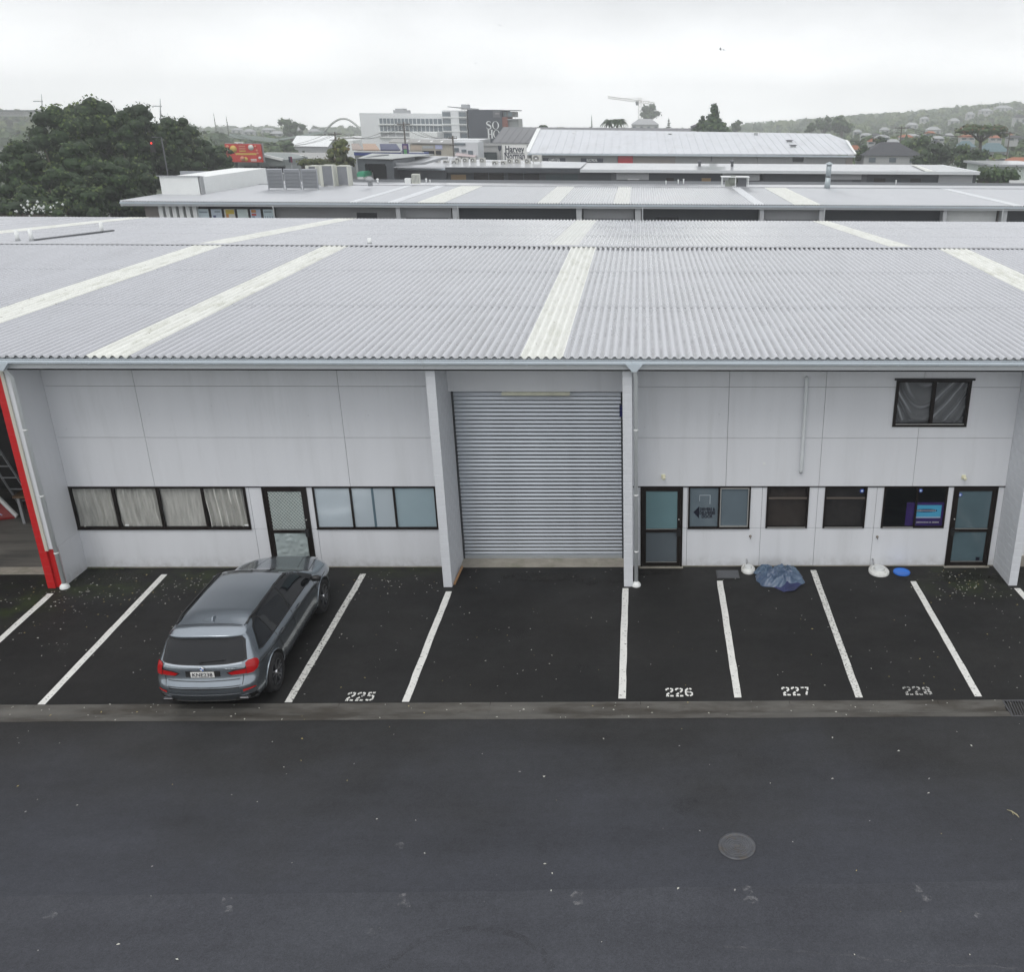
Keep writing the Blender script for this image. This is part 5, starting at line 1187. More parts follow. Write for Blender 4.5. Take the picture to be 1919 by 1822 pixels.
# raised plant room at the left end
a = WP(298, 330, 76.0); b = WP(370, 330, 76.0)
MB().box(a.x, b.x, 76, 76.2, z2-.3, a.z).build('plant_room_wall', M_white, B2)
MB().box(a.x+.1, b.x, 76.2, 90, z2-.3, a.z-.1).build('plant_room', M_white, B2)
tl = WP(298, 330, 76); r1 = WP(372, 331, 76); r2 = WP(450, 334, 92); l2 = WP(352, 322, 92)
MB().prism([(tl.x-.15, 75.9, a.z), (r1.x+.1, 75.9, a.z), (r2.x, 92, r2.z-.15), (l2.x-2, 92, r2.z-.15)], (0, 0, .06)).build('plant_room_roof', M_roof2, B2)
MB().hexa([(r1.x, 76, z2), (r1.x+.12, 76, z2), (r2.x+.12, 92, z2), (r2.x, 92, z2), (r1.x, 76, a.z-.01), (r1.x+.12, 76, a.z-.01), (r2.x+.12, 92, r2.z-.2), (r2.x, 92, r2.z-.2)]).build('plant_room_side', M_grey, B2)
q0 = WP(300, 322, 93); q1 = WP(447, 321, 93); MB().box(q0.x+2, q1.x, 92.6, 93, z2-.3, q1.z).build('parapet_upstand', mat('grey_upstand', (.36, .38, .41), .6), B2)
# -- plant standing on that roof
def rz2(y): return z2+(zr2-z2)*(y-Y2)/(YR2-Y2) if y < YR2 else zr2+(ze2-zr2)*(y-YR2)/(YE2-YR2)
sc = thing('louvre_screen', 'row of three grey louvred plant screens standing on the second warehouse roof', 'plant screen', (WP(547, 350, 82).x, 82, rz2(82)), None)
M_lv = mat('louvre_grey', (.30, .315, .34), .5, var=.04)
for k in range(3):
    a, b = WP(500+32.5*k, 330, 82).x, WP(530+32.5*k, 330, 82).x; zt = WP(500, 315.5, 82).z; zb = rz2(82)+.12
    f = MB().box(a, a+.06, 81.95, 82.05, zb-.1, zt).box(b-.06, b, 81.95, 82.05, zb-.1, zt).box(a+.06, b-.06, 82.06, 82.09, zb, zt).build('screen_panel', M_lv, sc)
    for i in range(14):
        z = zb+(zt-zb)*i/14; MB().hexa([(a+.06, 81.93, z), (b-.06, 81.93, z), (b-.06, 82.02, z+.05), (a+.06, 82.02, z+.05), (a+.06, 81.93, z+.02), (b-.06, 81.93, z+.02), (b-.06, 82.02, z+.07), (a+.06, 82.02, z+.07)]).build('louvre', M_lv, f)
for i, (u, v0, v1, w_) in enumerate(((612, 309, 342, 26), (640, 310, 342, 26), (584, 310, 330, 20))):
    Y = 86+i*.8; a, b = WP(u-w_/2, 330, Y).x, WP(u+w_/2, 330, Y).x; zt = WP(u, v0, Y).z
    t = thing('cooling_unit', ['cream framed cooling unit nearest the grey louvred screens', 'cream framed cooling unit farther right beside the slim palm', 'cream cooling unit partly hidden behind the louvred screens'][i], 'cooling unit', (a, Y, rz2(Y)), 'cooling units on the second roof')
    MB().box(a, b, Y, Y+.1, zt-.08, zt).box(a, a+.28, Y, Y+1.2, rz2(Y), zt-.08).box(b-.08, b, Y, Y+1.2, rz2(Y), zt-.08).box(a+.28, b-.08, Y+.1, Y+1.2, zt-.1, zt-.01).build('casing', mat('cream_metal', (.55, .56, .50), .5), t)
    cl = MB().box(a+.281, b-.081, Y+.03, Y+.1, rz2(Y)+.1, zt-.081).build('coil', M_lv, t)
    mb = MB()
    for q in range(9): xx_ = a+.3+(b-a-.4)*q/9; mb.box(xx_, xx_+.02, Y+.01, Y+.029, rz2(Y)+.1, zt-.09)
    mb.build('fins', M_lead, t)
def vent(u, v0, v1, Y, r, label, m=M_pvc, cat='roof vent', cap=True, zb=None, grp=None, name='roof_vent'):
    p = WP(u, v1, Y); q = WP(u, v0, Y); zb = p.z if zb is None else zb
    t = thing(name, label, cat, (p.x, Y, zb), grp)
    MB().tube([(p.x, Y, zb-.1), (p.x, Y, q.z-r*.8)], r*.6, 12).build('stack', m, t)
    if cap: MB().lathe([(r*.62, 0), (r, .02), (r*1.05, r*.5), (r*.6, r*1.0), (0, r*1.1)], 14, (p.x, Y, q.z-r*1.1)).build('cowl', m, t)
    return t
vent(694, 331, 346, 84, .34, 'grey mushroom vent cowl beside the green van behind the second roof', M_grey)
vent(708, 334, 342, 86, .12, 'small white vent pipe left of the rooftop box unit', M_white)
vent(799, 334, 341, 95, .10, 'thin white vent pipe right of the rooftop box unit', M_white); vent(806, 336, 341, 95, .07, 'shorter thin white vent pipe right of the rooftop box unit', M_white)
vent(1271, 336, 342, 95, .09, 'short white vent pipe on the second roof, nearest left of a close pair', M_white); vent(1281, 335, 342, 95, .09, 'short white vent pipe on the second roof, right one of a close pair', M_white); vent(1248, 338, 343, 95, .07, 'tiny white vent pipe left of the pair on the second roof', M_white)
vent(1679, 337, 343, 95, .07, 'tiny white vent pipe alone on the right of the second roof', M_white)
u = 1551; Y = 87.5; p = WP(u, 352, Y); q = WP(u, 305, Y); t = thing('flue_stack', 'tall galvanised flue stack with conical rain cap on the second roof', 'flue', (p.x, Y, rz2(Y)))
M_gal = mat('galvanised_flue', (.38, .43, .45), .4, metal=.5, var=.1, vs=3)
MB().tube([(p.x-.06, Y, p.z-.2), (p.x-.02, Y, p.z+.9)], [.27, .23], 16).build('lower_stack', M_gal, t); MB().tube([(p.x-.02, Y, p.z+.98), (p.x, Y, q.z-.1)], .23, 16).build('upper_stack', M_gal, t)
MB().tube([(p.x-.02, Y, p.z+.88), (p.x-.02, Y, p.z+1.0)], .20, 12).build('joint', M_black, t); MB().lathe([(.36, -.12), (.33, -.06), (0, .10)], 16, (p.x, Y, q.z)).build('rain_cap', M_gal, t)
Y = 88.5; a, b = WP(1354, 332, Y), WP(1402, 349, Y); t = thing('rooftop_ventilation_unit', 'open frame with blower and ducting on the second roof near its ridge', 'ventilation unit', (a.x, Y, rz2(Y)))
mb = MB()
for x in (a.x, (a.x+b.x)/2, b.x):
    for y in (Y, Y+1): mb.bar((x, y, rz2(Y)-.05), (x, y, a.z), .06)
mb.box(a.x-.1, b.x+.1, Y-.1, Y+1.1, a.z, a.z+.06); mb.build('frame', M_white, t)
MB().box(b.x-1.0, b.x-.15, Y+.2, Y+.8, rz2(Y)+.03, a.z-.1).build('coil_box', M_lead, t)
MB().lathe([(.0, -.3), (.42, -.3), (.45, 0), (.42, .3), (0, .3)], 18, (a.x+1.0, Y+.5, rz2(Y)+.55), 'y').box(a.x+.3, a.x+.9, Y+.25, Y+.75, rz2(Y)+.05, rz2(Y)+.6).build('blower', mat('olive_grey_blower', (.25, .27, .23), .5), t)
Y = 90; p = WP(780, 340, Y); t = thing('rooftop_box_unit', 'pale slatted air unit with low white box near the ridge of the second roof', 'air unit', (p.x, Y, zr2))
a, b = WP(771, 326, Y), WP(786, 344, Y); MB().box(a.x, b.x, Y, Y+.6, b.z, a.z).build('casing', mat('cream_metal', (.55, .56, .50), .5), t)
mb = MB()
for k in range(5): x = a.x+.08+k*.12; mb.box(x, x+.04, Y-.01, Y-.001, b.z+.1, a.z-.08)
mb.build('slots', M_lead, t)
a, b = WP(758, 334, Y), WP(770, 343, Y); MB().box(a.x, b.x, Y, Y+.5, b.z-.05, a.z).build('low_box', M_white, t)

# ---- third row: dark trade units with pale roof
B3 = thing('third_warehouse_row', 'low charcoal trade units with pale roof in the third row back', 'warehouse', (5, 120, 0))
Y3 = 112.0
def X3(u, Y=Y3): return WP(u, 320, Y).x
def Z3_(v, Y=Y3, u=1300): return WP(u, v, Y).z
YR3 = 128.0
zl = Z3_(324); za = Z3_(319.5); zr3 = Z3_(307.5, YR3)
MB().prism([(X3(1087), Y3, za), (X3(1836), Y3, za), (X3(1760, 124), 124, Z3_(306.5, 124)), (X3(1760, 124), 124, Z3_(306.5, 124)), (X3(1000, YR3), YR3, zr3)], (0, 0, .06)).build('roof', M_roof2, B3)
MB().prism([(X3(1828), Y3, za-.01), (X3(1838), Y3, za-.01), (X3(1766, 124), 124, Z3_(307, 124)), (X3(1756, 124), 124, Z3_(307, 124))], (0, 0, .10)).build('barge_board', M_fascia, B3)
MB().prism([(X3(835), Y3+.2, Z3_(317)), (X3(1087), Y3+.2, Z3_(317)), (X3(1100, YR3), YR3, zr3+.1), (X3(835, YR3), YR3, Z3_(301, YR3))], (0, 0, .06)).build('roof', M_roof2, B3)
MB().box(X3(1087), X3(1836), Y3-.12, Y3, zl, za+.05).build('gutter', M_fascia, B3)
x = X3(1760); MB().prism([(X3(1735), Y3+.02, za+.07), (X3(1752), Y3+.02, za+.07), (X3(1716, 123), 123, Z3_(307.6, 123)+.10), (X3(1706, 123), 123, Z3_(307.6, 123)+.10)], (0, 0, .02)).build('skylight_strip', M_sky, B3)
MB().box(X3(835), X3(1087), Y3-.15, Y3+.2, Z3_(325.5), Z3_(316.5)).build('parapet', M_charcoal, B3)
MB().box(X3(835), X3(1834), Y3+.6, Y3+11, -.1, zl-.05).build('charcoal_wall', M_charcoal, B3)
for u0, u1, v0, v1, m in ((1155, 1216, 325, 338, M_shut), (1355, 1432, 325, 338, M_shut), (1558, 1617, 325, 335, M_shut), (1763, 1827, 325, 345, M_shut), (1145, 1155, 325, 345, M_lead), (1425, 1433, 325, 345, M_lead), (1617, 1627, 325, 345, M_lead), (1558, 1600, 335, 342, M_lead)):
    MB().box(X3(u0), X3(u1), Y3+.45, Y3+.598, Z3_(v1), Z3_(v0)).build('shutter' if m is M_shut else 'pillar', m, B3)
MB().box(X3(1176), X3(1198), Y3+.40, Y3+.44, Z3_(338), Z3_(336)).build('light_strip', M_white, B3)
for u0, u1, v0, v1, m in ((842, 872, 330, 342, mat('warm_window', (.30, .20, .09), .4)), (885, 943, 326, 342, mat('brown_glass', (.035, .03, .026), .15)), (950, 1010, 327, 342, M_black), (1021, 1083, 327, 341, mat('teal_glass', (.07, .095, .10), .15)), (1640, 1664, 332, 341, MATS['brown_glass']), (1709, 1731, 332, 341, MATS['brown_glass']), (1248, 1264, 334, 342, MATS['brown_glass']), (1315, 1334, 334, 342, MATS['warm_window'])):
    f = MB().box(X3(u0), X3(u1), Y3+.50, Y3+.598, Z3_(v1), Z3_(v0)).build('window', m, B3)
    mb = MB(); n = max(1, int((u1-u0)/22))
    for k in range(n+1): x = X3(u0)+(X3(u1)-X3(u0))*k/n; mb.box(x-.04, x+.04, Y3+.46, Y3+.499, Z3_(v1), Z3_(v0))
    mb.build('frame', M_charcoal, f)
# its taller left end with a big doorway
MB().box(X3(681), X3(694), Y3-2, Y3+9, -.1, Z3_(299)).box(X3(733), X3(746), Y3-2, Y3+9, -.1, Z3_(303)).box(X3(694), X3(733), Y3-2, Y3-1.6, Z3_(309), Z3_(300)).build('entrance_block', mat('slate_cladding', (.075, .085, .095), .6), B3)
MB().box(X3(694), X3(733), Y3-.5, Y3-.3, -.1, Z3_(309)).build('deep_doorway', M_black, B3)
mb = MB()
for k in range(4): x = X3(702)+k*.45; mb.box(x, x+.08, Y3-.7, Y3-.6, .1, 3.6+.2*(k % 2))
mb.build('stored_lengths', mat('old_wood', (.12, .075, .04), .8), B3)
MB().prism([(X3(683), Y3-2.2, Z3_(299.5)), (X3(745), Y3-2.2, Z3_(300.5)), (X3(815, YR3), YR3, Z3_(293, YR3)), (X3(700, YR3), YR3, Z3_(292, YR3))], (0, 0, .06)).build('roof', mat('green_grey_roof', (.36, .38, .37), .5, var=.05, vs=.4), B3)
MB().prism([(X3(745.5), Y3-1.9, Z3_(316)), (X3(836), Y3-.0, Z3_(319)), (X3(860, YR3), YR3, Z3_(297, YR3)), (X3(760, YR3), YR3, Z3_(295, YR3))], (0, 0, .06)).build('roof', M_roof2, B3)
MB().box(X3(746), X3(836), Y3-.1, Y3+.2, Z3_(321.5), Z3_(318)).build('gutter', M_gutter, B3)
MB().box(X3(746.5), X3(834.5), Y3+.2, Y3+8, -.1, Z3_(321)).build('charcoal_wall', M_charcoal, B3)
for k in range(3): MB().tube([(X3(737)-.4, Y3-1.5, Z3_(309+1.6*k)), (X3(790), Y3+1.5, Z3_(309+1.6*k)), (X3(812), Y3+6, Z3_(302.5+1.5*k)), (X3(818), Y3+7, Z3_(303+1.5*k))], .06, 6).build('pipe_run', M_grey, B3)
# air units on it
LOCAL[0] = True
ac = thing('air_conditioner', 'x', 'air conditioner', (0, 0, 0), 'air conditioners along the third roof')
MB().box(-.42, .42, 0, .32, .10, .80).box(-.36, -.28, .02, .3, 0, .10).box(.28, .36, .02, .3, 0, .10).build('casing', mat('ivory_casing', (.46, .46, .43), .5, var=.05), ac)
MB().lathe([(.27, -.004), (.27, -.02), (.24, -.022), (.24, -.006), (0, -.006)], 18, (-.08, 0, .45), 'y').build('fan_grille', mat('fan_grey', (.22, .22, .21), .6), ac)
MB().lathe([(.08, -.012), (0, -.03)], 10, (-.08, 0, .45), 'y').build('fan_hub', M_white, ac)
LOCAL[0] = False
acs = [(819.5, 304, 119, 'leftmost air conditioner of the front three on the third roof'), (835.5, 304, 119, 'middle air conditioner of the front three on the third roof'), (852, 304, 119, 'right air conditioner of the front three on the third roof'),
       (858, 299, 122, 'air conditioner close behind the right one of the front three'), (872, 299, 122, 'second air conditioner of the back row, left of the dark pole gap'), (886.5, 299, 122, 'third air conditioner of the back row left of the black unit'), (904, 299, 122, 'wide air conditioner before the dark green opening'),
       (927.7, 305, 119, 'front air conditioner left below the black lettered sign'), (943.7, 305, 119, 'front air conditioner right below the black lettered sign'), (955.7, 300.6, 121, 'air conditioner behind the front pair, left of three under the sign'), (969.5, 300.6, 121, 'air conditioner in the middle of three under the sign'), (988.5, 300.6, 121, 'air conditioner at the right of three under the sign'), (1006, 297.5, 123, 'larger air conditioner standing alone left of the computers sign')]
for i, (u, v, Y, lb) in enumerate(acs):
    p = WP(u, v, Y); loc = (p.x, Y, p.z-.45)
    if i == 0: ac.location = loc; ac['label'] = lb; ac.scale = (.85, 1, .85)
    else:
        c = clone(ac, loc, lb)
        if i == 12: c.scale = (1.4, 1, 1.15)
for i, (u, v0, v1) in enumerate(((1311, 300, 311), (1372, 299, 311))):
    vent(u, v0, v1, 121, .28, ['dark capped roof vent left on the third roof', 'dark capped roof vent right on the third roof'][i], M_lead)

# ---- retail hall with lettering
B4 = thing('retail_hall', 'large pale roofed retail hall with black and white shop sign and red wall panel', 'retail hall', (8, 180, 0))
Y4 = 165.0; YR4 = 195.0
def X4(u, Y=Y4): return WP(u, 290, Y).x
def Z4_(u, v, Y=Y4): return WP(u, v, Y).z
M_rib = mat('pale_ribbed_roof', (.56, .58, .61), .5, var=.04, vs=.3, col2=(.44, .45, .46), c2s=.5, c2t=(.5, .85), stretch=(1.2, .25, 1))
cn = [(X4(990), Y4, Z4_(990, 288)), (X4(1603), Y4, Z4_(1603, 290)), (X4(1553, YR4), YR4, Z4_(1553, 251, YR4)), (X4(1328, YR4), YR4, Z4_(1328, 249, YR4)), (X4(1326, YR4), YR4, Z4_(1326, 246.5, YR4)), (X4(1013, YR4), YR4, Z4_(1013, 243, YR4))]
nf = 64; 
e0, e1 = Vector(cn[0]), Vector(cn[1]); r0, r1 = Vector(cn[5]), Vector(cn[2]); r0b = Vector(cn[4])
def roofpanels(name, e0, e1, r0, r1, n, m, parent, hip=None):
    """Standing-seam sheets, one object each."""
    for k in range(n):
        a = e0.lerp(e1, k/n); b = e0.lerp(e1, (k+1)/n-.002/n); c_ = r0.lerp(r1, (k+1)/n-.002/n); d = r0.lerp(r1, k/n)
        MB().hexa([a, b, c_, d, a+Vector((0, 0, .10)), b+Vector((0, 0, .10)), c_+Vector((0, 0, .10)), d+Vector((0, 0, .10))]).build(name, m, parent)
        s_ = (b-a).normalized()*.12
        MB().hexa([a+Vector((0, 0, .1)), a+s_+Vector((0, 0, .1)), d+s_+Vector((0, 0, .1)), d+Vector((0, 0, .1)), a+Vector((0, 0, .16)), a+s_+Vector((0, 0, .16)), d+s_+Vector((0, 0, .16)), d+Vector((0, 0, .16))]).build('seam', m, parent)
roofpanels('roof_sheet', e0, e1, r0, r1, 40, M_rib, B4)
MB().prism([e1, (X4(1590, 178), 178, Z4_(1590, 266, 178)), (X4(1553, YR4), YR4, Z4_(1553, 252, YR4))], (0, 0, .12)).build('hip_slope', M_rib, B4)
MB().hexa([e0-Vector((.5, .1, .2)), e0-Vector((-.2, .1, .2)), r0-Vector((-.2, 0, .2)), r0-Vector((.5, 0, .2)), e0+Vector((-.5, -.1, .3)), e0+Vector((.2, -.1, .3)), r0+Vector((.2, 0, .3)), r0+Vector((-.5, 0, .3))]).build('barge_board', M_white, B4)
MB().bar(Vector(e1)+Vector((0, 0, .15)), Vector((X4(1584, 178), 178, Z4_(1584, 265, 178)))+Vector((0, 0, .2)), .35, .2).build('hip_cap', M_white, B4)
zw = e0.z-.05
for u0, u1, m in ((990, 1156, MATS['mid_grey_wall']), (1158, 1186, mat('bright_red_panel', (.50, .015, .03), .5)), (1187, 1266, M_taupe), (1267, 1420, MATS['mid_grey_wall']), (1421, 1586, MATS['mid_grey_wall']), (1587, 1600, M_taupe)):
    MB().box(X4(u0), X4(u1), Y4+.5, Y4+.8, -2, zw).build('wall_panel', m, B4)
MB().box(X4(992), X4(1598), Y4+.8, YR4, -2, zw-.3).build('core_wall', M_grey, B4)
MB().box(X4(990), X4(1603), Y4-.15, Y4+.02, zw-.15, zw+.12).build('gutter', M_gutter, B4)
MB().box(X4(1487), X4(1507), Y4+.38, Y4+.499, Z4_(1500, 303), Z4_(1500, 291.5)).build('window', M_dwin, B4)
MB().box(X4(1332.5), X4(1335), Y4+.3, Y4+.499, Z4_(1500, 303), Z4_(1500, 289)).build('downpipe', M_lead, B4)
for x in range(24): MB().box(X4(1440+x*7), X4(1440+x*7)+.06, Y4+.46, Y4+.4985, -2, zw-.16).build('cladding_seam', M_grey, B4) if not 6 <= x <= 9 and x < 20 else None
M_navy = mat('dark_navy_sign', (.012, .018, .04), .5)
for (u0, u1, s_, lb) in ((1017, 1059, 'COMPUTERS', 'black sign with white capital lettering nearest the large shop sign'), (1088, 1130, 'ELECTRICAL', 'black sign with white capital lettering left of the red wall panel')):
    a, b = X4(u0), X4(u1); z0, z1 = Z4_(1050, 303.6), Z4_(1050, 296)
    t = thing('shop_sign', lb, 'sign', ((a+b)/2, Y4, z0)); MB().box(a, b, Y4+.40, Y4+.498, z0, z1).build('sign_board', M_navy, t)
    text('lettering', s_, (z1-z0)*.92, ((a+b)/2, Y4+.39, (z0+z1)/2), (1, 0, 0), (0, 0, 1), M_white, t, ext=.01, bold=.014, sx=(.62 if len(s_) == 9 else .60)*(b-a)/4.0*1.0)
a, b = WP(941, 272, 160).x, WP(986.5, 272, 160).x; z0, z1 = WP(960, 300.5, 160).z, WP(960, 271.5, 160).z
t = thing('large_shop_sign', 'white sign board with large black serif lettering beside the retail hall', 'sign', ((a+b)/2, 160, 0))
MB().box(a, b, 160, 160.3, z0-.1, z1).build('sign_board', mat('sign_white', (.80, .80, .78), .5), t)
for x in (a+.2, b-.3): MB().box(x, x+.12, 160.05, 160.2, -3, z0-.1).build('post', M_grey, t)
def serif_text(s_, cx, cz, size, sx, Y, parent):
    o = text('lettering', s_, size, (cx, Y-.01, cz), (1, 0, 0), (0, 0, 1), M_navy, parent, ext=.01, bold=.03, sx=sx)
    x0 = min(v.co.x for v in o.data.vertices); x1 = max(v.co.x for v in o.data.vertices); return x0, x1
zc1 = WP(960, 279.5, 160).z; zc2 = WP(960, 292.5, 160).z
L1 = serif_text('Harvey', (a+b)/2, zc1, 1.35, .82*(b-a)/4.1, 160, t); L2 = serif_text('Norman', (a+b)/2, zc2, 1.35, .76*(b-a)/4.1, 160, t)
mb = MB()   # slab serifs and the rule under the first word
zs = zc1-.50
mb.box(a+.22, b-.35, 159.97, 159.99, zc1-.70, zc1-.60)
for dx in (.0, .52, .95, 1.35, 1.75): mb.box(L1[0]+dx-.04, L1[0]+dx+.22, 159.97, 159.99, zs-.02, zs+.06)
for dx in (0, .45, 1.1, 1.7, 2.2, 2.7): mb.box(L2[0]+dx-.04, L2[0]+dx+.22, 159.97, 159.99, zc2-.52, zc2-.44)
mb.build('serifs', M_navy, t)
ft = thing('banner_pole', 'black shield banner on a short pole left of the large shop sign', 'banner', (WP(936.5, 280, 159).x, 159, 0))
p = WP(936.5, 278, 159); MB().prism([(p.x-.28, 159, p.z+.4), (p.x+.28, 159, p.z+.4), (p.x+.24, 159, p.z-.15), (p.x, 159, p.z-.45), (p.x-.24, 159, p.z-.15)][::-1], (0, .05, 0)).build('shield', M_navy, ft)
MB().tube([(p.x, 159.1, -2), (p.x, 159.1, p.z)], .07, 8).build('pole', M_lead, ft)
for i, (u, v0, v1, Y) in enumerate(((1076, 248, 258, 190), (1256, 249, 259, 190), (1417, 248, 257, 190), (1480, 262, 273, 180), (1487, 271, 285, 173))):
    a, b = WP(u-4.5 if i > 2 else u-3, v0, Y), WP(u+4.5 if i > 2 else u+3, v1, Y)
    t = thing('ridge_ventilator', ['small grey ventilator at the left of the retail hall ridge', 'small grey ventilator at the middle of the retail hall ridge', 'small grey ventilator right of the middle on the retail hall ridge', 'louvred box ventilator upper one of two on the retail hall roof', 'louvred box ventilator lower one of two on the retail hall roof'][i], 'ventilator', (a.x, Y, b.z), 'ventilators on the retail hall roof')
    MB().box(a.x, b.x, Y, Y+1.2, b.z-.6, a.z-.25).build('curb', mat('vent_grey', (.42, .44, .45), .5), t); MB().box(a.x-.12, b.x+.12, Y-.1, Y+1.3, a.z-.12, a.z).build('cap', M_white if i < 3 else M_lead, t)
    MB().box(a.x+.05, b.x-.05, Y+.02, Y+1.1, a.z-.25, a.z-.12).build('louvres', M_black, t)
# dark roofed hall behind
B5 = thing('dark_roofed_hall', 'hall with a large dark grey sloping roof left of the pale retail hall', 'hall', (-12, 200, 0))
Yd0, Yd1 = 178.0, 222.0
a, b, c_, d = WP(922, 268, Yd0), WP(1012, 268, Yd0), WP(1320, 241, Yd1), WP(944, 238.5, Yd1)
b.x = WP(1300, 268, Yd0).x
roofpanels('roof_sheet', a, Vector((b.x, b.y, a.z)), d, Vector((c_.x, c_.y, d.z)), 30, mat('dark_grey_roof', (.105, .108, .115), .55, var=.06, vs=.3), B5)
MB().box(a.x+.5, b.x-.5, Yd0+1, Yd1, -3, a.z-.1).build('wall', M_grey, B5)
lw = WP(893, 268, 176); MB().box(lw.x, a.x+8, 176, 176.5, -3, WP(900, 268.5, 176).z).box(lw.x, a.x+8, 175.8, 175.99, WP(900, 273, 176).z, WP(900, 268, 176).z).build('low_wall', mat('pale_concrete_wall', (.38, .385, .38), .7), B5)
x0, x1 = WP(900, 290, 175.5).x, WP(931, 290, 175.5).x; MB().box(x0, x1, 175.5, 175.79, -3, WP(900, 285, 175.5).z).build('dark_opening', mat('dark_green_opening', (.015, .03, .03), .5), B5)
MB().tube([(WP(1295, 243, Yd1).x, Yd1, d.z+.1), (WP(1312, 241, Yd1).x, Yd1, d.z+.8), (WP(1328, 246, Yd1).x, Yd1, d.z-.3)], .5, 8).build('roof_end_roll', M_lead, B5)

# ---- long white office block and its dark painted end
YS = 240.0
def XS(u): return WP(u, 230, YS).x
def ZS(v): return WP(780, v, YS).z
B6 = thing('white_office_block', 'long white multi storey office block with ribbon windows in the distance', 'office block', (XS(770), YS, -4))
MB().box(XS(675), XS(832), YS, YS+16, -4, ZS(212)).build('main_block', mat('office_white', (.70, .72, .73), .5, var=.02), B6)
MB().box(XS(830), XS(876), YS-.6, YS+14, -4, ZS(206)).build('stair_tower', MATS['office_white'], B6)
M_owin = mat('office_glass', (.13, .16, .18), .12, var=.15, vs=.5)
for r_, (v0, v1) in enumerate(((222, 232), (235.5, 246), (249, 256))):
    us = [711, 725, 739, 752, 766, 781, 797, 812, 829] if r_ < 2 else [711, 740, 770, 800, 829]
    for u0, u1 in zip(us[:-1], us[1:]):
        f = MB().box(XS(u0+.8), XS(u1-.8), YS-.12, YS-.01, ZS(v1), ZS(v0)).build('window', M_owin if r_ < 2 else M_grey, B6)
        MB().box(XS((u0+u1)/2)-.06, XS((u0+u1)/2)+.06, YS-.17, YS-.125, ZS(v1), ZS(v0)).build('mullion', MATS['office_white'], f)
    MB().box(XS(709), XS(831), YS-.5, YS-.02, ZS(v1+2.2), ZS(v1)).build('floor_slab', M_white, B6)
for r_ in range(5):
    v0 = 209+r_*13.2
    for u0, u1 in ((831, 846), (862.5, 875)): MB().box(XS(u0), XS(u1), YS-.75, YS-.61, ZS(v0+8.5), ZS(v0)).build('window', M_owin, B6)
    MB().box(XS(830), XS(877), YS-1.1, YS-.62, ZS(v0+10.8), ZS(v0+9)).build('floor_slab', M_white, B6)
MB().box(XS(847), XS(862), YS-1.0, YS-.7, -4, ZS(207)).build('lift_shaft', MATS['office_white'], B6)
a = XS(732); MB().box(XS(731), XS(757), YS+4, YS+8, ZS(212), ZS(206)).box(XS(735), XS(750), YS+4, YS+8, ZS(206), ZS(203)).build('roof_plant', mat('plant_grey', (.33, .34, .35), .6), B6)
MB().prism([(XS(842), YS-1, ZS(200)), (XS(842), YS-1, ZS(198.5)), (XS(890), YS-1, ZS(202)), (XS(890), YS-1, ZS(205))], (0, 8, 0)).build('tower_roof', M_grey, B6)
MB().box(XS(866), XS(878), YS, YS+4, ZS(204), ZS(194.5)).build('roof_tank', mat('tank_grey', (.40, .42, .44), .6), B6)
MB().box(XS(782), XS(832), YS-9, YS-2, -4, ZS(246)).build('front_annex', M_white, B6)
B7 = thing('dark_end_block', 'dark slate building end wall with large white serif letters beside the white office block', 'building', (XS(910), YS, -4))
M_slate = mat('slate_paint', (.055, .064, .080), .6, var=.04, vs=.2); YK = YS-2.0
def XK(u): return WP(u, 230, YK).x
def ZK(v): return WP(910, v, YK).z
MB().box(XK(877), XK(941), YK, YK+16, -4, ZK(205.2)).build('end_wall', M_slate, B7)
MB().box(XK(941), XK(951), YK+.2, YK+10, -4, ZK(219)).build('brick_pier', mat('red_brown_brick', (.22, .085, .065), .8, var=.1, vs=2), B7)
MB().box(XK(951), XK(970), YK+1.5, YK+10, -4, ZK(222)).build('balcony_bay', mat('bay_grey', (.36, .37, .36), .6), B7)
for v in (222, 239): MB().box(XK(950.5), XK(971), YK+.2, YK+1.49, ZK(v+2.4), ZK(v)).build('balcony_slab', M_grey, B7)
MB().box(XK(953), XK(968), YK+1.38, YK+1.49, ZK(237), ZK(227)).build('balcony_window', mat('pale_blind_window', (.42, .45, .44), .3), B7)
MB().box(XK(940), XK(963), YK+2, YK+9, ZK(219), ZK(208.5)).build('penthouse', mat('penthouse_grey', (.30, .31, .31), .6), B7)
for u0, u1 in ((943, 948), (951, 958)): MB().box(XK(u0), XK(u1), YK+1.85, YK+1.99, ZK(217), ZK(209.5)).build('penthouse_window', M_frost, B7)
MB().box(XK(925), XK(970), YK+.5, YK+10, ZK(207.2), ZK(205.4)).build('roof_slab', M_lead, B7)
MB().box(XK(925), XK(938.5), YK-.15, YK-.01, ZK(219.5), ZK(207)).build('wall_banner', mat('banner_grey', (.13, .135, .145), .6), B7)
MB().box(XK(929), XK(936.5), YK-.2, YK-.16, ZK(213.5), ZK(211.2)).build('banner_print', mat('banner_print', (.28, .27, .28), .6), B7)
mb = MB(); yy = YK-.08
def thickstroke(pts, place):
    """pts: (x, y, halfwidth)"""
    L_ = []; R_ = []
    for i, p in enumerate(pts):
        q = Vector(pts[min(i+1, len(pts)-1)][:2])-Vector(pts[max(i-1, 0)][:2]); q.normalize(); n = Vector((-q.y, q.x))*p[2]; L_.append(place(p[0]+n.x, p[1]+n.y)); R_.append(place(p[0]-n.x, p[1]-n.y))
    k = len(pts); mb.add(L_+R_, [(i, i+1, k+i+1, k+i) for i in range(k-1)])
def put(u, v): return (XK(u), yy, ZK(v))
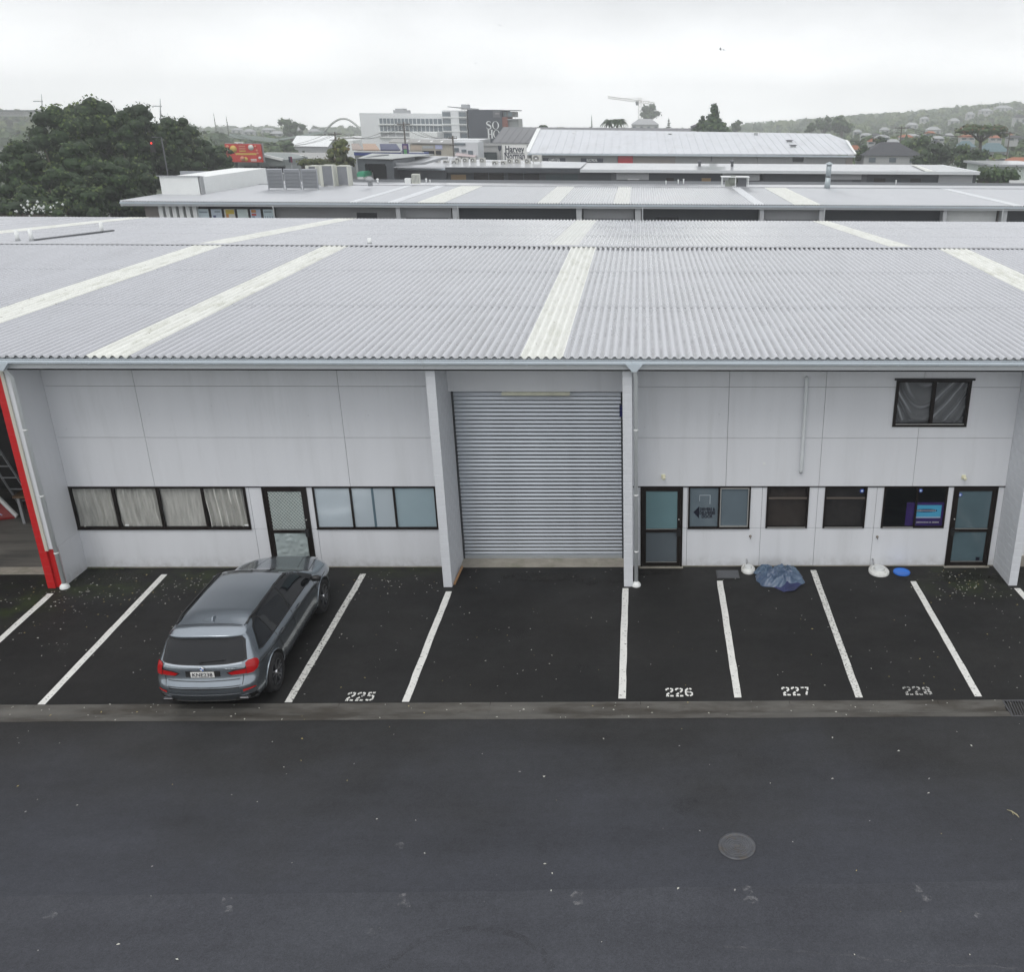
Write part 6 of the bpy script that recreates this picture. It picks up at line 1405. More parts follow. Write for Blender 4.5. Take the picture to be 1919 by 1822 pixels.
S_ = [(.82, .80), (.80, .93), (.55, 1.0), (.30, .95), (.16, .78), (.25, .62), (.55, .50), (.80, .36), (.84, .18), (.65, .03), (.40, 0), (.18, .08), (.12, .25)]
wS = [.02, .05, .06, .08, .12, .14, .15, .14, .12, .08, .06, .05, .02]
thickstroke([(x, y, w*.75) for (x, y), w in zip(S_, wS)], lambda x, y: put(910+x*11.5, 241.5-y*14.5))
def ring_letter(u, v, w, h):
    n = 26; vs = []
    for k in range(n+1):
        t = 2*math.pi*k/n; th = .09+.20*abs(math.cos(t)); vs += [put(u+w/2*math.cos(t), v-h/2*math.sin(t)), put(u+w/2*(1-th*1.25)*math.cos(t), v-h/2*(1-.10)*math.sin(t))]
    mb.add(vs, [(2*k, 2*k+2, 2*k+3, 2*k+1) for k in range(n)])
ring_letter(928.5, 234.3, 13, 15.2)
for x in (913.3, 919.5): mb.add([put(x, 258), put(x+2.6, 258), put(x+2.6, 243.5), put(x, 243.5)], [(0, 1, 2, 3)]); mb.add([put(x-.9, 258.9), put(x+3.4, 258.9), put(x+3.4, 258.1), put(x-.9, 258.1)], [(0, 1, 2, 3)]); mb.add([put(x-.9, 243.4), put(x+3.4, 243.4), put(x+3.4, 242.6), put(x-.9, 242.6)], [(0, 1, 2, 3)])
mb.add([put(916, 251.6), put(919.4, 251.6), put(919.4, 250.4), put(916, 250.4)], [(0, 1, 2, 3)])
ring_letter(929.5, 250.8, 13, 15.5)
mb.build('painted_letters', M_white, B7)

# ---- shops between: blue fascia row and white parapet building
B8 = thing('blue_fascia_shop_row', 'low shop row with a long blue fascia and coloured roofs', 'shop row', (WP(700, 285, 150).x, 150, 0))
Y8 = 150.0
def X8(u, Y=Y8): return WP(u, 285, Y).x
def Z8(v, Y=Y8): return WP(730, v, Y).z
MB().box(X8(664), X8(752), Y8, Y8+6, -2, Z8(283)).build('shop_wall', M_grey, B8); MB().box(X8(664), X8(752), Y8-.3, Y8-.01, Z8(291), Z8(285)).build('blue_fascia', mat('royal_blue', (.03, .055, .22), .5), B8)
MB().box(X8(664), X8(752), Y8-.4, Y8-.01, Z8(285)+.01, Z8(283)).build('white_trim', M_white, B8)
for k, (u0, u1, c_) in enumerate(((660, 680, (.30, .25, .22)), (681, 711, (.38, .27, .20)), (713, 750, (.05, .06, .12)))):
    MB().prism([(X8(u0), Y8+.2, Z8(282)), (X8(u1), Y8+.2, Z8(282)), (X8(u1, Y8+8)-.5, Y8+8, Z8(271, Y8+8)), (X8(u0, Y8+8), Y8+8, Z8(271, Y8+8))], (0, 0, .15)).build('roof', mat('shop_roof_%d' % k, c_, .7, var=.1, vs=.5), B8)
MB().box(X8(755), X8(788), Y8+2, Y8+2.3, Z8(286, 152), Z8(284, 152)).build('white_trim', M_white, B8); MB().box(X8(755), X8(788), Y8+1.9, Y8+6, -2, Z8(286.4, 152)).build('blue_wall', mat('royal_blue', (.03, .055, .22), .5), B8)
sg = thing('rounded_pylon_sign', 'tall purple rimmed pylon sign beside the blue shop row', 'sign', (WP(760, 285, 148).x, 148, 0))
a, b = WP(753, 269, 148), WP(766, 292, 148); MB().box(a.x, b.x, 148, 148.4, -2, a.z).build('sign_frame', mat('purple_frame', (.06, .03, .15), .5), sg); MB().box(a.x+.2, b.x-.2, 147.93, 147.99, b.z+1.0, a.z-.25).build('sign_face', mat('dim_pink_face', (.35, .26, .30), .5), sg); MB().box(a.x+.2, b.x-.2, 147.93, 147.99, b.z, b.z+.9).build('sign_foot', mat('green_face', (.10, .30, .12), .5), sg)
B9 = thing('awning_shop_building', 'grey roofed shop building with white gable lights and beige front', 'shop building', (WP(800, 280, 170).x, 170, 0)); Y9 = 172.0
def X9(u, Y=Y9): return WP(u, 275, Y).x
def Z9(v, Y=Y9): return WP(800, v, Y).z
MB().box(X9(768), X9(848), Y9, Y9+8, -2, Z9(270)).build('front_wall', mat('beige_wall', (.42, .39, .33), .7, var=.12, vs=.4), B9)
MB().prism([(X9(730), Y9-.3, Z9(268)), (X9(848), Y9-.3, Z9(270)), (X9(848, 184), 184, Z9(262, 184)), (X9(736, 184), 184, Z9(262, 184))], (0, 0, .15)).build('roof', mat('mid_grey_roof', (.26, .26, .25), .6, var=.1, vs=.3), B9)
for u in (753, 776, 800, 820): MB().prism([(X9(u-3.5), Y9+3, Z9(269.5)), (X9(u+3), Y9+3, Z9(267)), (X9(u+3.5), Y9+3, Z9(266)), (X9(u-2), Y9+3, Z9(267.5))], (0, 1, .2)).build('roof_light', M_white, B9)
for u0, u1, v0, v1, m in ((791, 813, 282, 289, M_dwin), (816, 826, 282, 289, M_dwin), (816, 829, 271, 279, mat('lilac_sign', (.45, .47, .66), .5)), (770, 790, 272, 281, mat('pale_shopfront', (.48, .40, .33), .6)), (792, 812, 273, 278, M_pale2)): MB().box(X9(u0), X9(u1), Y9-.12, Y9-.01, Z9(v1), Z9(v0)).build('shopfront_panel', m, B9)
MB().box(X9(697), X9(846), Y9+30, Y9+45, -4, WP(800, 262, Y9+30).z).build('rear_wall', mat('rear_white', (.62, .64, .65), .6), B9); MB().box(X9(697), X9(846), Y9+29.7, Y9+29.99, WP(800, 268, Y9+30).z, WP(800, 265.5, Y9+30).z).build('shade_band', M_grey, B9)
B10 = thing('white_side_building', 'white two storey building with small dark windows left of the grey wall', 'building', (WP(880, 285, 166).x, 166, 0))
def XT_(u): return WP(u, 280, 166).x
def ZT_(v): return WP(880, v, 166).z
MB().box(XT_(848), XT_(896), 166, 172, -2, ZT_(266)).build('wall', mat('dull_white', (.60, .62, .64), .6), B10)
for u0, u1, v0, v1 in ((852, 873, 268, 272), (850, 860, 277, 284), (865, 874, 280, 285), (877, 886, 282, 290)): MB().box(XT_(u0), XT_(u1), 165.85, 165.99, ZT_(v1), ZT_(v0)).build('window', M_owin, B10)
MB().prism([(XT_(856), 164, ZT_(291)), (XT_(893), 164, ZT_(294)), (XT_(893), 165.9, ZT_(292)), (XT_(856), 165.9, ZT_(287))], (0, 0, .1)).build('lean_to_roof', mat('faded_pink_roof', (.50, .42, .42), .6), B10)

# ---- left middle distance
B11 = thing('arched_white_roof_warehouse', 'white roofed warehouse with faint ribs in the left distance', 'warehouse', (WP(585, 270, 280).x, 280, -4)); Yq = 280.0
def Xq(u, Y=Yq): return WP(u, 270, Y).x
def Zq(v, Y=Yq): return WP(585, v, Y).z
roofpanels('roof_sheet', Vector((Xq(543), Yq, Zq(274))), Vector((Xq(614), Yq, Zq(275))), Vector((Xq(558, 310), 310, Zq(255, 310))), Vector((Xq(632, 310), 310, Zq(254.5, 310))), 7, mat('bright_white_roof', (.74, .76, .76), .5), B11)
MB().box(Xq(548), Xq(612), Yq+.3, Yq+25, -4, Zq(275.2)).build('wall', M_grey, B11)
B11b = thing('pale_depot', 'pale flat roofed depot with dark bays right of the white ribbed roof', 'depot', (Xq(645), Yq, -4))
MB().box(Xq(628), Xq(676), Yq+2, Yq+20, -4, Zq(257)).build('wall', mat('pale_depot_wall', (.60, .61, .60), .6), B11b)
for u0, u1 in ((634, 657), (663, 666), (671, 674)): MB().box(Xq(u0), Xq(u1), Yq+1.85, Yq+1.99, Zq(272), Zq(266 if u0 < 640 else 262)).build('bay_opening', M_lead, B11b)
MB().box(Xq(676), Xq(700), Yq-20, Yq-10, -4, Zq(262, Yq-20)).build('low_wing', M_white, B11b)
B12 = thing('grey_shop_with_window_band', 'grey green shop with a band of dark windows below the red billboard', 'shop', (WP(490, 320, 128).x, 128, 0)); Yg = 128.0
def Xg(u, Y=Yg): return WP(u, 315, Y).x
def Zg(v, Y=Yg, u=490): return WP(u, v, Y).z
MB().box(Xg(449), Xg(536), Yg, Yg+10, -1, Zg(310)).build('wall', mat('grey_shop_wall', (.26, .28, .28), .6), B12)
MB().prism([(Xg(449), Yg-.2, Zg(310)), (Xg(536), Yg-.2, Zg(310)), (Xg(536), Yg-.2, Zg(299)), (Xg(500), Yg-.2, Zg(291)), (Xg(449), Yg-.2, Zg(291))], (0, 9, 0)).build('roof_box', mat('green_grey_cladding', (.20, .225, .22), .6), B12)
MB().bar((Xg(498), Yg-.3, Zg(290.5)), (Xg(534), Yg-.3, Zg(298.5)), .3, .3).build('roof_edge', M_white, B12)
for k in range(5): MB().box(Xg(458.5+k*15.5), Xg(472.5+k*15.5), Yg-.1, Yg-.01, Zg(323), Zg(312)).build('window', M_dwin, B12)
MB().box(Xg(456), Xg(534), Yg-.25, Yg-.11, Zg(325), Zg(323.2)).build('sill_band', M_white, B12)
B13 = thing('flat_roofed_store', 'long flat grey roofed store behind the shop with the window band', 'store', (WP(590, 290, 175).x, 175, 0))
def Xh(u, Y=175.0): return WP(u, 290, Y).x
MB().prism([(Xh(505), 168, WP(560, 300, 168).z), (Xh(668), 168, WP(560, 300, 168).z), (Xh(640, 195), 195, WP(560, 287.5, 195).z), (Xh(500, 195), 195, WP(560, 287.5, 195).z)], (0, 0, .2)).build('roof', mat('dull_roof', (.30, .30, .29), .7, var=.1, vs=.2), B13)
MB().box(Xh(508), Xh(662), 168.4, 190, -2, WP(560, 300.5, 168).z).build('wall', M_grey, B13)
for u in (537, 557): p = WP(u, 293, 172); MB().box(p.x-.8, p.x+.8, 172, 173, p.z-.5, p.z+.2).build('roof_unit', M_white, B13)
# billboard
bl = thing('billboard', 'red billboard with yellow and white discs rising above the grey shop', 'billboard', (WP(458, 300, 126).x, 126, 0)); Yb = 126.0
def Xb(u): return WP(u, 285, Yb).x
def Zb(v): return WP(458, v, Yb).z
MB().box(Xb(423), Xb(490), Yb, Yb+.3, Zb(303.5), Zb(269.5)).build('board', mat('billboard_red', (.50, .045, .035), .5, var=.15, vs=.6), bl)
MB().box(Xb(422), Xb(492), Yb+.31, Yb+.5, Zb(304.5), Zb(268.5)).build('frame', M_grey, bl)
def disc(u, v, r, m): MB().lathe([(r, 0), (r, -.03), (0, -.03)], 18, (Xb(u), Yb-.01, Zb(v)), 'y').build('print_disc', m, bl)
py_, pw, pp = mat('print_yellow', (.62, .42, .10), .5), mat('print_white', (.66, .66, .62), .5), mat('print_peach', (.62, .25, .16), .5)
disc(438.5, 279, .42, py_); disc(471.5, 276, .34, pw); disc(453, 297, .30, pp); disc(459, 298, .26, py_); disc(480, 274, .13, pp); disc(482, 281.5, .13, pp); disc(482.5, 287, .13, pp); disc(485.5, 295.5, .17, pw); disc(428, 275, .2, pp); disc(427, 279, .2, pw)
MB().box(Xb(441), Xb(480), Yb-.02, Yb-.002, Zb(290), Zb(286.5)).build('print_band', py_, bl)
for v in (272.5, 277, 281.5): MB().box(Xb(449), Xb(461), Yb-.02, Yb-.002, Zb(v+2.4), Zb(v)).build('print_line', pp if v < 280 else py_, bl)
for v in (297.5, 300): MB().box(Xb(468), Xb(479), Yb-.02, Yb-.002, Zb(v+1.6), Zb(v)).build('print_line', pw, bl)
for u in (436, 478): MB().box(Xb(u)-.15, Xb(u)+.15, Yb+.5, Yb+.8, -.5, Zb(270)).build('post', M_lead, bl)
mb = MB(); mb.bar((Xb(448), Yb, Zb(269)), (Xb(448), Yb-.8, Zb(266.5)), .08); mb.bar((Xb(458), Yb, Zb(269)), (Xb(458), Yb-.8, Zb(266.5)), .08); mb.bar((Xb(447), Yb-.8, Zb(266.5)), (Xb(463), Yb-.8, Zb(266.5)), .12); mb.build('lamp_arm', M_white, bl)
t = thing('small_dark_red_sign', 'small dark red and navy sign on a thin pole right of the grey shop', 'sign', (WP(545, 300, 124).x, 124, 0))
a, b = WP(540.5, 293.5, 124), WP(548, 304, 124); MB().box(a.x, b.x, 124, 124.1, b.z, a.z).build('sign_face', mat('maroon_face', (.16, .02, .06), .5), t); MB().box(a.x, (a.x+b.x)/2, 123.95, 123.99, b.z, a.z).build('navy_half', M_navy, t); MB().tube([((a.x+b.x)/2, 124.2, 0), ((a.x+b.x)/2, 124.2, a.z)], .05, 6).build('pole', M_grey, t)
# bridge arch far away
t = thing('arched_footbridge', 'thin pale steel arch rising behind the white warehouse roof', 'arch', (WP(645, 230, 330).x, 330, 0))
mb = MB(); pts = []
for k in range(20):
    f_ = k/19; u = 608+f_*72; v = 249-27*math.sin(min(1, (f_*.98+.02))*math.pi)**.9 if f_ < .62 else 249-27*math.sin((f_*.98+.02)*math.pi)**.9; pts.append(WP(u, v, 330))
mb.tube(pts, .35, 6); mb.build('arch_rib', mat('pale_steel', (.42, .44, .42), .5), t)
mb = MB(); mb.bar(WP(430, 252, 330), WP(520, 262, 330), .4, .8); mb.bar(WP(520, 262, 330), WP(612, 246, 330), .35, .6); mb.bar(WP(430, 256, 330), WP(520, 266, 330), .3, .4); mb.build('deck_truss', mat('pale_green_steel', (.30, .35, .33), .6), t)
# green van
gv = thing('green_van_roof', 'green and white van seen over the second roof beside the slim palm', 'van', (WP(676, 330, 108).x, 108, 0))
a, b = WP(668, 322, 108), WP(684, 336, 108); o = MB().box(a.x, b.x, 108, 112, .5, a.z-.05).build('body', M_white, gv); bevel(o, .15, 2)
o = MB().box(a.x-.02, b.x+.02, 107.97, 111, WP(676, 333, 108).z, a.z).build('green_hood', mat('van_green', (.06, .34, .20), .4), gv); bevel(o, .12, 2)
for x in (a.x+.1, b.x-.3):
    for y in (108.6, 111.2): MB().lathe([(.1, 0), (.36, .0), (.36, .2), (.1, .2)], 14, (x, y, .36), 'x').build('wheel', M_black, gv)

# ---- power poles, crane, masts
def pole(u, v0, Y, label, arm=2.2, r=.14, zb=-1):
    p = WP(u, v0, Y); t = thing('power_pole', label, 'power pole', (p.x, Y, zb), 'power poles'); M_p = mat('pole_timber', (.10, .09, .08), .8)
    MB().tube([(p.x, Y, zb), (p.x, Y, p.z)], [r*1.2, r*.8], 8).build('pole', M_p, t)
    a = MB().bar((p.x-arm/2, Y-.1, p.z-.35), (p.x+arm/2, Y-.1, p.z-.35), .12).bar((p.x-arm/2.5, Y-.1, p.z-1.2), (p.x+arm/2.5, Y-.1, p.z-1.2), .10).build('crossarm', M_p, t)
    mb = MB()
    for k in (-.9, -.35, .35, .9): mb.box(p.x+k*arm/2-.05, p.x+k*arm/2+.05, Y-.15, Y-.05, p.z-.29, p.z-.05)
    mb.build('insulators', M_grey, a)
    return p
P1 = pole(627, 247, 160, 'power pole with two crossarms behind the slim palm'); P2 = pole(756, 228, 150, 'tall dark power pole in front of the white office block', 2.0); P3 = pole(848, 254, 140, 'power pole left of the rooftop air conditioners', 1.2); P4 = pole(1690, 236, 190, 'power pole rising behind the dark hipped house roof', 2.6); P5 = pole(1893, 246, 180, 'power pole behind the spreading tree', 1.8)
mb = MB()
def wire(a, b, sag=1.2, n=10):
    a, b = Vector(a), Vector(b); pts = [a.lerp(b, k/n)+Vector((0, 0, -sag*4*(k/n)*(1-k/n))) for k in range(n+1)]
    mb.tube(pts, .022, 4, cap=False)
for d in (-.9, .35, .9): wire(P1+Vector((d, -.1, -.1)), P2+Vector((d, -.1, -.1)), 1.5); wire(P2+Vector((d, -.1, -.1)), P3+Vector((d*.5, -.1, -.1)), 1); wire(P1+Vector((d, -.1, -.1)), WP(425, 248, 165)+Vector((d, 0, 0)), 2); wire(P4+Vector((d, -.1, -.1)), P5+Vector((d, -.1, -.1)), 1.2); wire(P4+Vector((d, -.1, -.1)), WP(1560, 262, 200)+Vector((d, 0, 0)), 1.2)
stuff(mb.build('power_lines', M_black), 'thin dark power lines slung between the power poles', 'power lines')
Yc = 640.0; M_cr = mat('pale_crane_steel', (.50, .48, .44), .5)
cr = thing('tower_crane', 'pale tower crane with long horizontal jib in the hazy distance', 'crane', (WP(1200, 240, Yc).x, Yc, -10))
def lattice(a, b, w_, n):
    mb = MB(); a, b = Vector(a), Vector(b); d = (b-a).normalized(); s1 = Vector((0, 1, 0))*w_/2; s2 = d.cross(Vector((0, 1, 0))).normalized()*w_/2
    cs = [s1+s2, s1-s2, -s1-s2, -s1+s2]
    for c_ in cs: mb.bar(a+c_, b+c_, .28)
    for k in range(n):
        p, q = a.lerp(b, k/n), a.lerp(b, (k+1)/n)
        for i in range(4): mb.bar(p+cs[i], q+cs[(i+1) % 4], .16)
    return mb
T0 = WP(1199, 244, Yc); T1 = WP(1199, 183, Yc); J0 = WP(1139, 182, Yc); J1 = WP(1199, 190, Yc); J2 = WP(1227, 194, Yc)
lattice((T0.x, Yc, -10), (T1.x, Yc, T1.z), 1.8, 14).build('mast', M_cr, cr); lattice(J1, J0, 1.2, 16).build('jib', M_cr, cr); lattice(J1, J2, 1.2, 6).build('counter_jib', M_cr, cr)
MB().box(J2.x-3.5, J2.x, Yc-1, Yc+1, J2.z-1.8, J2.z).build('counterweight', M_grey, cr); MB().box(T1.x-2.6, T1.x-.6, Yc-1, Yc+1, J1.z-2.2, J1.z+.2).build('cab', M_lead, cr)
MB().bar(T1, J0.lerp(J1, .3), .15).bar(T1, J2, .15).build('tie_bars', M_cr, cr)
for u, v0, v1, Y, lb in ((78, 176, 200, 450, 'lattice antenna mast beside the crown of the big dark trees'), (300, 184, 212, 420, 'thin antenna mast right of the top of the big dark trees')):
    p, q = WP(u, v0, Y), WP(u+2, v1+30, Y); t = thing('antenna_mast', lb, 'antenna', (q.x, Y, q.z)); MB().tube([(q.x, Y, q.z), (p.x, Y, p.z)], [.5, .12], 5).build('mast', M_grey, t); MB().bar((q.x-2, Y, q.z+(p.z-q.z)*.75), (q.x+2, Y, q.z+(p.z-q.z)*.75), .4).build('dipole', M_grey, t)
# ================================================================== trees
def leafmats(key, cols): return [mat('%s_leaf_%d' % (key, i), c_, .65, var=.35, vs=.5, spec=.3) for i, c_ in enumerate(cols)]
G_dark = leafmats('dark_evergreen', [(.014, .032, .009), (.032, .062, .016), (.078, .115, .030)])
G_mid = leafmats('mid_green', [(.028, .055, .018), (.052, .092, .026), (.095, .13, .036)])
G_olive = leafmats('olive', [(.06, .075, .02), (.10, .11, .03), (.13, .095, .035)])
G_con = leafmats('conifer', [(.025, .050, .022), (.045, .080, .030), (.07, .11, .035)])
G_rust = leafmats('rusty_green', [(.045, .075, .022), (.085, .10, .028), (.15, .075, .03)])
M_bark = mat('bark', (.09, .075, .06), .9, var=.3, vs=2, bump=.5, bs=12)
def crown_mesh(blobs, leaf_s, dens, mats, name, parent, flat=.8, droop=0.0):
    """blobs: (centre, rx, ry, rz) clumps; each gets a lumpy inner mass and a shell of leaf faces."""
    mb = MB()
    for c, rx, ry, rz in blobs:
        sd = random.random()*50; n1, n2 = 9, 6; vs = [];
        for j in range(n2+1):
            ph = math.pi*j/n2
            for i in range(n1):
                th = 2*math.pi*i/n1; k = .72+.22*noise.noise(Vector((math.cos(th)*1.5, math.sin(th)*1.5, sd+ph)))
                vs.append((c[0]+rx*k*math.sin(ph)*math.cos(th), c[1]+ry*k*math.sin(ph)*math.sin(th), c[2]+rz*k*math.cos(ph)))
        mb.add(vs, [(j*n1+i, (j+1)*n1+i, (j+1)*n1+(i+1) % n1, j*n1+(i+1) % n1) for j in range(n2) for i in range(n1)], 0)
        area = 4*math.pi*((rx*ry+rx*rz+ry*rz)/3); n = int(area*dens/(leaf_s**2))
        tone = random.choice([0, 1, 1, 1, 2])
        for q in range(n):
            u = random.uniform(-1, 1); th = random.random()*6.283; s_ = math.sqrt(1-u*u)
            d = Vector((s_*math.cos(th), s_*math.sin(th), u))
            k = 1+.30*noise.noise(d*2.2+Vector((sd, 0, 0)))+random.uniform(-.16, .10)
            p = Vector((c[0]+rx*d.x*k, c[1]+ry*d.y*k, c[2]+rz*d.z*k))
            nrm = (d+Vector((random.gauss(0, .5), random.gauss(0, .5), random.gauss(.25, .5)))).normalized()
            a = nrm.orthogonal().normalized(); b = nrm.cross(a); t = random.random()*3.14; a, b = a*math.cos(t)+b*math.sin(t), b*math.cos(t)-a*math.sin(t)
            s1 = leaf_s*random.uniform(.6, 1.25); s2 = s1*random.uniform(.45, .8)
            mi = min(2, max(0, tone+(1 if (d.z > .3 and random.random() < .35) else 0)-(1 if random.random() < .3 else 0)))
            mb.add([p-a*s1*.5, p+b*s2*.5, p+a*s1*.5-Vector((0, 0, droop*s1)), p-b*s2*.5], [(0, 1, 2, 3)], mi)
    return mb.build(name, mats, parent)
def tree(name, label, cx, Y, zb, zt, rx, mats, n=14, leaf_s=.5, dens=.55, ry=None, crown_frac=.65, group=None, shape='round', cat='tree', zbase=-1, trunk_r=None, clump=.42, limbs=4):
    if shape == 'round': zt += .10*(zt-zb); rx *= 1.12
    if shape == 'cone': rx *= 1.35
    t = thing(name, label, cat, (cx, Y, zbase), group); ry = ry or rx*.8; H = zt-zb; rz = H/2; cz = (zt+zb)/2
    blobs = []
    for k in range(n):
        if shape == 'cone':
            f_ = random.random()**1.35; z = zb+H*f_; r_ = rx*(1-f_)*.9+.05*rx; a = random.random()*6.283; rr = r_*random.uniform(.2, .9)
            s = max(.14*rx, r_*clump*1.15); blobs.append(((cx+rr*math.cos(a), Y+rr*math.sin(a)*.9, z), s, s, s*.9)); continue
        if shape == 'umbrella':
            a = random.random()*6.283; rr = rx*math.sqrt(random.random())*.85; z = zt-rz*.6-(rr/rx)**2*H*.35+random.uniform(-.15, .12)*H; s = rx*clump*random.uniform(.6, 1)
            blobs.append(((cx+rr*math.cos(a), Y+rr*math.sin(a)*ry/rx, z), s, s*.9, s*.42)); continue
        u = random.uniform(-.75, 1); a = random.random()*6.283; s_ = math.sqrt(max(0, 1-u*u)); q = random.uniform(.45, .82)
        s = min(rx, rz)*clump*random.uniform(.75, 1.2)
        blobs.append(((cx+rx*q*s_*math.cos(a), Y+ry*q*s_*math.sin(a), cz+rz*.80*u*(.6+q*.4)), s, s, s*.8))
    if shape == 'round': blobs.append(((cx, Y, cz), rx*.6, ry*.6, rz*.6))
    crown_mesh(blobs, leaf_s, dens, mats, 'crown', t)
    tr = trunk_r or max(.12, rx*.09); top = cz if shape != 'cone' else zt-H*.1
    tk = MB().tube([(cx, Y, zbase-.2), (cx+.1*rx*random.uniform(-1, 1), Y, (zbase+zb)/2), (cx, Y, zb+.2*H), (cx, Y, top)], [tr*1.3, tr, tr*.8, tr*.3], 8).build('trunk', M_bark, t)
    if shape != 'cone':
        mb = MB()
        for c, *_ in random.sample(blobs, min(limbs, len(blobs))): mb.tube([(cx, Y, zb-.05*H), ((cx+c[0])/2, (Y+c[1])/2, zb+.25*H), c], [tr*.6, tr*.4, tr*.15], 6)
        mb.build('limbs', M_bark, tk)
    return t
def ptree(name, label, u0, u1, v0, v1, Y, mats, **k):
    a, b = WP(u0, v0, Y), WP(u1, v1, Y); return tree(name, label, (a.x+b.x)/2, Y, b.z, a.z, abs(b.x-a.x)/2, mats, **k)
random.seed(11)
big = [(-10, 90, 300, 430, 82, 'dark bushy tree low down at the left edge above the blossom'), (70, 170, 310, 430, 83, 'dark bushy tree low in the clump right of the blossom shrub'), (150, 262, 300, 430, 86, 'dark bushy tree filling the base of the clump beside the white fins'), (-10, 105, 262, 400, 88, 'dark broadleaf tree at the left picture edge behind the low hedge'), (36, 190, 200, 400, 96, 'large dark broadleaf tree left of the tallest crown'), (100, 275, 176, 395, 102, 'tallest dark broadleaf tree in the clump at the left'),
       (95, 215, 262, 400, 88, 'dark broadleaf tree in front of the tallest crown in the left clump'), (205, 335, 190, 420, 104, 'dark broadleaf tree just right of the tallest crown'), (275, 400, 206, 425, 110, 'dark broadleaf tree third from the right end of the clump'),
       (332, 436, 234, 425, 114, 'rounded dark tree at the right end of the clump beside the red billboard'), (395, 450, 272, 350, 119, 'small dark tree below the left corner of the red billboard'), (190, 300, 300, 400, 93, 'low dark tree behind the left end of the second warehouse roof'), (-60, 30, 285, 410, 84, 'low yellow green tree cut by the left picture edge')]
for i, (u0, u1, v0, v1, Y, lb) in enumerate(big):
    ptree('dark_broadleaf_tree', lb, u0, u1, v0, v1, Y, G_dark if i != 12 else G_mid, n=46 if u1-u0 > 100 else 26, leaf_s=.34, dens=.55, zbase=-.1, group='dark trees in the left clump', clump=.34)
for i, (u0, u1, v0, Y, lb) in enumerate(((20, 130, 350, 79, 'low dark bush behind the white blossom shrub'), (110, 215, 352, 80, 'low dark bush right of the white blossom shrub'), (195, 290, 345, 90, 'low dark bush at the foot of the clump beside the second warehouse'))):
    ptree('dark_bush', lb, u0, u1, v0, 425, Y, G_dark, n=24, leaf_s=.3, dens=.6, zbase=-.1, group='dark bushes under the left clump', clump=.45)
ptree('dark_broadleaf_tree', 'dark broadleaf tree bridging the tallest crown and the next one right', 188, 300, 196, 400, 100, G_dark, n=44, leaf_s=.34, dens=.55, zbase=-.1, group='dark trees in the left clump', clump=.34)
ptree('dark_broadleaf_tree', 'dark broadleaf tree just left of the traffic signal in the clump', 285, 372, 216, 400, 103, G_dark, n=34, leaf_s=.34, dens=.55, zbase=-.1, group='dark trees in the left clump', clump=.36)
# low hedge and white blossom at the far left
def hedge(label, u0, u1, v0, v1, Y, mats, dy=2.0, leaf_s=.35, name='hedge', n=None, cat='hedge'):
    a, b = WP(u0, v0, Y), WP(u1, v1, Y); t = thing(name, label, cat, (a.x, Y, -.1)); L_ = b.x-a.x; n = n or max(5, int(L_/1.1)); H = a.z-b.z; bl = []
    for k in range(n): bl.append(((a.x+L_*(k+.5)/n, Y+dy/2, b.z+H*.5+random.uniform(-.06, .06)*H), L_/n*.9, dy*.6, H*.52))
    crown_mesh(bl, leaf_s, .6, mats, 'foliage', t); MB().box(a.x+.2, b.x-.2, Y+dy*.3, Y+dy*.7, -.2, b.z+H*.2).build('stems', M_bark, t); return t
hedge('low dark hedge at the far left beyond the near roof', -20, 105, 375, 408, 76, G_dark)
bm_ = thing('white_blossom_shrub', 'shrub with white blossom in front of the dark hedge at the left', 'shrub', (WP(80, 395, 74).x, 74, 0))
p = WP(78, 392, 74); crown_mesh([((p.x, 74, p.z), 1.1, .6, .5), ((p.x+1.1, 74, p.z-.3), .6, .5, .4)], .28, .5, G_mid, 'foliage', bm_)
mb = MB()
for k in range(46):
    q = (p.x+random.gauss(.2, .75), 73.4+random.uniform(-.2, .2), p.z+random.gauss(.1, .24)); s = random.uniform(.04, .12); mb.lathe([(0, -s), (s, 0), (0, s)], 5, q)
mb.build('blossom', M_white, bm_)
hedge('clipped green hedge under the window band of the grey shop', 450, 500, 324.5, 339, 116, G_mid, leaf_s=.3); 
ptree('slim_palm', 'olive green bushy palm standing between the cooling units and the green van', 612, 668, 258, 330, 122, G_olive, n=24, leaf_s=.55, dens=.5, zbase=-.1, clump=.36)
hedge('yellow green shrubs above the louvred screens', 556, 625, 296, 316, 121, G_olive, leaf_s=.4, name='shrub_row', cat='shrubs')
ptree('hazy_round_tree', 'hazy round tree behind the white ribbed roof', 515, 572, 223, 262, 420, G_mid, n=14, leaf_s=1.3, dens=.5, zbase=-8)
ptree('mid_tree', 'green tree in front of the white ribbed roof', 520, 562, 266, 292, 230, G_mid, n=12, leaf_s=.8, zbase=-4)
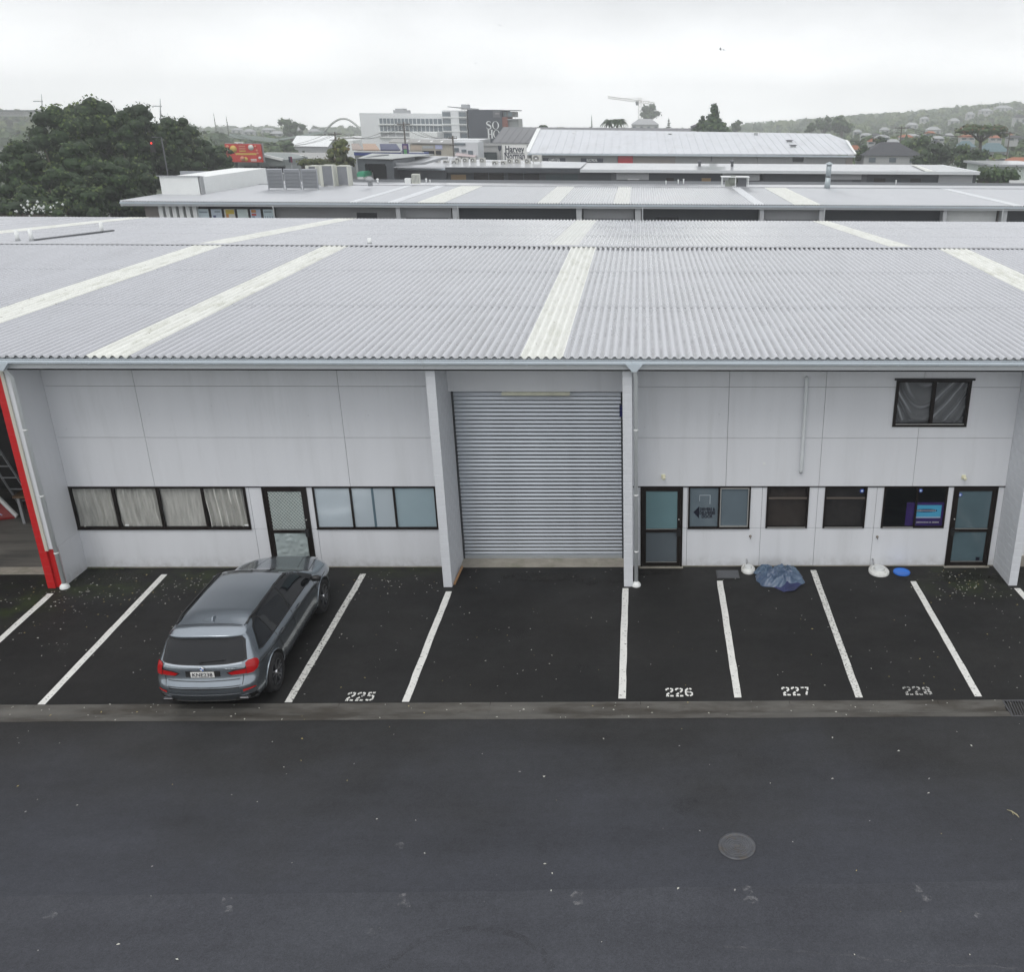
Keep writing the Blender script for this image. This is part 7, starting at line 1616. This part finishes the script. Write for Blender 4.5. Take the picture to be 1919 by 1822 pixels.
# right-hand side
for i, (u0, u1, v0, lb) in enumerate(((1296, 1336, 218, 'left part of the pair of green conifers above the retail hall roof'), (1312, 1364, 196, 'taller pointed green conifer above the retail hall roof'))):
    ptree('conifer', lb, u0, u1, v0, 262, 215-i*5, G_con, n=90, leaf_s=.8, dens=.6, shape='cone', zbase=-4, group='green conifers', clump=.42)
def palm(u, v0, v1, Y, lean, label, r=2.4):
    q = WP(u, v0, Y); b = WP(u+lean, v1, Y); t = thing('palm_tree', label, 'palm tree', (b.x, Y, -4), 'palms on the skyline'); MB().tube([(b.x, Y, -5), (b.x, Y, b.z), (q.x, Y, q.z-r*.4)], [.35, .3, .2], 8).build('trunk', M_bark, t)
    mb = MB()
    for k in range(30):
        a = 2*math.pi*k/30+random.random()*.3; e = random.uniform(.0, 1.1); pts = []
        for j in range(6):
            s = j/5; rr = r*s*math.cos(e*.6); pts.append(Vector((q.x+rr*math.cos(a), Y+rr*math.sin(a), q.z-r*.4+r*s*math.sin(e)-r*.95*s*s)))
        sd_ = Vector((-math.sin(a), math.cos(a), 0))*.30; vs = []
        for j, p in enumerate(pts): w_ = math.sin(math.pi*min(.95, .1+j/5))*1.0; vs += [p-sd_*w_-Vector((0, 0, .2*w_)), p+Vector((0, 0, .05)), p+sd_*w_-Vector((0, 0, .2*w_))]
        mb.add(vs, [(3*j+o, 3*j+o+1, 3*j+o+4, 3*j+o+3) for j in range(5) for o in (0, 1)], random.choice([0, 1]))
    mb.build('crown', G_dark, t)
palm(1143, 219, 245, 240, 6, 'left leaning palm of the pair on the skyline', 2.6); palm(1160, 218, 245, 238, -6, 'right leaning palm of the pair on the skyline', 2.4)
palm(1017, 231, 245, 236, 0, 'small palm crown peeping over the dark roof', 1.6)
ptree('spreading_tree', 'wide flat topped rusty green tree on the right skyline', 1790, 1890, 227, 264, 205, G_rust, n=26, leaf_s=.7, dens=.55, shape='umbrella', zbase=-3, clump=.34, trunk_r=.4, limbs=8)
for u0, u1, v0, v1, Y, m_, lb in ((1694, 1758, 258, 320, 188, G_mid, 'round green tree right of the dark hipped house roof'), (1730, 1800, 268, 322, 175, G_dark, 'dense dark tree left of the spreading tree trunk'), (1775, 1838, 272, 325, 170, G_mid, 'dense green tree under the spreading tree'), (1632, 1664, 256, 275, 225, G_dark, 'dark round treetop behind the hipped house roof'),
                              (1600, 1632, 272, 310, 182, G_mid, 'green tree at the right end of the retail hall'), (1846, 1880, 296, 340, 150, G_olive, 'olive shrub beside the pale right hand building'), (1700, 1745, 292, 320, 165, G_dark, 'low dark shrub before the white house wall'), (1812, 1850, 280, 330, 160, G_dark, 'dark tree below the trunk of the spreading tree')):
    ptree('garden_tree', lb, u0, u1, v0, v1, Y, m_, n=16, leaf_s=.6, zbase=-2, group='garden trees on the right')
hedge('bright green hedge at the end of the third warehouse row', 1842, 1912, 312, 346, 116, G_mid, dy=3, leaf_s=.4)
for u, v0, Y, w_, lb in ((403, 210, 620, 9, 'left pale spire shaped pine on the hazy left skyline'), (426, 215, 620, 9, 'right pale spire shaped pine on the hazy left skyline'), (1109, 214, 700, 7, 'thin pale pine on the skyline between the two palm groups'), (1253, 219, 560, 13, 'small hazy pine right of the crane'), (1835, 189, 850, 8, 'pale pine on the high right ridge')):
    a = WP(u-w_/2, v0, Y); b = WP(u+w_/2, 252, Y); t = thing('spire_pine', lb, 'pine tree', ((a.x+b.x)/2, Y, -12), 'hazy spire pines'); cx = (a.x+b.x)/2; H = a.z-b.z; bl = []
    for k in range(9): f_ = k/9; bl.append(((cx, Y, b.z+H*(f_*.96)), (b.x-a.x)*.5*(1-f_*.9)+.2, (b.x-a.x)*.5*(1-f_*.9)+.2, H*.05))
    crown_mesh(bl, 1.1, .5, G_con, 'crown', t); MB().tube([(cx, Y, -13), (cx, Y, a.z)], [.6, .1], 6).build('trunk', M_bark, t)
for u0, u1, v0, v1, Y, lb in ((1197, 1236, 194, 226, 600, 'hazy tree behind the crane mast'), (1526, 1562, 219, 245, 480, 'tall hazy tree left on the right hand ridge'), (1558, 1600, 214, 250, 470, 'broad hazy tree crown on the right hand ridge'), (1372, 1392, 226, 246, 430, 'lone hazy poplar like tree behind the retail hall'), (1510, 1528, 231, 246, 420, 'small hazy tree before the ridge')):
    ptree('hazy_tree', lb, u0, u1, v0, v1+6, Y, G_mid, n=16, leaf_s=1.5, dens=.5, zbase=-12, group='hazy distant trees')

# ================================================================== houses on the right and on the hills
HILLTREES = []
def house(label, u0, u1, v_eave, v_ridge, v_base, Y, mr, mw, group=None, cat='house', hip=.28):
    a, b = WP(u0, v_eave, Y), WP(u1, v_eave, Y); zr = WP(u0, v_ridge, Y+4).z; zb = WP(u0, v_base, Y).z; D = min(12, (b.x-a.x)*.7)
    if zb > terr((a.x+b.x)/2, Y)+2 and group: HILLTREES.append(((a.x+b.x)/2, Y, zb, b.x-a.x))
    t = thing('house', label, cat, ((a.x+b.x)/2, Y, zb), group); L_ = b.x-a.x; o = .03*L_
    MB().box(a.x+o, b.x-o, Y+.4, Y+D-.4, zb-(1.5 if group else 3), a.z).build('wall', mw, t)
    r = MB(); h0, h1 = a.x+L_*hip, b.x-L_*hip
    r.add([(a.x, Y, a.z), (b.x, Y, a.z), (b.x, Y+D, a.z), (a.x, Y+D, a.z), (h0, Y+D/2, zr), (h1, Y+D/2, zr)], [(0, 1, 5, 4), (1, 2, 5), (2, 3, 4, 5), (3, 0, 4), (0, 3, 2, 1)]); r.build('roof', mr, t)
    n = max(2, int(L_/3.2)); hw = a.z-zb
    for k in range(n):
        x = a.x+L_*(k+.5)/n; MB().box(x-.6, x+.6, Y+.30, Y+.399, a.z-hw*.75, a.z-hw*.25).build('window', M_owin, t)
    return t
M_dkroof = mat('dark_tile_roof', (.045, .048, .055), .7, var=.1, vs=1); M_terra = mat('terracotta_roof', (.30, .12, .07), .8, var=.1, vs=1); M_blroof = mat('blue_green_roof', (.10, .16, .18), .6); M_ltroof = mat('pale_tile_roof', (.33, .34, .35), .6)
M_hw = mat('house_white', (.42, .43, .43), .6); M_hb = mat('house_beige', (.48, .46, .42), .7)
house('house with dark hipped roof and white walls right of the retail hall', 1617, 1732, 291, 265.5, 308, 178, M_dkroof, M_hw, hip=.36)
house('house with blue green roof behind the spreading tree trunk', 1838, 1893, 284, 267, 295, 225, M_blroof, M_hw); house('low house with terracotta roof at the right edge', 1888, 1940, 303, 293, 312, 150, M_terra, M_hb)
house('small house with orange roof behind the end of the retail hall', 1592, 1614, 280, 271, 290, 230, M_terra, M_hb); house('white house with teal roof left of the spreading tree trunk', 1795, 1830, 275, 263, 285, 240, M_blroof, M_hw)
Bx = thing('pale_side_building', 'pale green flat roofed building at the right edge behind the hedge', 'building', (WP(1900, 330, 122).x, 122, 0)); a, b = WP(1862, 309, 122), WP(1960, 350, 122)
MB().box(a.x, b.x, 122, 132, -1, a.z-.15).build('wall', mat('pale_green_wall', (.52, .58, .54), .6), Bx); MB().box(a.x-.4, b.x, 121.6, 132.4, a.z-.149, a.z+.1).build('roof_slab', M_roof2, Bx); MB().box(a.x+1, a.x+2.2, 121.9, 121.99, 0, a.z-.8).build('window', M_owin, Bx)
Yh = 118; a, b = WP(1893, 338, 109), WP(1960, 346, 109); MB().box(a.x, b.x, 109, 109.3, 0, a.z).build('low_wall', M_white, Bx)
cars_far = [(1868, 297, 150, (.03, .07, .18), 'dark blue car parked far away left of the white van'), (1880, 298, 150, (.60, .62, .64), 'white van parked far away at the right edge'), (1893, 296, 152, (.02, .025, .05), 'navy car parked far away beside the white van')]
for u, v, Y, c_, lb in cars_far:
    p = WP(u, v, Y); t = thing('distant_car', lb, 'car', (p.x, Y, p.z-1.6), 'cars parked at the far right')
    o = MB().box(p.x-.9, p.x+.9, Y, Y+4.2, p.z-1.45, p.z-.75).build('body', mat('far_paint_%d' % u, c_, .3, coat=.5), t); bevel(o, .15, 2)
    o = MB().hexa([(p.x-.82, Y+.5, p.z-.75), (p.x+.82, Y+.5, p.z-.75), (p.x+.82, Y+3.2, p.z-.75), (p.x-.82, Y+3.2, p.z-.75), (p.x-.65, Y+.9, p.z-.15), (p.x+.65, Y+.9, p.z-.15), (p.x+.65, Y+2.6, p.z-.15), (p.x-.65, Y+2.6, p.z-.15)]).build('cabin', M_dwin, t)
    for x in (p.x-.8, p.x+.6):
        for y in (Y+.8, Y+3.3): MB().lathe([(.1, 0), (.32, 0), (.32, .2), (.1, .2)], 12, (x, y, p.z-1.45), 'x').build('wheel', M_black, t)
random.seed(5)
hs = [(1632, 1655, 254, 249, 262, 420), (1668, 1690, 262, 256, 270, 380), (1738, 1765, 243, 237, 252, 520), (1770, 1790, 255, 249, 262, 430), (1700, 1722, 234, 229, 242, 600), (1812, 1828, 214, 209, 221, 760), (1838, 1862, 207, 203, 214, 800), (1868, 1900, 202, 197, 208, 850), (1902, 1925, 220, 214, 232, 600), (1780, 1800, 226, 221, 233, 680), (1650, 1668, 243, 238, 250, 560), (1726, 1742, 222, 218, 229, 750),
      (1182, 1236, 233, 222, 247, 450), (455, 475, 246, 241, 253, 520), (488, 512, 243, 239, 249, 600), (505, 530, 250, 245, 256, 430), (575, 598, 246, 241, 252, 470), (1576, 1590, 236, 231, 243, 620), (1905, 1922, 205, 201, 211, 900), (1600, 1616, 247, 242, 254, 480), (432, 452, 243, 239, 250, 640), (552, 566, 243, 239, 249, 640), (980, 990, 250, 246, 255, 500)]
words = ['pale roofed house low on the hazy right hillside near the retail hall', 'white house above the dark hipped roof', 'wide white house halfway up the right hillside', 'white house just left of the spreading tree crown', 'pale house among hazy trees above the power pole', 'small pale house near the top of the right ridge', 'pale house on the ridge above the spreading tree', 'long pale house at the top of the right ridge', 'white house at the right edge below the ridge', 'small house behind the hazy trees left of the ridge top', 'small hazy house behind the retail hall end', 'tiny pale house high on the hazy slope',
         'white gabled building below the crane', 'pale hazy house on the left skyline near the billboard', 'pale hazy house left of the round hazy tree', 'pale house below the hazy left skyline', 'hazy house right of the round hazy tree', 'small house beside the broad hazy ridge tree', 'tiny house at the right end of the ridge', 'small hazy house behind the orange roof', 'hazy house at the left end of the skyline', 'tiny hazy house between trees on the left skyline', 'tiny pale house right of the dark end block']
for (u0, u1, ve, vr, vb, Y), lb in zip(hs, words): house(lb, u0, u1, ve, vr, vb, Y, random.choice([M_ltroof, M_ltroof, M_dkroof, M_ltroof]) if Y != 450 else M_ltroof, M_hw, 'houses on the hazy hills')
Bh = thing('hilltop_hall', 'flat roofed hazy building on the hill at the left edge', 'building', (WP(20, 208, 560).x, 560, 0)); a, b = WP(-40, 205, 560), WP(50, 216, 560)
MB().box(a.x+1, b.x-1, 560, 575, b.z-.5, a.z-1).build('wall', mat('pale_dull_wall', (.4, .41, .4), .6), Bh); MB().box(a.x, b.x, 558, 577, a.z-.99, a.z).build('roof', M_lead, Bh)

# wooded hillsides: far off, read as one mass
def blob_mass(label, pts, mats, name, leafy=False):
    mb = MB()
    for (x, y, z, s) in pts:
        sd = random.random()*99; n1, n2 = 8, 5; vs = []; mi = random.randrange(3)
        for j in range(n2+1):
            ph = math.pi*j/n2*.8
            for i in range(n1):
                th = 2*math.pi*i/n1+j*.3; k = .85+.5*noise.noise(Vector((math.cos(th)*1.3*math.sin(ph), math.sin(th)*1.3, sd+ph*1.3)))
                vs.append((x+s*k*math.sin(ph)*math.cos(th), y+s*k*math.sin(ph)*math.sin(th), z+s*1.05*k*math.cos(ph)))
        mb.add(vs, [(j*n1+i, (j+1)*n1+i, (j+1)*n1+(i+1) % n1, j*n1+(i+1) % n1) for j in range(n2) for i in range(n1)], mi)
        for q in range(16 if y < 520 else 8):
            u = random.uniform(.0, 1); th = random.random()*6.283; s_ = math.sqrt(1-u*u); d = Vector((s_*math.cos(th), s_*math.sin(th), u)); p = Vector((x, y, z))+d*s*random.uniform(.8, 1.15)
            nrm = (d+Vector((random.gauss(0, .5), random.gauss(0, .5), random.gauss(0, .4)))).normalized(); a = nrm.orthogonal().normalized()*s*.26; b = nrm.cross(a)*.7
            mb.add([p-a, p+b, p+a, p-b], [(0, 1, 2, 3)], random.randrange(3))
    o = mb.build(name, mats); stuff(o, label, 'woodland'); return o
random.seed(21)
pts = []
k = 0
while k < 1500:
    y = random.uniform(260, 1000); x = random.uniform(20, 560)
    if x > (y*.46): continue
    if x < 60 and y < 300: continue
    if y < 330 and x < y*.16: continue
    if y < 300 and random.random() < .4: continue
    if noise.noise(Vector((x*.02, y*.012, 2))) < -.25: continue
    s = random.uniform(2.2, 4.8)*(1+.15*(random.random() < .1)); pts.append((x, y, terr(x, y)+s*.55, s)); k += 1
for (x, y, z, w_) in HILLTREES:      # trees crowd round the foot of every hill house
    if x > 0:
        for q in range(4): pts.append((x+random.uniform(-.7, .7)*w_, y-2-random.random()*3, z-2.4+random.uniform(-.5, .5), random.uniform(2.2, 3.4)))
k = 0
while k < 900:
    y = random.uniform(900, 1450); x = random.uniform(40, 800)
    if x > y*.5: continue
    s = random.uniform(3.5, 8); pts.append((x, y, terr(x, y)+s*.5, s)); k += 1
blob_mass('wooded hillside fading into mist on the right', pts, G_mid, 'hillside_woodland')
pts = []; k = 0
while k < 900:
    y = random.uniform(330, 1000); x = random.uniform(-760, 40)
    if x < -y*.76 or (x > -.35*y and y < 480): continue
    if noise.noise(Vector((x*.02, y*.012, 7))) < -.2: continue
    s = random.uniform(2.2, 4.6); pts.append((x, y, terr(x, y)+s*.5, s)); k += 1
for (x, y, z, w_) in HILLTREES:
    if x <= 0:
        for q in range(4): pts.append((x+random.uniform(-.7, .7)*w_, y-2-random.random()*3, z-2.4+random.uniform(-.5, .5), random.uniform(2.2, 3.4)))
k = 0
while k < 900:
    y = random.uniform(900, 1450); x = random.uniform(-1000, 60)
    if x < -y*.78: continue
    s = random.uniform(3.5, 8); pts.append((x, y, terr(x, y)+s*.5, s)); k += 1
blob_mass('wooded slopes fading into mist on the left and centre skyline', pts, G_mid, 'valley_woodland')
mb = MB(); pts = []
for k in range(200):
    y = random.uniform(200, 400); x = random.choice([random.uniform(-y*.55, -y*.33), random.uniform(y*.18, y*.42)]); s = random.uniform(1.6, 3.2); pts.append((x, y, terr(x, y)+s*.4, s))
blob_mass('bushes and garden trees filling the middle distance', pts, G_mid, 'garden_thicket')
# scattered low roofs of the suburb in the middle distance
random.seed(31)
M_sub = [M_ltroof, M_dkroof, M_grey, M_terra]
lbn = 0
for Y, us in ((250, (1640, 1676, 1752)), (300, (1655, 1700, 1760, 1815, 1868, 1905)), (360, (1625, 1712, 1745, 1845, 1890))):
    for u in us:
        v = 215+11.5*FOC*.93/Y*.70+random.uniform(-3, 3); w_ = random.uniform(18, 30)*250/Y+6
        where = {250: 'nearest row', 300: 'middle row', 360: 'farther row'}[Y]
        u_name = {1640: 'beside the retail hall end', 1676: 'over the dark hipped roof', 1752: 'above the round green tree', 1655: 'behind the retail hall end', 1700: 'right of the power pole', 1760: 'between dark trees', 1815: 'left of the spreading tree trunk', 1868: 'right of the spreading tree trunk', 1905: 'at the right edge', 1625: 'just clear of the retail hall', 1712: 'above the power lines', 1745: 'in the hazy middle', 1845: 'under the spreading tree crown', 1890: 'near the right edge'}[u]
        house('small suburban house %s, %s of the valley' % (u_name, where), u-w_/2, u+w_/2, v, v-5*250/Y-1, v+6, Y, random.choice(M_sub), M_hw, 'suburban houses in the valley')
# traffic signal glowing red through the trees
p = WP(285, 268, 90); ts = thing('traffic_signal', 'traffic signal showing red in front of the dark trees', 'traffic light', (p.x, 90, 0))
MB().tube([(p.x+.9, 90, -.1), (p.x+.9, 90, p.z+.5), (p.x+.1, 90, p.z+.5)], .05, 8).build('post', M_lead, ts); MB().box(p.x-.17, p.x+.17, 89.85, 90.1, p.z-.75, p.z+.22).build('signal_head', M_black, ts)
MB().lathe([(.075, 0), (.06, -.04), (0, -.06)], 16, (p.x, 89.85, p.z), 'y').build('red_lamp', mat('lit_red', (1, .04, .02), .3, emit=1.6), ts)
# birds
def bird(u, v, Y, rz, label, s=.5):
    p = WP(u, v, Y); t = thing('bird', label, 'bird', tuple(p), 'birds in the sky')
    LOCAL[0] = True; M_b = mat('grey_bird', (.16, .16, .17), .7)
    MB().tube([(0, -.22*s, 0), (0, -.12*s, .01), (0, .08*s, 0), (0, .24*s, -.01)], [.01*s, .05*s, .06*s, .012*s], 8).build('body', M_b, t)
    for q in (-1, 1): MB().add([(0, -.08*s, .02), (q*.30*s, -.10*s, .12*s), (q*.62*s, .03*s, .04*s), (q*.28*s, .06*s, .10*s), (0, .08*s, .02)], [(0, 1, 3, 4), (1, 2, 3)]).build('wing', M_b, t)
    LOCAL[0] = False; t.rotation_euler = (R(25), R(20), rz)
bird(1356, 93, 75, .5, 'small grey bird high above the retail hall'); bird(1350, 92, 76, 1.4, 'second grey bird close to the left of the first'); bird(936, 47, 80, .2, 'lone grey bird near the top of the sky', .35); bird(891, 118, 85, 1.0, 'tiny grey bird above the dark end block', .35)

# ================================================================== damp air
m = bpy.data.materials.new('damp_air'); m.use_nodes = True; nt = m.node_tree
for n_ in list(nt.nodes):
    if n_.type == 'BSDF_PRINCIPLED': nt.nodes.remove(n_)
pv = nt.nodes.new('ShaderNodeVolumePrincipled'); pv.inputs['Color'].default_value = (.98, .99, 1.0, 1); pv.inputs['Density'].default_value = HAZE; pv.inputs['Anisotropy'].default_value = .55
nt.links.new(pv.outputs[0], [n_ for n_ in nt.nodes if n_.type == 'OUTPUT_MATERIAL'][0].inputs['Volume'])
hz = MB().box(-1330, 1330, -110, 1530, -18, 52).build('haze', m); hz['kind'] = 'stuff'; hz['label'] = 'thin grey mist hanging over the whole town'; hz['category'] = 'haze'
